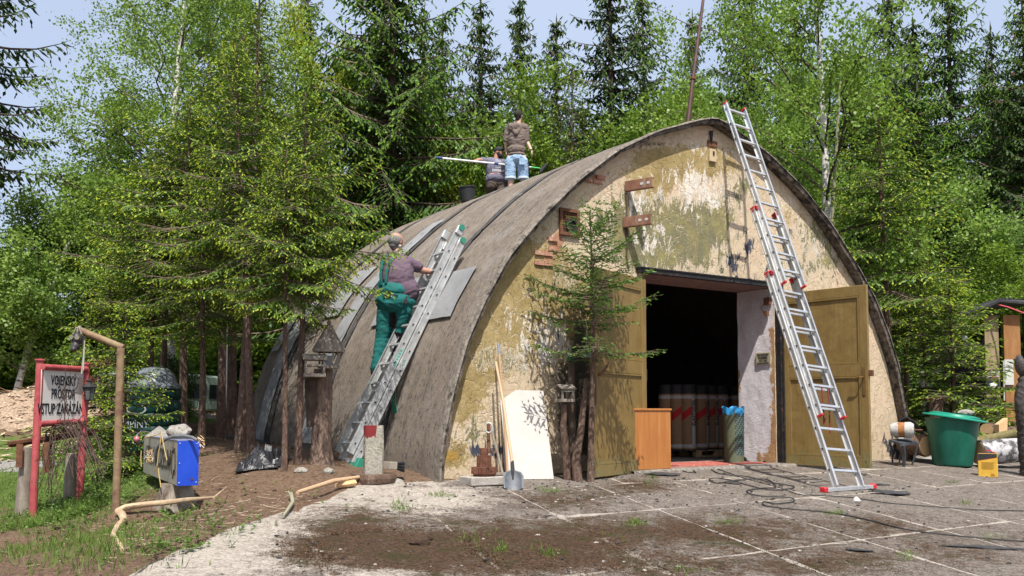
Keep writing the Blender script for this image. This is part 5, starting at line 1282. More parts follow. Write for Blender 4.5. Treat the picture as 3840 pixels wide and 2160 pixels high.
for i in range(4):
    a = T @ Vector((random.uniform(-.05,.15), -.03-.01*i, random.uniform(.1,.3))); g.tube([a, a+Vector((random.uniform(-.15,.1), -.02, -.2)), a+Vector((random.uniform(-.25,.1), -.04, -.45))], .0035, 4)
for q in ([(246,1385),(243,1500),(240,1650)], [(200,1380),(235,1480),(262,1560)], [(255,1500),(290,1450),(296,1420)], [(200,1535),(240,1495),(290,1470)]):
    g.tube([at(x, y, (Y1+Y2)/2-.12) for x, y in q], .005, 5)
o = single(g, 'bent_wire', M_WIRE, 'dark bent wires hanging across the face of the no-entry sign', 'wire', b1+UP)
# iron rail and the wire bundle
ra, rb2 = at(36, 1661, Y1+.12), at(361, 1614, Y2+.25)
g = MB(); g.box((0,0,0), ((rb2-ra).length, .09, .035), frame((ra+rb2)/2, rb2-ra, UP)); g.box((0,.03,-.03), ((rb2-ra).length, .02, .05), frame((ra+rb2)/2, rb2-ra, UP)); single(g, 'iron_rail', M_RUST, 'rusty iron angle lying on wooden stakes below the no-entry sign', 'iron bar', (ra+rb2)/2)
for (top, bot, Yk, lb) in (((106,1677),(83,1934),Y1+.12,'left grey wooden stake wired to the red sign post'), ((272,1700),(262,1880),Y2+.2,'right wooden stake behind the wire bundle under the sign')):
    bt_ = at(*bot, Yk); tp_ = at(*top, Yk); g = MB(); g.tube([bt_-UP*.1, bt_.lerp(tp_,.5), tp_], [.085,.078,.072], 12, jit=.06); single(g, 'wooden_stake', M_WOODG, lb, 'stake', bt_, smooth=True)
g = MB()
src = at(245, 1625, (Y1+Y2)/2)
for i in range(60):
    s_ = src + Vector((random.uniform(-.22,.12), random.uniform(-.1,.1), random.uniform(-.06,.1)))
    if i < 36: e = at(random.uniform(265,400), random.uniform(1680,1810), Y1-.1+random.uniform(-.4,.4)); mid = s_.lerp(e, .45)+UP*random.uniform(.12,.30)
    else: e = at(random.uniform(130,230), random.uniform(1720,1900), Y1+random.uniform(-.3,.3)); mid = s_.lerp(e, .4)+UP*random.uniform(.05,.16)
    m2 = mid.lerp(e, .5)+UP*.05+Vector((random.uniform(-.04,.04),0,0)); g.tube([s_, s_.lerp(mid,.5)+UP*.05, mid, m2, e], .0042, 4)
single(g, 'wire_bundle', M_WIRE, 'arching bundle of rusty wires hanging over the iron rail', 'wire bundle', src)
g = MB(); a = at(75,1668,Y1); g.box((0,0,-.12), (.07,.02,.26), frame(a, Vector((1,0,.0)), Vector((.35,0,1)))); g.box((.30,0,-.14), (.06,.02,.34), frame(a, VR, Vector((-.25,0,1)))); single(g,'iron_offcut', M_RUST, 'bent rusty iron flats hanging from the left end of the rail', 'iron bar', a)
# rusty pipe gallows with gas mask and lantern
pb_ = G(434, 1934); pt_ = at(453, 1305, pb_.y+.02); pe_ = at(300, 1238, pb_.y+.1)
gp = thing('pipe_post', pb_, 'tall rusty pipe post with slanting top arm right of the no-entry sign', 'post')
M_PIPE = mat('rust and yellow paint pipe', (.13,.065,.045), (.25,.19,.10), 6, .75, bump=.3, c3=(.28,.15,.09), s3=9)
g = MB(); g.tube([pb_-UP*.1, pb_.lerp(pt_,.5), pt_], .040, 14); g.build('upright', M_PIPE, gp, smooth=True)
g = MB(); g.tube([pt_+Vector((.03,0,0)), pe_], .036, 14); g.build('arm', M_PIPE, gp, smooth=True); g = MB(); g.tube([pe_, pe_+(pe_-pt_).normalized()*.01], .029, 14); g.build('open_end', M_HOLE, gp)
gm = at(289, 1282, pe_.y-.05); m_ = thing('gas_mask', gm, 'black rubber gas mask hanging from the end of the rusty pipe arm', 'gas mask')
b = MB(); ell(b, gm+UP*.03, (.060,.065,.075)); ell(b, gm-UP*.05-Vector((0,.03,0)), (.05,.05,.05)); cap_shape(b, gm-UP*.055-Vector((0,.05,0)), gm-UP*.085-Vector((-.01,.09,0)), .036, .032)
fuse(b, 'face_piece', mat('old rubber', (.022,.02,.02), (.045,.04,.038), 9, .45), m_, .008, 2)
for k in (-1, 1): g = MB(); g.tube([gm+Vector((k*.028,-.055,.04)), gm+Vector((k*.032,-.075,.042))], .024, 14); g.build('eyepiece', mat('yellowed lens', (.16,.15,.11), None, rough=.15), m_)
g = MB(); [g.tube([gm+Vector((k*.045,0,.08)), gm+Vector((k*.02,.01,.15)), pe_+UP*.04], .009, 5) for k in (-1,0,1)]; g.build('head_strap', M_WOODG, m_)
g = MB(); a = at(311,1260,pe_.y); e = at(305,1402,pe_.y); g.tube([a, a.lerp(e,.5)+Vector((.015,0,0)), e, e+Vector((.02,0,.04)), a+Vector((.02,0,0))], .006, 4); g.build('string', mat('pale cord', (.4,.4,.33), None), m_)
lc = at(336, 1455, Y2-.1); ln = thing('lantern', lc, 'small black lantern hanging at the right post of the sign', 'lantern')
g = MB(); g.lathe([(.03,-.15),(.035,-.14)], 6, Matrix.Translation(lc)); g.build('lantern_base', M_BLACK, ln); g = MB(); g.lathe([(.085,.0),(.09,.012),(.045,.05),(.02,.07),(.03,.09),(.005,.11)], 6, Matrix.Translation(lc)); g.build('lantern_roof', M_BLACK, ln)
g = MB(); g.lathe([(.045,-.14),(.068,.0)], 6, Matrix.Translation(lc), cap=False); g.build('glass_pane', mat('dusty pane', (.06,.07,.065), (.14,.15,.14), 20, .2), ln)
for k in range(6): a = R(60*k); g = MB(); g.tube([lc+Vector((.046*math.cos(a), .046*math.sin(a), -.14)), lc+Vector((.07*math.cos(a), .07*math.sin(a), .0))], .005, 4); g.build('lantern_bar', M_BLACK, ln)
g = MB()
for i in range(40): a = at(random.uniform(318,350), random.uniform(1425,1445), Y2-.1); g.tube([a, a+Vector((random.uniform(-.1,.14), random.uniform(-.06,.06), random.uniform(-.02,.09)))], .003, 3)
for i in range(24): a = at(random.uniform(322,392), random.uniform(1352,1378), Y2-.1); g.tube([a, a+Vector((random.uniform(0,.16), random.uniform(-.06,.06), random.uniform(-.02,.07)))], .003, 3)
single(g, 'dry_twigs', mat('reddish dry twig', (.10,.03,.022), (.15,.06,.04)), 'reddish dry twig tangle above the lantern on the sign post', 'twigs', lc+UP*.1)
# light box on a stump
q0 = at(667, 1654, 9.62); q1 = at(664, 1822, 9.62); LD = Vector((-1.27, 2.25, 0)).normalized(); WD = Vector((LD.y, -LD.x, 0)); bl_ = 2.45; bw = .21; bhh = q0.z-q1.z
Mx = frame(Vector((q0.x, q0.y, q1.z)), -LD, UP)     # local +x towards the camera end; box spans x -bl..0
sy_ = 1 if (Mx.to_3x3() @ Vector((0,1,0))).dot(WD) > 0 else -1
lb_ = thing('light_box_sign', Vector((q0.x, q0.y, q1.z)), 'long metal museum light box with bright blue end on a tree stump', 'light box')
M_BOX = mat('dull sheet aluminium', (.30,.285,.24), (.40,.38,.33), 2.5, .45, .25, .05, 60, .5, c3=(.30,.27,.23), s3=3)
M_BLUEB = mat('bright blue end panel', (.006,.045,.40), (.012,.065,.50), 3, .38, spec=.5, c3=(.25,.17,.20), s3=5, t3=(.68,.71))
M_BTOP = mat('blue grey lid', (.20,.22,.32), (.28,.30,.40), 5, .4, .3)
g = MB(); g.box((-bl_/2, sy_*bw/2, bhh/2), (bl_-.004, bw, bhh), Mx); g.build('casing', M_BOX, lb_, bevel=.004)
g = MB(); g.box((.004, sy_*bw/2, bhh/2), (.010, bw+.004, bhh+.002), Mx); be = g.build('end_panel', M_BLUEB, lb_)
g = MB()
for (y, z) in ((.02,.03),(.02,bhh*.5),(.02,bhh-.025),(bw-.02,.03),(bw-.02,bhh-.03)): g.lathe([(.006,0),(.006,.006),(.003,.008)], 8, Mx @ Matrix.Translation((.008, sy_*y, z)) @ Matrix.Rotation(R(90), 4, 'Y'))
g.build('screw', M_ALU2, be); g = MB(); g.lathe([(.013,0),(.013,.008),(.006,.008),(.006,0)], 12, Mx @ Matrix.Translation((.008, sy_*.145, .065)) @ Matrix.Rotation(R(90), 4, 'Y')); g.build('cable_hole', M_RUST, be)
g = MB(); g.box((-bl_/2, sy_*bw/2, bhh+.005), (bl_, bw+.008, .010), Mx); g.build('lid', M_BTOP, lb_)
TB = Mx @ Matrix.Translation((0, -sy_*.003, 0)) 
if sy_ < 0: TB = TB   # outward normal of the lettered face is local -y*sy
Tt = Mx @ Matrix.Translation((-bl_*.55, -sy_*.003, bhh*.50))
if sy_ < 0: Tt = Tt @ Matrix.Rotation(math.pi, 4, 'Z')
MBL2 = mat('dark letter foil', (.045,.042,.03), None, rough=.5)
g = MB(); text_mesh(g, 'ATOM MUZEUM', Tt, bhh*.66, .86*1.0, bold=.006); g.build('lettering', MBL2, lb_)
g = MB(); ty = -sy_*.004
for pts in ([(-.30,.10),(-.32,.25),(-.30,.36)], [(-.12,.10),(-.10,.22),(-.13,.36)], [(-.28,.39),(-.21,.37),(-.14,.39)], [(-.21,.37),(-.21,.33)], [(-.24,.06),(-.18,.16)]):
    g.tube([Mx @ Vector((x, ty, z*bhh/.47)) for x, z in pts], .007, 4)
g.build('logo', MBL2, lb_)
sp_ = Vector((q0.x, q0.y, 0)) + LD*.42 + WD*.06; sp_.z = zg(sp_.x, sp_.y)
g = MB(); 
g.lathe([(.24,-.05),(.19,.06),(.155,.2),(.15,q1.z-sp_.z-.004)], 24, Matrix.Translation(sp_), wob=lambda a, z: 1+.07*math.sin(a*4+1)+.04*math.sin(a*9))
single(g, 'stump', mat('weathered stump bark', (.09,.06,.045), (.30,.27,.22), 10, .95, bump=1.0, bscale=30, stretch=(1,1,.3)), 'old tree stump carrying the blue-ended museum light box', 'tree stump', sp_, smooth=True)
rc = Mx @ Vector((-.55, sy_*.10, bhh+.075)); single(MB().add(*rock(rc, .115, (1.1,1,.8), 12, 3)), 'stone', M_STONE, 'round grey stone lying on top of the museum light box', 'stone', rc, smooth=True)
rc = Mx @ Vector((-1.9, sy_*.10, bhh+.03)); g = MB(); g.lathe([(.16,-.02),(.005,.10)], 4, rotz(rc, .4)); single(g, 'stone', M_STONE, 'small pointed grey slate on the far end of the light box', 'stone', rc)
bc_ = at(513, 1647, 11.2); g = MB(); ell(g, bc_, (.038,.038,.038)); bb_ = thing('bauble', bc_, 'pink glass bauble hanging at the far end of the light box', 'bauble'); g.build('glass_ball', mat('pink glass ball', (.45,.07,.12), (.6,.2,.25), 8, .15, .3), bb_, smooth=True); g = MB(); g.lathe([(.012,.035),(.012,.055)], 8, Matrix.Translation(bc_)); g.tube([bc_+UP*.05, bc_+Vector((.05,0,.10)), bc_+Vector((.13,.1,.08))], .004, 4); g.build('hanger', M_ALU2, bb_)
M_HOSE = mat('grey conduit', (.10,.105,.11), (.15,.155,.16), 20, .6)
pts = [(576,1736),(579,1708),(588,1680),(604,1660),(625,1645),(650,1637),(690,1634),(722,1641),(742,1652)]
g = MB(); g.tube([at(x, y, 9.95-.0022*(x-576)) for x, y in pts], .017, 8); hz = thing('grey_conduit', at(576,1736,9.9), 'grey cable conduit with frayed coloured wires lying over the light box', 'cable'); g.build('conduit', M_HOSE, hz, smooth=True)
for nm, cc_, n_ in (('yellow_wires', (.45,.33,.14), 26), ('white_wires', (.5,.48,.46), 16), ('red_wires', (.30,.09,.06), 10)):
    g = MB()
    for i in range(n_):
        if i % 4: a = at(573, 1722, 9.92); e = at(random.uniform(540,575), random.uniform(1680,1740), 9.85)
        else: a = at(742, 1652, 9.5); e = at(random.uniform(745,775), random.uniform(1640,1680), 9.4)
        g.tube([a, a.lerp(e,.5)+Vector((random.uniform(-.03,.03),-.03,random.uniform(0,.05))), e], .0035, 4)
    if nm == 'yellow_wires':
        for q in ([(535,1655),(545,1640),(590,1630),(604,1622),(602,1660),(594,1700),(590,1745),(576,1772)], [(604,1622),(612,1660),(620,1700),(626,1725)], [(530,1690),(528,1720),(530,1750)], [(594,1755),(596,1780),(604,1828)]): g.tube([at(x, y, 9.85+.004*(604-x)*.6) for x, y in q], .006, 5)
    g.build('loose_wires', mat(nm.replace('_', ' '), cc_, None, rough=.5), hz)['kind'] = 'stuff'
# dead branch, fork stick, birch litter
pts = [(460,2070,.01),(444,2035,.02),(425,2007,.03),(440,1975,.04),(463,1951,.06),(458,1930,.06),(446,1917,.07),(470,1902,.09),(502,1896,.10),(560,1888,.12),(627,1882,.14),(700,1874,.16),(801,1868,.16)]
P = []
for x, y, h in pts:
    c = G(x, y+h*FPX/9.2); P.append(c+UP*h)
g = MB(); g.tube(P, [.016,.02,.026,.03,.034,.04,.042,.036,.032,.03,.027,.024,.012], 8, jit=.18); g.tube([P[-2], G(745,1925)+UP*.03], [.012,.006], 5); g.tube([P[-1], G(850,1860)+UP*.1], [.01,.004], 5); single(g, 'dead_branch', mat('bleached branch', (.33,.23,.14), (.48,.36,.24), 10, .85, bump=.4), 'long bleached crooked branch lying before the light box stump', 'branch', P[0], smooth=True)
g = MB(); P = [G(1062,1945)+UP*.02, G(1098,1905)+UP*.05, G(1092,1880)+UP*.08]; g.tube(P, [.014,.02,.016], 7, jit=.2); g.tube([P[1], G(1082,1872)+UP*.08], [.014,.008], 5); single(g, 'forked_stick', mat('green grey stick', (.20,.19,.13), (.3,.28,.2)), 'short forked grey stick on the needle litter left of the lying pole', 'stick', P[0], smooth=True)
for i, (px, py, r) in enumerate(((1128,1775,.07),(1232,1775,.06),(615,1848,.05))): c = G(px,py); single(MB().add(*rock(c+UP*.02, r, (1.2,1,.7), i+20)), 'stone', M_STONE, ('stone on the litter between the thin trunks and the lying pole','small stone in front of the dead trunk with the feeders','small stone at the stump below the light box')[i], 'stone', c)
# dark green tank, van behind the spruces
tk = G(540, 1742); tk = Vector((tk.x-.22, tk.y+.9, tk.z)); tk.z = zg(tk.x, tk.y)
s_t_ = tk.y/FPX; rt_ = 95*s_t_; ht_ = (1742-1500)*s_t_
tn = thing('green_tank', tk, 'dark teal plastic tank with grey domed lid half hidden behind spruce boughs', 'tank')
M_TANK = mat('dark teal plastic', (.004,.028,.024), (.007,.042,.036), 3, .4)
g = MB(); pr = [(rt_*.94,0)]
for k in range(5): z = ht_*k/5; pr += [(rt_*.94, z+.02), (rt_, z+.06), (rt_, z+ht_/5-.04)]
pr += [(rt_, ht_)]; g.lathe(pr, 36, Matrix.Translation(tk)); g.build('tank_body', M_TANK, tn, smooth=True)
g = MB(); g.lathe([(rt_*1.03,ht_),(rt_*1.03,ht_+.04),(rt_*.82,ht_+.10),(rt_*.74,ht_+.22),(rt_*.5,ht_+.31),(.02,ht_+.34)], 36, Matrix.Translation(tk)); g.build('domed_lid', mat('grey translucent lid', (.09,.105,.115), (.16,.18,.19), 4, .3), tn, smooth=True)
g = MB(); text_mesh(g, 'MPINY', frame(tk+Vector((-.12,-rt_-.005,ht_*.45)), VR, UP), .17, .8); g.lathe([(.16,-.002),(.16,.002),(.13,.003),(.13,-.003)], 24, frame(tk+Vector((-.12,-rt_-.006,ht_*.68)), VR, UP) @ Matrix.Rotation(R(90), 4, 'X') @ Matrix.Scale(.45, 4, (0,1,0)), cap=False); g.build('tank_print', mat('grey print', (.25,.27,.28), None), tn)
vn_b = G(600, 1600); vn_b = Vector((-8.5, 23.5, zg(-8.5, 23.5)))
vn = thing('van', vn_b, 'pale green van parked behind the spruces, only its roof and upper side showing', 'van')
Mv = rotz(vn_b, R(76)); M_VAN = mat('pale green car paint', (.26,.36,.31), (.30,.40,.35), 2, .3, spec=.6)
vz = at(560, 1400, 22.5).z - vn_b.z
g = MB(); g.prism([(-2.1,.35),(2.1,.35),(2.15,.9),(1.75,1.05),(1.35,vz-.12),(1.1,vz-.03),(-1.9,vz),(-2.1,vz-.15),(-2.15,.9)], -.85, .85, Mv); g.build('body', M_VAN, vn, bevel=.05)
for x in (-1.55,-.55,.45): g = MB(); g.box((x, -.856, vz*.66), (.85,.02,vz*.28), Mv); g.build('window', mat('dark car glass', (.02,.025,.03), None, rough=.1), vn)
for x in (-1.3, 1.35):
    for y in (-.8,.8):
        g = MB(); g.lathe([(.10,-.09),(.33,-.09),(.33,.09),(.10,.09)], 20, Mv @ Matrix.Translation((x,y,.33)) @ Matrix.Rotation(R(90),4,'X')); w = g.build('wheel', M_BLACK, vn)
# ================================================================== ON THE ROOF: MAST
ma, mb_ = at(2573, 492, 14.5), at(2646, -70, 14.9)
mt_ = thing('mast', ma, 'thin rust-brown metal mast rising from the ridge of the shell', 'mast')
g = MB(); g.tube([ma-UP*.1, ma.lerp(mb_,.33), ma.lerp(mb_,.66), mb_], [.038,.033,.028,.022], 10); g.build('mast_tube', mat('brown painted mast', (.055,.026,.022), (.095,.045,.036), 8, .5, bump=.1), mt_, smooth=True)
g = MB(); g.tube([ma.lerp(mb_,.335), ma.lerp(mb_,.345)], .05, 10); g.build('joint_ring', M_RUST, mt_)
# ================================================================== RIGHT SIDE
mb0 = G(3389, 1746); Ym = mb0.y
stl = thing('stool', mb0, 'small iron stool carrying an old electric motor beside the gable end', 'stool')
seat = [at(3334,1648,Ym), at(3395,1642,Ym+.35), at(3440,1657,Ym+.1), at(3384,1664,Ym-.22)]
M_IRON = mat('blue grey iron', (.05,.06,.075), (.09,.10,.12), 12, .5, .4)
g = MB(); g.add(seat+[q-UP*.03 for q in seat], [(0,1,2,3),(7,6,5,4)]+[(i,(i+1)%4,4+(i+1)%4,4+i) for i in range(4)]); g.build('seat', M_IRON, stl)
for i, (px, py) in enumerate(((3347,1733),(3372,1733),(3420,1743),(3389,1749))): g = MB(); e = G(px, py); g.tube([seat[i]-UP*.02, seat[i].lerp(e,.5)+Vector((.02,0,0)), e], [.018,.016,.014] if i != 3 else [.04,.032,.026], 6); g.build('leg', M_IRON, stl)
mc = at(3386, 1612, Ym+.02); MM = frame(mc, Vector((.86,-.42,0)), UP) @ Matrix.Rotation(R(90), 4, 'Y')
mo = thing('electric_motor', mc-UP*.13, 'old grey electric motor with rusty middle band lying on the iron stool', 'motor')
M_MG = mat('chalky grey paint', (.30,.30,.29), (.42,.42,.41), 12, .7, bump=.3, c3=(.2,.12,.08), s3=14)
g = MB(); g.lathe([(.05,-.20),(.10,-.19),(.125,-.12),(.13,-.07)], 24, MM); g.lathe([(.13,.03),(.132,.12),(.10,.17),(.06,.175)], 24, MM); g.build('motor_body', M_MG, mo, smooth=True)
g = MB(); g.lathe([(.126,-.075),(.126,.035)], 24, MM); g.build('stator_band', mat('orange rust band', (.32,.15,.05), (.22,.09,.035), 12), mo, smooth=True)
for k in range(8): a = R(45*k); g = MB(); g.box((.075*math.cos(a), .075*math.sin(a), .172), (.03,.03,.012), MM); g.build('vent_hole', M_HOLE, mo)
g = MB(); g.tube([MM @ Vector((0,0,.17)), MM @ Vector((0,0,.30))], .012, 8); g.build('axle', M_RUST, mo); g = MB(); g.box((0,0,-.135), (.22,.16,.02), frame(mc, VR, UP)); g.build('mounting_foot', M_MG, mo)
def log(a, b_, r, label, m=None, nm='log'):
    a, b_ = Vector(a), Vector(b_); g = MB(); n = 8; P = [a.lerp(b_, i/(n-1)) for i in range(n)]
    g.tube(P, [r*(1+.05*math.sin(i*1.7)) for i in range(n)], 18, jit=.08, cap=False); t = thing(nm, a, label, 'log'); g.build('bark', m or M_BARK, t, smooth=True)
    d_ = (b_-a).normalized()
    for q, s_ in ((a, -1), (b_, 1)): g = MB(); g.tube([q-d_*s_*.02, q+d_*s_*.006], r*.93, 18); g.build('cut_face', M_CUT, t)
    return t
M_PALEB = mat('silvery flaking bark', (.07,.065,.062), (.42,.41,.42), 7, .9, bump=.8, bscale=25, lo=.42, hi=.55)
yl = 15.9; log(at(3668,1697,yl-.2)+UP*0, at(3668,1697,yl-.2)+Vector((2.6,.35,.12)), .205, 'large silvery log lying behind the green tub and yellow can', M_PALEB)
log(at(3650,1660,yl+.9), at(3840,1618,yl+1.1)+Vector((.5,.1,.1)), .085, 'slim mossy log lying slantwise over the wood pile', mat('mossy bark', (.10,.085,.035), (.19,.16,.07), 12, .9, bump=.6))
log(at(3476,1672,yl+.1), at(3400,1664,yl+.5), .19, 'thick short log with pale cut face behind the iron stool')
for i, (px, py, r, l) in enumerate(((3700,1612,.13,.18),(3745,1618,.09,.5),(3790,1622,.10,.4),(3720,1632,.10,.7),(3775,1640,.09,.6))): a = at(px, py, yl+1.5+.1*i); log(a, a+Vector((l,.15*(-1)**i,.02)), r, ['round sawn slice on top of the wood pile','split log on the wood pile right of the slice','thin log at the right of the wood pile','dark log in the middle of the wood pile','lower dark log of the wood pile near the carved post'][i], M_BARKD if i > 2 else M_BARK)
a = at(3756, 1622, yl+1.2); g = MB(); g.prism([(-.10,0),(.07,0),(.09,.27),(-.10,.15)], -.06, .06, rotz(a, .2)); single(g, 'chopped_log', [M_CUT], 'upright split piece of firewood with slanted pale top on the wood pile', 'firewood', a)
# tarp on the logs
g = MB(); P = []
cs = [(3372,1578,.9),(3400,1572,.8),(3430,1590,.55),(3460,1615,.35),(3480,1650,.15),(3492,1675,.1)]
for k, (px, py, dy) in enumerate(cs): P.append([at(px, py, yl+.1+dy*.2+.11*j) + Vector((.02*j, 0, .05*math.sin(j*1.3+k)-(.03*j if k < 4 else 0))) for j in range(7)])
g.grid(P); single(g, 'tarp', M_FELT, 'dark grey tarp draped over the logs left of the green tub', 'tarp', P[0][0], smooth=True, solid=.01)
# green tub
tb = G(3571, 1752); Yt = tb.y+.28; tb = Vector((at(3571,1700,Yt).x, Yt, zg(at(3571,1700,Yt).x, Yt))); sc_t = Yt/FPX
tub = thing('tub', tb, 'big round green plastic tub with a skewed lid on the slabs', 'tub')
M_TUB = mat('deep green plastic', (.004,.085,.055), (.010,.12,.082), 5, .42, spec=.4, c3=(.045,.13,.095), s3=16, t3=(.60,.78), bump=.05, stretch=(1,1,.35)); M_LID = mat('light green plastic', (.01,.20,.13), (.012,.22,.15), 2, .4)
hT, rB, rT = (1752-1575)*sc_t, 68*sc_t, 93*sc_t
Mt = rotz(tb, 0) @ Matrix.Rotation(R(1.5), 4, 'Y')
g = MB(); g.lathe([(.001,0),(rB*.97,0),(rB,.02),(rB*1.01,.03),(rT,hT-.03),(rT+.012,hT-.03),(rT+.015,hT),(rT,hT)], 64, Mt, cap=False); g.build('tub_body', M_TUB, tub, smooth=True)
Ml = Matrix.Translation(tb+UP*(hT+.02)+Vector((.06,0,0))) @ Matrix.Rotation(R(8.5), 4, 'Y') @ Matrix.Rotation(R(3), 4, 'X')
rl = 112*sc_t; g = MB(); g.lathe([(rl*.93,-.035),(rl,-.03),(rl,-.015),(rl*.97,0),(rl*.80,.006),(rl*.77,.035),(rl*.6,.05),(.001,.055)], 64, Ml, cap=False); g.build('lid', M_LID, tub, smooth=True)
rc = Ml @ Vector((.14,-.08,.095)); single(MB().add(*rock(rc, .11, (1.25,.8,.5), 31)), 'stone', M_STONE, 'flat grey stone weighing down the lid of the green tub', 'stone', rc)
# yellow can
yc = G(3742, 1791); ang = R(38)
Mc = frame(yc, Vector((math.cos(R(-28)), math.sin(R(-28)), 0)), UP)   # short side faces right-front
can = thing('solvent_can', yc, 'yellow metal solvent can with black shoulder and red handle on the slabs', 'can')
hC = (1791-1702)/FPX*yc.y; wl_, wr_ = .27, .15
Mc = frame(yc, Vector((-.86,.50,0)), UP)
sgn = 1 if (Mc.to_3x3() @ Vector((0,1,0))).x > 0 else -1
M_YEL = mat('yellow can enamel', (.52,.30,.03), (.62,.38,.05), 6, .4, spec=.5, c3=(.38,.24,.07), s3=18, t3=(.6,.72))
g = MB(); g.box((wl_/2, sgn*wr_/2, hC/2), (wl_, wr_, hC), Mc); g.build('can_body', M_YEL, can, bevel=.008)
g = MB(); yo = -sgn*.0015
g.add([Mc @ Vector(q) for q in ((.004,yo,hC-.004),(wl_-.004,yo,hC-.004),(wl_-.004,yo,hC*.70),(.004,yo,hC*.84))], [(0,1,2,3)]); g.build('black_shoulder', M_BLACK, can)
g = MB(); g.add([Mc @ Vector(q) for q in ((.004,yo*1.2,hC*.84),(wl_-.004,yo*1.2,hC*.70),(wl_-.004,yo*1.2,hC*.685),(.004,yo*1.2,hC*.825))], [(0,1,2,3)]); g.build('red_line', M_RED, can)
g = MB(); g.box((wl_/2, sgn*wr_/2, hC+.001), (wl_-.02, wr_-.02, .008), Mc); g.build('can_top', M_BLACK, can)
xo = -.0015
g = MB(); g.add([Mc @ Vector((xo, sgn*(wr_*.52+a), hC*.82+b_)) for a, b_ in ((0,.045),(.035,0),(0,-.045),(-.035,0))], [(0,1,2,3)]); g.build('hazard_diamond', M_RED, can)
g = MB(); g.lathe([(.032,-.001),(.032,.001)], 16, Mc @ Matrix.Translation((xo, sgn*wr_*.45, hC*.48)) @ Matrix.Rotation(R(90), 4, 'Y')); g.build('white_disc', MST, can)
g = MB(); [g.box((wl_*.5, yo, hC*(.62-.035*i)), (wl_*.7*(1-.1*(i%3)), .001, .005), Mc) for i in range(9)]; g.box((wl_*.25, yo, hC*.10), (.05,.001,.035), Mc); g.build('small_print', mat('brown print', (.30,.16,.02), None), can)
g = MB(); hx = wl_*.45; g.tube([Mc @ Vector((hx+.05*math.cos(R(a)), sgn*wr_/2, hC+.045*math.sin(R(a)))) for a in range(0, 181, 20)], .009, 6); g.build('handle', M_RED, can); g = MB(); g.lathe([(.02,0),(.02,.02)], 12, Mc @ Matrix.Translation((.05, sgn*wr_/2, hC))); g.build('cap', M_RED, can)
# carved raven post at the right edge
rv = G(3862, 1785); Yr = rv.y
rp = thing('carved_post', rv, 'dark carved wooden post topped by a raven figure at the right edge', 'carving')
M_CARV = mat('blackened carved wood', (.02,.018,.018), (.075,.065,.062), 8, .6, bump=.7, bscale=25, stretch=(1,1,.3))
b = MB(); cap_shape(b, rv-UP*.1, at(3850,1600,Yr), .13, .14); cap_shape(b, at(3850,1600,Yr), at(3838,1500,Yr), .14, .13); cap_shape(b, at(3838,1500,Yr), at(3842,1430,Yr), .13, .10); fuse(b, 'post', M_CARV, rp, .014, 3, .012, 6)
b = MB(); ell(b, at(3829,1375,Yr), (.085,.10,.17), Euler((0, R(-12), 0))); ell(b, at(3822,1345,Yr), (.055,.06,.06)); cap_shape(b, at(3815,1345,Yr), at(3799,1349,Yr), .026, .006); cap_shape(b, at(3838,1400,Yr), at(3852,1440,Yr), .05, .03); fuse(b, 'raven', M_CARV, rp, .010, 2, .005, 14)
# shed with plywood panels and posters
Ys = 23.0
sh0 = at(3690, 1560, Ys); sh0.z = zg(sh0.x, sh0.y)
shed = thing('shed', sh0, 'ramshackle plywood shed with felt roof and posters at the right edge', 'shed')
M_PLY = mat('weathered plywood', (.20,.15,.085), (.29,.225,.135), 4, .85, bump=.2, stretch=(1,1,.4)); M_PLYO = mat('orange plywood', (.20,.085,.03), (.30,.15,.055), 5, .7, bump=.2, stretch=(1,1,.3)); M_DK = mat('near black boards', (.014,.013,.012), (.03,.026,.022), 6, .9)
def quadbox(x0, y0, x1, y1, Y, th, m, nm, par, y1g=False):
    a, c = at(x0, y0, Y), at(x1, y1, Y); zb = c.z
    if y1g: zb = zg(c.x, c.y)-.1
    g = MB(); g.box(((a.x+c.x)/2, Y+th/2, (a.z+zb)/2), (c.x-a.x, th, a.z-zb)); return g.build(nm, m, par)
quadbox(3690, 1172, 3752, 1490, Ys, .04, M_PLY, 'wall_panel', shed); quadbox(3690, 1490, 3752, 1560, Ys+.01, .04, M_DK, 'wall_panel', shed, True)
quadbox(3762, 1182, 3836, 1560, Ys-.1, .05, M_PLYO, 'wall_panel', shed, True); quadbox(3750, 1190, 3764, 1560, Ys+.02, .08, M_DK, 'door_post', shed, True)
quadbox(3836, 1170, 3990, 1560, Ys+.1, .05, M_DK, 'wall_panel', shed, True); quadbox(3480, 1290, 3692, 1560, Ys+1.8, .05, M_DK, 'rear_panel', shed, True)  # rear panel coloured near black to give the shade of the shed interior
quadbox(3560, 1285, 3700, 1302, Ys+.2, .04, mat('blue grey board', (.09,.11,.13), None), 'fascia', shed)
g = MB(); a = at(3600,1180,Ys-.4); 
g.add([at(3600,1183,Ys-.3), at(3655,1165,Ys-.3), at(3705,1150,Ys-.35), at(3750,1128,Ys-.4), at(3990,1150,Ys-.4), at(3990,1130,Ys+2.2), at(3750,1120,Ys+2.2), at(3600,1165,Ys+2.2)], [tuple(range(8))]); g.build('felt_roof', M_FELT, shed, solid=.05)
quadbox(3622, 1172, 3748, 1182, Ys-.2, .1, M_DK, 'roof_edge', shed)
ps1 = quadbox(3767, 1348, 3803, 1443, Ys-.14, .02, mat('grey white poster', (.40,.41,.38), (.48,.49,.46)), 'poster', shed)
p2_ = quadbox(3699, 1388, 3750, 1421, Ys-.05, .02, mat('pale notice', (.45,.42,.44), None), 'notice', shed)
g = MB(); text_mesh(g, 'MUZEUM', frame(at(3724,1404,Ys-.065), VR, UP), .07, .8); g.box((at(3724,1416,Ys).x, Ys-.055, at(3724,1416,Ys).z), (.30,.006,.035)); g.build('notice_print', mat('dull red print', (.25,.07,.06), None), p2_)
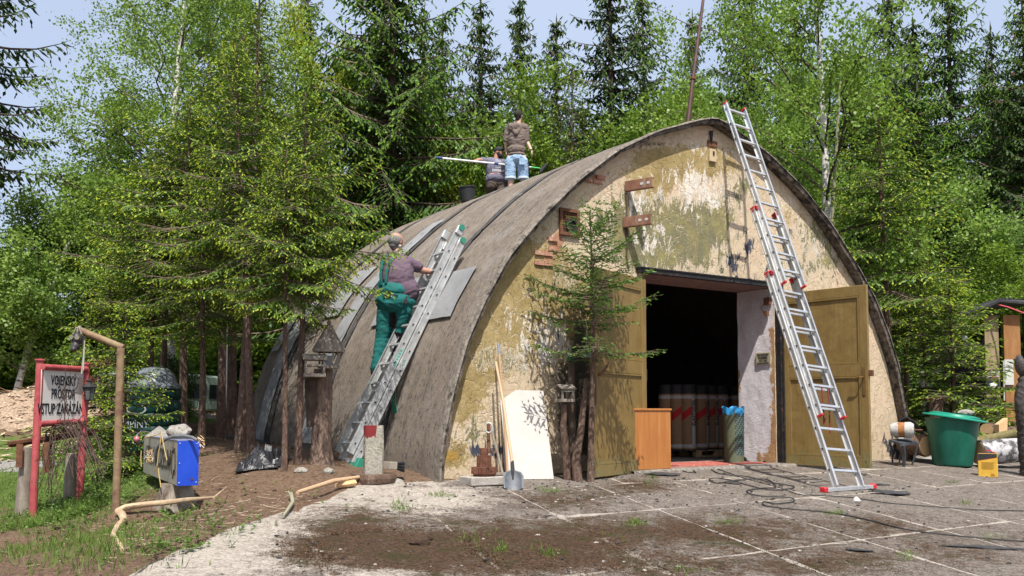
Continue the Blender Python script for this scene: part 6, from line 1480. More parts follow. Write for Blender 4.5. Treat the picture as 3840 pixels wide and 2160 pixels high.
p3_ = quadbox(3701, 1430, 3750, 1463, Ys-.05, .02, mat('navy sign', (.012,.016,.03), None), 'sign_board', shed)
g = MB(); c = at(3726, 1442, Ys-.06); Mq = frame(c, VR, UP)
g.prism([(.0+.10*math.cos(R(a)), .045*math.sin(R(a))) for a in range(0,360,20)], -.004, .0, Mq); g.prism([(-.03,-.03),(.03,-.03),(.045,-.10),(-.045,-.10)], -.004, .0, Mq); g.prism([(-.13,-.108),(.13,-.108),(.13,-.125),(-.13,-.125)], -.004, .0, Mq); g.build('cloud_emblem', MST, p3_)
g = MB(); g.tube([at(3763,1352,Ys-.3), at(3766,1503,Ys-.3)], .02, 6); single(g, 'white_pole', mat('white birch pole', (.5,.5,.47), (.2,.2,.18), 14), 'thin white pole standing before the orange plywood of the shed', 'pole', at(3766,1503,Ys-.3))
g = MB(); g.tube([at(3740,1142,Ys-.3), at(3780,1152,Ys-.5), at(3860,1182,Ys-1)], .022, 6); single(g, 'red_hose', mat('pinkish red hose', (.45,.08,.09), None, rough=.5), 'pinkish red hose stretched from the shed roof to the right', 'hose', at(3740,1142,Ys-.3), smooth=True)
# rail, posts by the path
Yp = 20.0
M_POST = mat('greenish pole bark', (.10,.085,.05), (.17,.15,.09), 10, .9, bump=.5)
rl_ = thing('pole_rail', at(3406,1486,Yp), 'low wooden pole rail with a neon yellow taped end behind the green tub', 'railing')
g = MB(); g.tube([at(3400,1500,Yp), at(3406,1486,Yp), at(3480,1481,Yp), at(3560,1480,Yp), at(3572,1486,Yp-.1)], .035, 8); g.build('rail', M_POST, rl_, smooth=True)
g = MB(); g.tube([at(3572,1486,Yp-.1), at(3582,1494,Yp-.2)], .04, 10); g.build('yellow_tape', mat('neon yellow tape', (.45,.8,.03), None), rl_)
for px in (3404, 3540, 3552): g = MB(); q = at(px,1486,Yp+.05); b_ = Vector((q.x, q.y, zg(q.x,q.y)-.1)); g.tube([b_, q], .045, 8); g.build('post', M_POST, rl_, smooth=True)
q = at(3562,1306,Yp-.3); b_ = Vector((q.x, q.y, zg(q.x,q.y))); ps_ = thing('marker_pole', b_, 'upright pole with a neon yellow band among young spruces behind the tub', 'pole'); g = MB(); g.tube([b_-UP*.1, q], .05, 8); g.build('shaft', M_POST, ps_, smooth=True); g = MB(); g.tube([at(3562,1392,Yp-.3), at(3562,1404,Yp-.3)], .055, 10); g.build('yellow_band', mat('neon yellow tape', (0,0,0)), ps_)
g = MB(); g.tube([at(3583,1291,Yp-1), at(3612,1270,Yp-1.1)], .04, 8); tp2 = thing('pipe_stub', at(3583,1291,Yp-1), 'slanting rusty pipe stub with white cap sticking out of the young spruce', 'pipe'); g.build('pipe', M_RUST, tp2, smooth=True); g = MB(); g.tube([at(3610,1271,Yp-1.1), at(3624,1262,Yp-1.15)], .052, 10); g.build('white_cap', MST, tp2)
q = at(3507,1498,Yp-1.5); b_ = Vector((q.x, q.y, zg(q.x,q.y))); g = MB(); g.tube([b_-UP*.1, q], [.17,.15], 14, jit=.08); st_ = thing('tree_stump', b_, 'tall brown stump with a board on top behind the green tub', 'tree stump'); g.build('stump_body', M_BARK, st_, smooth=True); g = MB(); g.box((q.x, q.y, q.z+.02), (.42,.2,.04)); g.build('board', M_RUST2, st_)
for i, (px, y0, m) in enumerate(((3458,1385,M_BIRCH),(3533,1480,M_POST),(3601,1480,M_POST))):
    q = at(px, y0, Yp+.4*i); b_ = Vector((q.x, q.y, zg(q.x,q.y))); g = MB(); g.tube([b_-UP*.1, q], [.05,.04], 7, jit=.1); single(g, 'thin_post', m, ['thin pale birch post behind the gable end by the path','second thin post just right of the tall stump','thin post right of the yellow banded pole'][i], 'post', b_, smooth=True)
# ================================================================== VEGETATION
M_NEED = leafmat('young spruce needles', (.052,.115,.010), (.125,.22,.026), 1.2, .25)
M_TIP = leafmat('fresh spruce tips', (.34,.43,.035), (.50,.57,.065), 2.0, .35)
M_NEEDD = leafmat('old spruce needles', (.018,.045,.008), (.050,.095,.016), .5, .15)
M_TIPD = leafmat('olive spruce tips', (.065,.12,.015), (.12,.19,.025), .5, .2)
M_NEEDM = leafmat('mid spruce needles', (.030,.080,.010), (.075,.15,.018), .6, .25)
M_TIPM = leafmat('green spruce tips', (.14,.27,.02), (.24,.38,.045), .6, .35)
M_CONE = mat('spruce cone', (.14,.07,.03), None)
M_BLEAF = leafmat('birch leaves', (.085,.17,.018), (.23,.35,.045), .8, .42, .45)
M_BLEAF2 = leafmat('pale birch leaves', (.10,.19,.03), (.26,.38,.075), .8, .42, .45)
M_LLEAF = leafmat('light green leaves', (.075,.15,.012), (.20,.30,.03), .8, .4, .45)
M_YLEAF = leafmat('yellow green leaves', (.16,.22,.012), (.34,.39,.03), .8, .4, .45)
M_DLEAF = leafmat('dark undergrowth leaves', (.035,.075,.014), (.10,.16,.03), .8, .3)
class LF:                                   # fast mesh of kites and thin prisms
    def __init__(s): s.V = []; s.Q = []; s.m = []; s.n = 0
    def kites(s, P, Dr, W, L, hw, mi, fold=.0):
        P, Dr, W = np.atleast_2d(P), np.atleast_2d(Dr), np.atleast_2d(W); n = len(P)
        L = np.broadcast_to(np.asarray(L, float).reshape(-1,1), (n,1)); hw = np.broadcast_to(np.asarray(hw, float).reshape(-1,1), (n,1))
        a = P; b = P + Dr*L*.45 + W*hw; c = P + Dr*L; d = P + Dr*L*.45 - W*hw
        s.V.append(np.stack([a,b,c,d], 1).reshape(-1,3)); s.Q.append(np.arange(4*n).reshape(-1,4)+s.n); s.n += 4*n
        s.m.append(np.broadcast_to(np.asarray(mi, dtype=np.int32), (n,)).copy())
    def segs(s, A, B, ra, rb, mi):           # three-sided sticks
        A, B = np.atleast_2d(A), np.atleast_2d(B); n = len(A); d = B-A; d /= np.linalg.norm(d, axis=1, keepdims=True)+1e-9
        ref = np.where(np.abs(d[:, 2:3]) < .9, np.array([[0,0,1.]]), np.array([[1.,0,0]])); u = np.cross(d, ref); u /= np.linalg.norm(u, axis=1, keepdims=True)+1e-9; v = np.cross(d, u)
        ra = np.broadcast_to(np.asarray(ra, float).reshape(-1,1), (n,1)); rb = np.broadcast_to(np.asarray(rb, float).reshape(-1,1), (n,1))
        ring = []
        for X, r in ((A, ra), (B, rb)):
            for k in range(3): an = 2*math.pi*k/3; ring.append(X + r*(u*math.cos(an)+v*math.sin(an)))
        s.V.append(np.stack(ring, 1).reshape(-1,3)); base = np.arange(n)[:, None]*6 + s.n
        for k in range(3): s.Q.append(base + np.array([[k, (k+1)%3, 3+(k+1)%3, 3+k]])); s.m.append(np.full(n, mi, np.int32))
        s.n += 6*n
    def mesh(s, name, mats):
        V = np.concatenate(s.V).astype(np.float32)
        # order faces consistently with vertices
        Q = np.concatenate(s.Q); m = np.concatenate(s.m); me = bpy.data.meshes.new(name)
        me.vertices.add(len(V)); me.vertices.foreach_set('co', V.ravel())
        me.loops.add(Q.size); me.loops.foreach_set('vertex_index', Q.ravel().astype(np.int32))
        me.polygons.add(len(Q)); me.polygons.foreach_set('loop_start', np.arange(0, Q.size, 4, dtype=np.int32)); 
        for q in mats: me.materials.append(q)
        me.polygons.foreach_set('material_index', m); me.update(calc_edges=True); return me
def nrm(v): return v/(np.linalg.norm(v, axis=-1, keepdims=True)+1e-9)
def trunk_mesh(h, r0, r1, lean=(0,0), wob=.1, seg=9, mats=None, seed=0, stems=1):
    g = MB(); rs = random.Random(seed)
    pts = [Vector((lean[0]*f + wob*math.sin(f*4+seed)*f*.5, lean[1]*f + wob*math.sin(f*3+seed*2)*f*.5, h*f)) for f in [i/9 for i in range(10)]]
    pts[0] -= UP*.25
    g.tube(pts, [r0*(1.35 if i == 0 else 1)*(1-i/9)+r1*(i/9) for i in range(10)], seg, jit=.06); return g, pts
def axis_at(h, lean, wob, seed, z):
    f = z/h; return np.array([lean[0]*f + wob*math.sin(f*4+seed)*f*.5, lean[1]*f + wob*math.sin(f*3+seed*2)*f*.5, z])
def spruce(h, r, seed, bare=.3, whorl=.22, nb=5, n2=.080, l2f=.5, n3=.046, l3=.11, hw=.0115, tip=.5, hang=.0, e_low=-.15, e_top=.7, droop=.25, lean=(0,0), wob=.1, lenpow=.8, r0=.07, mats=None, tipL=.052, tiphw=.011, irr=.25, hole=0, cones=0):
    rs = np.random.default_rng(seed); lf = LF(); z = h*bare
    while z < h*.985:
        f = (z-h*bare)/(h*(1-bare)); L0 = r*((1-f)**lenpow)*(1 if f > .06 else .75) + .05
        k = nb if f < .93 else 4; a0 = rs.uniform(0, 6.28)
        for b in range(k):
            if rs.random() < hole: continue
            az = a0 + b*6.283/k + rs.normal(0, .22); L = L0*(1+rs.normal(0, irr)); L = max(L, .05)
            el = e_low + (e_top-e_low)*f + rs.normal(0, .08); o = axis_at(h, lean, wob, seed, z + rs.normal(0, whorl*.25))
            hd = np.array([math.cos(az), math.sin(az), 0]); sd = np.array([-math.sin(az), math.cos(az), 0])
            cv = rs.normal(0, .12)
            def pos(v): v = np.asarray(v)[:, None]; return o + hd*L*v*math.cos(el) + np.array([0,0,1.])*L*(math.sin(el)*v - droop*v**1.6 + droop*.75*v**3.2) + sd*L*cv*v*v
            vv = np.linspace(0, 1, 6); C = pos(vv); rr = (.006+.009*L)*(1-vv*.85)*max(.6, min(h/6, 2)); lf.segs(C[:-1], C[1:], rr[:-1], rr[1:], 0)
            n = max(3, int(L*.88/n2)); vs = np.linspace(.12, 1, n) + rs.normal(0, .01, n); vs = np.clip(vs, .05, 1)
            P = pos(vs); T = nrm(pos(np.clip(vs+.02, 0, 1.05)) - pos(vs-.02))
            for side in (-1, 1):
                l2 = l2f*L*np.sin(np.clip(1.18-vs*.95, 0, 2))*(.8+.4*rs.random(n)) + .04; l2 = np.minimum(l2, l2f*r*.9)
                fw = .55+.4*rs.random(n)[:, None]; d2 = nrm(T*fw + side*sd*(1.0) + np.array([0,0,-1.])*(hang*(.6+rs.random(n)[:, None]*.8)) + rs.normal(0, .09, (n,3)))
                if hang > .6: l2 = l2*rs.uniform(.35, 1.1, n)
                lf.segs(P, P+d2*l2[:, None]*.95, .004+.002*L, .002, 0)
                m = np.maximum(2, (l2/n3).astype(int)); idx = np.repeat(np.arange(n), m); w = np.concatenate([np.linspace(.12, 1, q) for q in m])
                Q = P[idx] + d2[idx]*(l2[idx]*w)[:, None]; N_ = len(idx)
                nn = nrm(np.cross(d2[idx], np.array([0,0,1.]))); alt = np.where(np.arange(N_) % 2 == 0, 1., -1.)[:, None]
                d3 = nrm(d2[idx]*.75 + nn*alt*.75 + rs.normal(0, .22, (N_,3)) + np.array([0,0,-1.])*(.1+hang*.5))
                up = nrm(np.cross(d3, nn) + rs.normal(0, .35, (N_,3))); sidew = nrm(np.cross(d3, up))
                L3 = l3*(1.15-.45*w)*(.7+.6*rs.random(N_)); lf.kites(Q, d3, sidew, L3, hw*(.8+.5*rs.random(N_)), 1)
                h2 = rs.random(N_) < .5; lf.kites(Q[h2], d3[h2], up[h2], L3[h2]*.9, hw*.8, 1)
                # needles on the carrying twig itself
                lf.kites(P, d2, nrm(np.cross(d2, np.array([0,0,1.]))), l2, hw*1.3, 1)
                outer = (vs[idx] > .45) | (w > .75); tm = outer & (rs.random(N_) < tip*(.8+.6*f)*(.3+.7*w)*(.5+.9*vs[idx]))
                if tm.any():
                    q = Q[tm] + d3[tm]*L3[tm][:, None]*.75; dd = nrm(d3[tm] + np.array([0,0,-.35])); n_ = tm.sum()
                    lf.kites(q, dd, sidew[tm], tipL*(.7+.6*rs.random(n_)), tiphw, 2); lf.kites(q, dd, up[tm], tipL*(.7+.6*rs.random(n_)), tiphw, 2)
            e = pos(np.array([.97])); lf.kites(e, T[-1:], np.cross(T[-1:], [[0,0,1.]]), l3*1.2, hw*1.2, 2 if tip > .2 else 1)
            if cones and f > .6 and rs.random() < cones:
                c = pos(rs.uniform(.4, 1, 3)); lf.kites(c, np.tile([[0,0,-1.]], (3,1)), np.tile(sd, (3,1)), .16, .035, 3); lf.kites(c, np.tile([[0,0,-1.]], (3,1)), np.tile(hd, (3,1)), .16, .035, 3)
        z += whorl*(1.15-.35*f)*rs.uniform(.8, 1.2)
    tz = axis_at(h, lean, wob, seed, h*.97); lf.kites(np.tile(tz, (3,1)), np.tile([[0,0,1.]], (3,1)), nrm(rs.normal(0,1,(3,3))*[1,1,0]), h*.045, hw, 1)
    return lf
def broad(h, r, seed, base=.2, nl=26, el=(.5,1.0), nleaf=22000, leaf=.05, lw=.022, lean=(0,0), wob=.3, droop=.2, crown=lambda f: math.sin(math.pi*min(1, .12+f*.95))**.7, stems=1, clump=.16, trr=.05):
    rs = np.random.default_rng(seed); lf = LF(); ends = []; wts = []
    for i in range(nl):
        f = (i+rs.random())/nl; z = h*(base+(1-base)*.96*f); az = rs.uniform(0, 6.283); L = r*max(.12, crown(f))*(1+rs.normal(0, .22)); e = el[0]+(el[1]-el[0])*f + rs.normal(0, .12)
        o = axis_at(h, lean, wob, seed, z); hd = np.array([math.cos(az)*math.cos(e), math.sin(az)*math.cos(e), math.sin(e)]); L = L/max(.45, math.cos(e))
        vv = np.linspace(0, 1, 7)[:, None]; C = o + hd*L*vv + np.array([0,0,-1.])*droop*L*vv**2 + rs.normal(0, .03*L, (7,3))*vv
        rr = trr*.55*(1-f*.6)*(1-vv[:,0]*.85)+.004; lf.segs(C[:-1], C[1:], rr[:-1], rr[1:], 0)
        for j in range(14):
            v = rs.uniform(.25, 1); k = min(int(v*6), 5); p = C[k]*(1-(v*6-k)) + C[k+1 if k < 6 else 6]*(v*6-k)
            d = nrm(hd*.6 + rs.normal(0, .6, 3) + np.array([0,0,-.1-droop*.8])); l = L*.32*rs.uniform(.5, 1.2)*(1.25-v*.5)
            q = p + d*l + np.array([0,0,-1])*droop*l*.4; lf.segs(p[None], q[None], .006+.002*h/8, .003, 0); ends.append((p, q)); wts.append(l)
    E_ = np.array(ends); w = np.array(wts); w /= w.sum(); idx = rs.choice(len(E_), nleaf, p=w); t = rs.random(nleaf)[:, None]**.7
    P = E_[idx,0]*(1-t) + E_[idx,1]*t + rs.normal(0, clump, (nleaf,3))*np.array([1,1,.85])
    d = nrm(rs.normal(0, 1, (nleaf,3)) + np.array([0,0,-.5])); nv_ = nrm(rs.normal(0, 1, (nleaf,3)) + np.array([0,-.5,1.2])); s_ = nrm(np.cross(d, nv_))
    lf.kites(P, d, s_, leaf*(.7+.6*rs.random(nleaf)), lw*(.8+.5*rs.random(nleaf)), 1)
    return lf
PROTO = {}
def proto(key, lf, mats, tr, trmat):
    PROTO[key] = (lf.mesh(key+'_crown', mats), tr, trmat)
def tree(key, loc, label, nm='spruce_tree', cat='spruce', group=None, s=1, sx=None, rz=None, tilt=(0,0)):
    crown, (tm), _ = PROTO[key]
    t = thing(nm, loc, label, cat, group)
    sx = sx or s; t.scale = (sx, sx, s); t.rotation_euler = (tilt[0], tilt[1], rz if rz is not None else random.uniform(0, 6.28))
    for n_, me in (('trunk', tm), ('crown', crown)):
        o = bpy.data.objects.new(n_, me); col.objects.link(o); o.parent = t
    return t
def tmesh(h, r0, r1, m, seed, lean=(0,0), wob=.1, seg=9):
    g, _ = trunk_mesh(h, r0, r1, lean, wob, seg, seed=seed); o = g.build('trunk_source', m, None, smooth=True); me = o.data; bpy.data.objects.remove(o); return me
NOM = {}
def P1(key, lf, mats, **kw):
    PROTO[key] = (lf.mesh(key, mats), tmesh(**kw), None); NOM[key] = float(np.quantile(np.concatenate(lf.V)[:, 2], .9995))
SPM = [M_TWIG, M_NEED, M_TIP, M_CONE]; SPD = [M_BARKD, M_NEEDD, M_TIPD, M_CONE]; SPMM = [M_TWIG, M_NEEDM, M_TIPM, M_CONE]
# young spruces, nominal 5 m
P1('young_a', spruce(5, 1.0, 11, bare=.44, whorl=.20, tip=.75, hang=.25, droop=.35), SPM, h=5, r0=.062, r1=.012, m=M_BARK, seed=11)
P1('young_b', spruce(5, 1.10, 12, bare=.55, whorl=.19, tip=.8, hang=.3, droop=.4, irr=.3), SPM, h=5, r0=.055, r1=.012, m=M_BARK, seed=12)
P1('young_c', spruce(6.5, 1.35, 13, bare=.38, whorl=.24, tip=.75, hang=.35, droop=.42, n2=.10, n3=.075, l3=.13), SPM, h=6.5, r0=.085, r1=.012, m=M_BARK, seed=13)
P1('low', spruce(2.6, .85, 14, bare=.08, whorl=.17, nb=6, tip=.7, hang=.12, droop=.25), SPM, h=2.6, r0=.035, r1=.008, m=M_BARK, seed=14)
P1('door', spruce(3.75, 1.02, 25, bare=.47, whorl=.235, nb=5, tip=.05, hang=.12, droop=.18, e_low=.12, e_top=.95, n2=.078, n3=.045, l3=.085, hw=.0125, irr=.2, l2f=.42, lenpow=.62, lean=(.05,0), wob=.12), [M_TWIG, leafmat('plain spruce needles', (.06,.14,.018), (.13,.25,.038), 1.2, .3), M_NEED, M_CONE], h=3.75, r0=.05, r1=.010, m=M_BARK, seed=25, lean=(.05,0), wob=.12)
# mature drooping spruces, nominal 18 m
P1('old_a', spruce(18, 2.5, 31, lenpow=.66, bare=.12, whorl=.50, nb=6, n2=.17, l2f=.34, n3=.14, l3=.27, hw=.042, tip=.35, hang=1.1, droop=.35, e_low=-.2, e_top=.55, irr=.30, cones=.25, tipL=.11, tiphw=.03, hole=.03), SPD, h=18, r0=.22, r1=.03, m=M_BARKD, seed=31)
P1('old_b', spruce(18, 1.9, 32, lenpow=.66, bare=.15, whorl=.45, nb=6, n2=.16, l2f=.40, n3=.14, l3=.26, hw=.042, tip=.3, hang=1.3, droop=.30, e_low=-.3, e_top=.4, irr=.35, cones=.5, tipL=.10, tiphw=.03, hole=.05), SPD, h=18, r0=.20, r1=.03, m=M_BARKD, seed=32)
P1('old_c', spruce(18, 3.0, 33, lenpow=.66, bare=.10, whorl=.52, nb=7, n2=.19, l2f=.36, n3=.15, l3=.28, hw=.044, tip=.6, hang=.9, droop=.4, e_low=-.1, e_top=.5, irr=.25, cones=.1, tipL=.12, tiphw=.03), SPMM, h=18, r0=.24, r1=.03, m=M_BARKD, seed=33)
P1('edge', spruce(12, 2.3, 37, lenpow=.66, bare=.46, whorl=.36, nb=6, n2=.12, l2f=.36, n3=.10, l3=.18, hw=.030, tip=.2, hang=.8, droop=.45, e_low=-.1, e_top=.5, irr=.25, tipL=.08, tiphw=.02), SPD, h=12, r0=.2, r1=.03, m=M_BARKD, seed=37)
P1('mid', spruce(11, 2.45, 34, lenpow=.66, bare=.24, whorl=.30, nb=7, n2=.11, l2f=.38, n3=.085, l3=.16, hw=.024, tip=.65, hang=1.0, droop=.35, e_low=-.15, e_top=.5, irr=.28, cones=.1, tipL=.08, tiphw=.024), SPMM, h=11, r0=.17, r1=.03, m=M_BARKD, seed=34)
# broadleaf
P1('birch_big', broad(13, 2.9, 41, base=.16, nl=34, el=(.55,1.15), nleaf=36000, leaf=.075, lw=.030, droop=.22, clump=.15, wob=.5, trr=.08), [M_BARKD, M_BLEAF], h=13, r0=.16, r1=.03, m=M_BIRCH, seed=41, wob=.5)
P1('birch_small', broad(8, 1.9, 42, base=.22, nl=30, el=(.45,1.1), nleaf=34000, leaf=.085, lw=.036, droop=.3, clump=.16, wob=.4, trr=.06), [M_TWIG, M_BLEAF2], h=8, r0=.10, r1=.02, m=M_BIRCH, seed=42, wob=.4)
P1('birch_right', broad(11, 3.3, 43, base=.22, nl=24, el=(.45,1.0), nleaf=24000, leaf=.085, lw=.036, droop=.18, clump=.17, wob=.35, trr=.09), [M_BARKD, M_BLEAF], h=11, r0=.16, r1=.04, m=M_BIRCH, seed=43, wob=.35)
P1('leafy', broad(7, 2.1, 44, base=.12, nl=30, el=(.6,1.1), nleaf=30000, leaf=.10, lw=.042, droop=.08, clump=.18, wob=.4, trr=.06), [M_TWIG, M_LLEAF], h=7, r0=.08, r1=.02, m=M_TWIG, seed=44, wob=.4)
P1('yellow', broad(8, 2.2, 45, base=.12, nl=30, el=(.5,1.0), nleaf=26000, leaf=.10, lw=.042, droop=.08, clump=.17, wob=.4, trr=.06), [M_TWIG, M_YLEAF], h=8, r0=.09, r1=.02, m=M_TWIG, seed=45, wob=.4)
P1('bush', broad(3.2, 1.9, 46, base=.03, nl=30, el=(.2,1.1), nleaf=22000, leaf=.09, lw=.038, droop=.05, clump=.22, wob=.2, trr=.03, crown=lambda f: (1-f)**.5), [M_TWIG, M_DLEAF], h=3.0, r0=.05, r1=.02, m=M_TWIG, seed=46, wob=.2)
PROTO['bush_light'] = None
bl2 = broad(3.2, 1.9, 47, base=.03, nl=30, el=(.2,1.1), nleaf=20000, leaf=.10, lw=.042, droop=.05, clump=.22, wob=.2, trr=.03, crown=lambda f: (1-f)**.5)
P1('bush_light', bl2, [M_TWIG, M_LLEAF], h=3.0, r0=.05, r1=.02, m=M_TWIG, seed=47, wob=.2)
def put(key, px, Y, top, label, nm='spruce_tree', cat='spruce', group=None, wide=1, rz=None, base=None, toppx=None):
    x = (px-1920)/FPX*Y; z0 = zg(x, Y); zt = at(px, top, Y).z; s = (zt-z0)/NOM[key]
    tilt = (0, 0)
    if toppx is not None: tilt = (0, math.atan2((toppx-px)/FPX*Y, zt-z0))
    return tree(key, Vector((x, Y, z0-.03)), label, nm, cat, group, s, s*wide, rz, tilt)
# foreground cluster left of the shell
put('young_b', 1120, 11.30, 330, 'young spruce with thin trunk nearest the bird feeders, pale tips over the shell', toppx=1160, rz=1.2, wide=.92)
put('young_b', 1070, 11.02, 560, 'thin-trunked young spruce second from the bird feeders', rz=2.4, wide=.85)
put('young_a', 949, 12.2, 190, 'slender tall spruce with reddish thin trunk beside the thicker one', toppx=1035, rz=4.0, wide=.8)
put('young_c', 907, 12.9, -60, 'tall spruce with the thickest reddish trunk left of the shell', rz=.6, toppx=960, wide=.95)
put('young_c', 690, 15.2, 330, 'broad young spruce with dark trunk behind the light box', rz=2.2, wide=1.0, toppx=720)
put('young_b', 832, 15.6, 200, 'young spruce with lit reddish trunk behind the cluster', rz=5.0, wide=1.1)
put('young_c', 872, 16.6, 90, 'young spruce with straight dark trunk just left of the thickest one', rz=3.3, wide=1.0)
put('young_a', 560, 15.8, 610, 'smaller young spruce at the left flank of the cluster above the tank', rz=1.9, wide=1.15)
put('young_b', 610, 17.5, 480, 'young spruce half hidden at the left rear of the cluster', rz=.3, wide=1.1)
put('young_a', 760, 13.6, 640, 'young spruce with low boughs over the light box', rz=3.9, wide=1.1)
put('low', 470, 12.6, 1120, 'small bright-tipped spruce right of the no-entry sign', rz=1.0, wide=.85)
put('low', 395, 15.5, 1020, 'small spruce behind the top of the rusty pipe arm', rz=2.0, wide=.9)
put('door', 2212, 11.75, 733, 'sparse dark green spruce growing before the left ochre door', rz=.15, toppx=2214, wide=.98)
put('low', 3415, 19.0, 1480, 'tiny spruce seedling peeping out behind the right end of the gable', rz=2, wide=1.0)
put('young_a', 3332, 17.6, 330, 'slim spruce with bare pale trunk right of the gable', rz=2.7, wide=1.0)
put('low', 3570, 18.8, 1030, 'bright-tipped young spruce directly above the green tub', rz=.4, wide=1.25)
put('young_b', 3470, 20.5, 1000, 'young spruce between the gable end and the spruce above the tub', rz=4, wide=1.3)
put('young_b', 3400, 21.5, 900, 'young spruce against the dark wood just right of the gable', rz=1, wide=1.4)
put('low', 3722, 21.5, 1465, 'small dark spruce in front of the shed panels', rz=1.4, wide=1.3)
put('bush', 655, 18.6, 1300, 'dark shaded bush between the teal tank and the thickest trunk', 'bush', 'bush', rz=1, wide=.8)
# trees behind, left part
put('mid', 1468, 22.5, -260, 'big drooping spruce with bright tips standing behind the man on the ladder', rz=.5, wide=1.15)
put('edge', -300, 22.0, -700, 'dark spruce reaching in from the left edge with drooping boughs', rz=2.9, wide=1.0)
put('birch_big', 640, 19.5, -260, 'large airy birch behind the young spruce cluster', 'birch_tree', 'birch', rz=.4, wide=1.0)
put('birch_big', 860, 24.0, -200, 'birch behind the cluster, its crown showing between the spruce tops', 'birch_tree', 'birch', rz=2.4, wide=.9)
put('birch_small', 25, 22.8, 560, 'leaning birch with dense pale crown at the left edge', 'birch_tree', 'birch', rz=1.0, toppx=300, wide=1.15)
put('birch_small', -40, 27.5, 900, 'small birch at the far left edge behind the leaning one', 'birch_tree', 'birch', rz=3.0, wide=1.2)
put('birch_small', 330, 28, 900, 'low birch between the leaning birch and the spruce cluster', 'birch_tree', 'birch', rz=4.6, wide=1.1)
put('yellow', 1275, 24.5, 10, 'yellow-green maple behind the left of the big drooping spruce', 'maple_tree', 'maple', rz=.7, wide=.5)
put('yellow', 1585, 24.0, 560, 'yellow-green maple under the right boughs of the big drooping spruce', 'maple_tree', 'maple', rz=2.2, wide=.9)
put('leafy', 1745, 24.5, 210, 'light green tree with pale forked stems behind the kneeling man', 'leafy_tree', 'tree', rz=1.3, wide=.75)
put('leafy', 1700, 27.0, 330, 'light green tree just left of the one with pale forked stems', 'leafy_tree', 'tree', rz=3.3, wide=.7)
put('leafy', 2080, 25.5, 330, 'bushy light green tree right of the standing man', 'leafy_tree', 'tree', rz=5.1, wide=.95)
put('leafy', 2270, 27.5, 400, 'bushy light green tree over the middle of the shell roof line', 'leafy_tree', 'tree', rz=.1, wide=.95)
put('young_c', 2148, 24.5, 225, 'young spruce with reddish leader rising from the light green trees', rz=1.2, wide=.8)
put('leafy', 1960, 29.0, 420, 'light green tree behind the standing man', 'leafy_tree', 'tree', rz=2.1, wide=.9)
put('bush_light', 1420, 25.0, 900, 'bright bush under the big drooping spruce', 'bush', 'bush', rz=1, wide=1.2)
# skyline of old spruces
for (key, px, Y, top, w, lb) in (
    ('old_b', 1652, 40, 60, .75, 'thin cone-bearing spire of spruce left of the leftmost dark skyline spruce'),
    ('old_b', 1803, 42, 5, 1.05, 'dark skyline spruce left of the standing man'),
    ('old_b', 1955, 42, -5, 1.0, 'dark skyline spruce directly above the standing man'),
    ('old_b', 2088, 42, 78, 1.0, 'dark skyline spruce with a knobbly top right of the standing man'),
    ('old_a', 2300, 38, -230, 1.1, 'widest and tallest dark spruce over the middle of the shell'),
    ('old_a', 2424, 40, -10, .95, 'dark spruce between the widest one and the mast'),
    ('old_b', 2612, 44, 60, .8, 'slender far spruce crossed by the thin mast'),
    ('old_a', 2820, 34, -160, .95, 'tall spruce behind the top of the right ladder'),
    ('old_a', 3015, 40, -60, .9, 'spruce between the ladder top and the white birch trunk'),
    ('old_a', 3360, 36, -120, .9, 'spruce showing above the birch crown at right'),
    ('old_c', 3600, 34, -190, .85, 'dark spruce rising highest near the right edge'),
    ('old_a', 3760, 36, 120, .9, 'dark spruce just left of the right edge'),
    ('old_c', 3880, 33, -20, .9, 'dark spruce at the very right edge'),
    ('old_b', 1130, 36, -80, 1.0, 'dark spruce top among the leaves at upper left centre'),
    ('old_b', 1400, 40, 40, 1.0, 'dark spruce behind the big drooping one'),
    ('old_b', 1585, 36, 30, .6, 'bare-topped cone-bearing spruce right of the big drooping one')):
    put(key, px, Y, top, lb, group='old spruces along the skyline', wide=w)
put('birch_small', 2530, 45, 320, 'pale distant birch in the gap left of the mast', 'birch_tree', 'birch', rz=1, wide=1.3)
put('birch_small', 2680, 40, 300, 'pale distant birch just right of the mast', 'birch_tree', 'birch', rz=2, wide=1.2)
put('birch_small', 2420, 46, 420, 'pale distant birch behind the dark spruces at centre', 'birch_tree', 'birch', rz=4, wide=1.3)
put('birch_right', 3104, 18.5, -160, 'tall birch with bright white trunk rising behind the right slope of the shell', 'birch_tree', 'birch', rz=.9, wide=.92)
put('birch_right', 2960, 25, 260, 'birch with fine foliage behind the ladder top', 'birch_tree', 'birch', rz=3.1, wide=.8)
g = MB(); q = gz(at(3122, 900, 19.2)); g.tube([q, at(3122, 780, 19.2), at(3158, 190, 19.4)], [.045,.04,.025], 8); single(g, 'bare_pole', mat('grey green bare pole', (.16,.17,.09), (.24,.24,.15), 6), 'thin bare grey-green pole leaning beside the white birch trunk', 'pole', q, smooth=True)
put('birch_small', 3480, 30, 560, 'broad pale birch in the dark wood at right', 'birch_tree', 'birch', rz=3, wide=1.1)
put('leafy', 3690, 27, 960, 'bright green bush above the shed roof', 'bush', 'bush', rz=1, wide=1.5)
put('leafy', 3860, 28, 930, 'bright green bush at the right edge above the red hose', 'bush', 'bush', rz=3, wide=1.5)
put('leafy', 2620, 26.5, 400, 'light green tree behind the ridge right of the mast foot', 'leafy_tree', 'tree', rz=3.5, wide=.8)
put('leafy', 2960, 24, 520, 'green tree directly behind the upper right slope of the shell', 'leafy_tree', 'tree', rz=1.5, wide=.8)
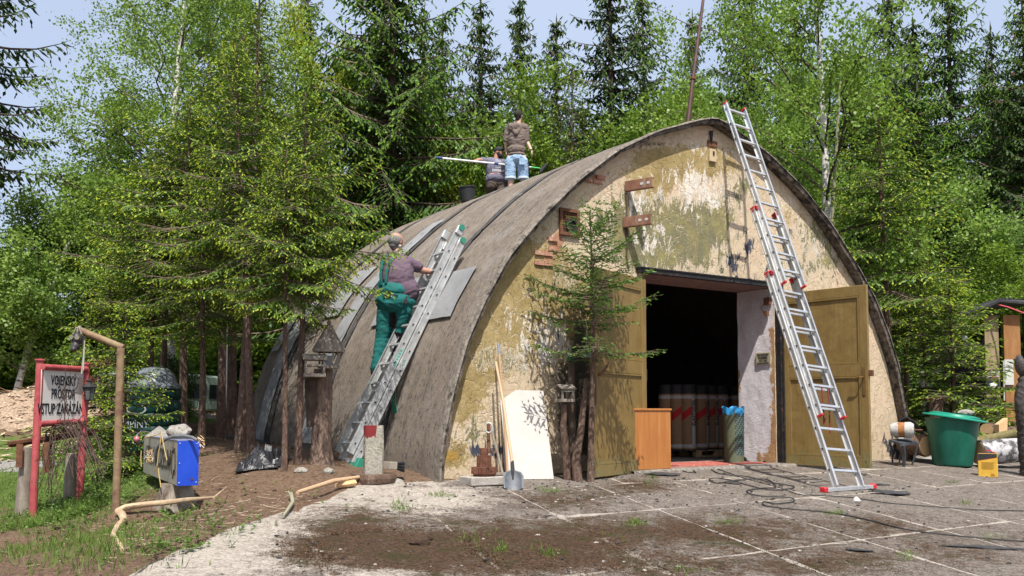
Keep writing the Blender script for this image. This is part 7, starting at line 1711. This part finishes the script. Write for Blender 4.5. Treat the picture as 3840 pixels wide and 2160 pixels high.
# the wood behind
ANC = [(-250, 'left of the leaning birch'), (60, 'behind the leaning birch'), (330, 'behind the rusty pipe post'), (560, 'behind the dark teal tank'), (800, 'behind the left edge of the young spruce cluster'), (1050, 'behind the middle of the young spruce cluster'), (1300, 'behind the yellow-green maple'), (1500, 'behind the big drooping spruce'), (1730, 'behind the roller pole'), (1950, 'behind the two men on the shell'), (2180, 'behind the bushy light green trees'), (2400, 'above the middle of the roof line'), (2600, 'at the mast'), (2820, 'at the top of the right ladder'), (3050, 'at the white birch trunk'), (3250, 'right of the white birch trunk'), (3450, 'above the path rail'), (3620, 'above the green tub'), (3780, 'above the shed'), (3950, 'above the carved raven post'), (4200, 'beyond the right edge of the shed')]
used = set()
for row, (Y, n) in enumerate(((31, 13), (38, 15), (47, 18))):
    for i in range(n):
        px = -300 + 4500*(i+.5*(row % 2)+random.uniform(-.3,.3))/n
        if px > 4300: continue
        top = random.uniform(330, 560)
        if px >= 3150: top = random.uniform(40, 380)
        if 330 < px < 1250: top = random.uniform(300, 650)
        if px < 330: top = random.uniform(1000, 1120)
        for _, ph in sorted(ANC, key=lambda q: abs(q[0]-px)):
            lb = 'dark spruce, %s row of the wood, %s' % (('front', 'middle', 'rear')[row], ph)
            if lb not in used: break
        used.add(lb); put(random.choice(['old_a','old_b','old_c']), px, Y+random.uniform(-2,2), top, lb, group='spruces of the dense wood', wide=random.uniform(1.3,1.7))
for i in range(30):
    px = -200 + 4300*(i+random.uniform(-.3,.3))/30
    if 1450 < px < 2900: continue
    Y = random.uniform(24, 34) if px > 1300 else random.uniform(25, 36)
    lt = (i % 3 == 0) or px < 1000
    for _, ph in sorted(ANC, key=lambda q: abs(q[0]-px)):
        lb = '%s leafy bush %s' % ('light' if lt else 'dark', ph)
        if lb not in used: break
    used.add(lb); put('bush_light' if lt and px < 1200 else 'bush', px, Y, random.uniform(1130, 1330), lb, 'bush', 'bush', 'undergrowth bushes at the foot of the wood', wide=random.uniform(1.2,1.9))
# ---- low growth
def blades(n, spots, hmin, hmax, w, m, label, name='grass', lean=.35, broadleaf=False):
    lf = LF(); P = []; 
    for i in range(n):
        s_ = random.choices(spots, weights=[q[4] for q in spots])[0]
        for _ in range(6):
            px, py = random.gauss(s_[0], s_[2]), random.gauss(s_[1], s_[3])
            if py > 1600 and px > -300 and py < 2300: break
        else: continue
        P.append((px, py))
    P = np.array(P); W = []
    for px, py in P:
        # quick analytic ground hit: two refinements from the slab plane
        Yg = 9.0; r = ray(px, py)
        for _ in range(7):
            z = zg(r[0]/r[1]*Yg, Yg); Yg = max(4.2, min(26, (z-CAMZ)/(r[2]/r[1]) if r[2] < -1e-3 else 20))
        W.append((r[0]/r[1]*Yg, Yg, zg(r[0]/r[1]*Yg, Yg)-.005))
    W = np.array(W); n = len(W); rs = rng
    tt = (W-F0) @ D; pp = (W-F0) @ N
    d = nrm(np.concatenate([rs.normal(0, lean, (n,2)), np.ones((n,1))], 1)); s_ = nrm(np.concatenate([rs.normal(0, 1, (n,2)), np.zeros((n,1))], 1))
    h = rs.uniform(hmin, hmax, n)
    if broadleaf:
        lf.segs(W, W+d*h[:, None], .002, .001, 0)
        for k in range(4):
            dd = nrm(rs.normal(0, 1, (n,3))*[1,1,.25]+[0,0,.25]); lf.kites(W+d*h[:, None]*rs.uniform(.4,1,(n,1)), dd, nrm(np.cross(dd, [0,0,1.])), w*2.2, w*.8, 0)
    else:
        mid = W + d*h[:, None]*.5; lf.kites(W, d, s_, h*rs.uniform(.7,1,n), w, 0); d2 = nrm(d + rs.normal(0, .4, (n,3))*[1,1,.3]); lf.kites(W+rs.normal(0,.012,(n,3))*[1,1,0], d2, s_, h*.7, w*.8, 0)
    me = lf.mesh(name, [m]); o = bpy.data.objects.new(name, me); col.objects.link(o); setp(o, label, name.replace('_', ' '), None, 'stuff'); return o
M_GRASS = leafmat('meadow grass', (.07,.13,.018), (.17,.25,.045), 3, .35); M_WEED = leafmat('soft weeds', (.07,.14,.025), (.16,.26,.05), 3, .35)
blades(5500, [(60,1900,130,90,2),(200,2000,160,60,2),(420,2010,150,50,.7),(60,1700,160,40,1),(350,1980,90,80,1),(150,2080,150,30,.6),(300,1790,150,30,.8),(620,1990,110,40,.25),(700,1600,200,15,.6)], .04, .17, .004, M_GRASS, 'tufts of long green grass round the sign posts at lower left')
blades(2600, [(430,1800,110,60,3),(520,1760,60,50,2),(330,1880,70,60,2),(620,1900,80,50,.7),(650,2060,60,20,.3),(220,1950,120,60,1),(800,1950,120,50,.2),(120,1850,100,60,1),(700,1680,60,30,.3),(1000,1850,120,60,.1)], .03, .13, .018, M_WEED, 'low leafy weeds among the grass and on the bank', 'weeds', .4, True)
blades(900, [(1495,1905,22,12,4),(1660,1868,26,5,2),(1790,2015,40,14,2),(1880,2060,14,6,1.5),(2055,2078,26,8,2),(2390,1965,24,6,3),(2440,1815,18,10,3),(2740,1962,30,8,2),(2070,1850,30,4,3),(3140,1928,22,4,2),(3400,2090,20,10,1),(3640,1890,30,5,1),(2590,2140,30,8,1),(2320,2000,40,20,.7),(3570,1815,16,3,1),(3720,2020,30,6,.6)], .02, .11, .003, M_GRASS, 'small grass tufts growing in the joints of the slabs', 'slab_grass', .5)
M_MOSS = leafmat('brown dry moss', (.035,.022,.012), (.15,.08,.04), 30, .1)
blades(11000, [(1350,2000,170,60,2),(1800,2070,300,45,5),(2150,2070,180,40,3),(1200,2090,120,40,1),(2100,1870,130,18,1),(2420,1825,90,12,.7),(2700,1995,200,25,1.6),(3050,2110,230,30,1.3),(3300,1960,180,20,.8),(2550,2140,200,20,1)], .006, .022, .006, M_MOSS, 'crust of dry brown moss on the foreground slabs', 'moss_crust', .9)
# twigs and litter on the bank
lf = LF(); n = 2600; Pp = []
for i in range(n):
    px, py = (random.gauss(950, 260), random.gauss(1830, 90)) if i % 3 else (random.gauss(400, 220), random.gauss(1980, 60))
    r = ray(px, py); Yg = 9.0
    if r[2] > -.01: continue
    for _ in range(7): Yg = max(4.2, min(20, (zg(r[0]/r[1]*Yg, Yg)-CAMZ)/(r[2]/r[1])))
    t, p = tp(r[0]/r[1]*Yg, Yg)
    if t > -.3 or t > edge(p)-.02: continue
    Pp.append((r[0]/r[1]*Yg, Yg, zg(r[0]/r[1]*Yg, Yg)+.012))
Pp = np.array(Pp); n = len(Pp); an = rng.uniform(0, 6.28, n); dd = np.stack([np.cos(an), np.sin(an), rng.normal(0,.12,n)], 1); ll = rng.gamma(2, .03, n)[:, None]+.02
lf.segs(Pp, Pp+dd*ll, .0032, .002, rng.integers(0, 1, n)[0]); m_ = lf.m; lf.m = [np.tile((rng.random(n) < .35).astype(np.int32), 1) for _ in range(3)]
me = lf.mesh('litter', [mat('brown litter twig', (.12,.07,.045), (.20,.13,.08), 20), mat('bleached litter twig', (.38,.30,.21), (.5,.4,.3), 20)]); o = bpy.data.objects.new('litter', me); col.objects.link(o); setp(o, 'fallen twigs and needles strewn over the soil bank', 'litter', None, 'stuff')
# wood chips on the heap at far left
lf = LF(); n = 3500; x = rng.uniform(-15, -6.5, n); y = rng.uniform(15.5, 24, n); z = np.array([zg(a, b)+1.15*math.exp(-(((a+10.5)/3.5)**2+((b-20)/3.)**2)) for a, b in zip(x, y)])+.03
P = np.stack([x,y,z],1); an = rng.uniform(0, 6.28, n); dd = np.stack([np.cos(an), np.sin(an), rng.normal(0,.15,n)],1); lf.kites(P, dd, nrm(np.cross(dd,[0,0,1.])+rng.normal(0,.2,(n,3))), rng.uniform(.12,.4,n), .025, 0)
me = lf.mesh('wood_chips', [mat('pale split wood', (.38,.27,.18), (.58,.45,.33), 6)]); o = bpy.data.objects.new('wood_chips', me); col.objects.link(o); setp(o, 'heap of pale wood chips and splinters at the far left', 'wood chips', None, 'stuff')
for i, (px, py) in enumerate(((62,1640),(20,1600))):
    c = G(px, py+15); g = MB(); g.lathe([(.26,-.1),(.2,.1),(.19,.5)], 16, Matrix.Translation(c)); single(g, 'stump', M_BARK, ('brown stump at the edge of the wood chip heap','brown stump farthest left by the wood chips')[i], 'tree stump', c, smooth=True)
# neighbour cleanup: rename the generic fine twigs
tc_ = 0
for m__ in bpy.data.meshes: tc_ += sum(1 for _ in range(0)) + len(m__.loops) - 2*len(m__.polygons)
print('TRIS', tc_)
print('objects', len(bpy.data.objects), 'slabs', nsl)
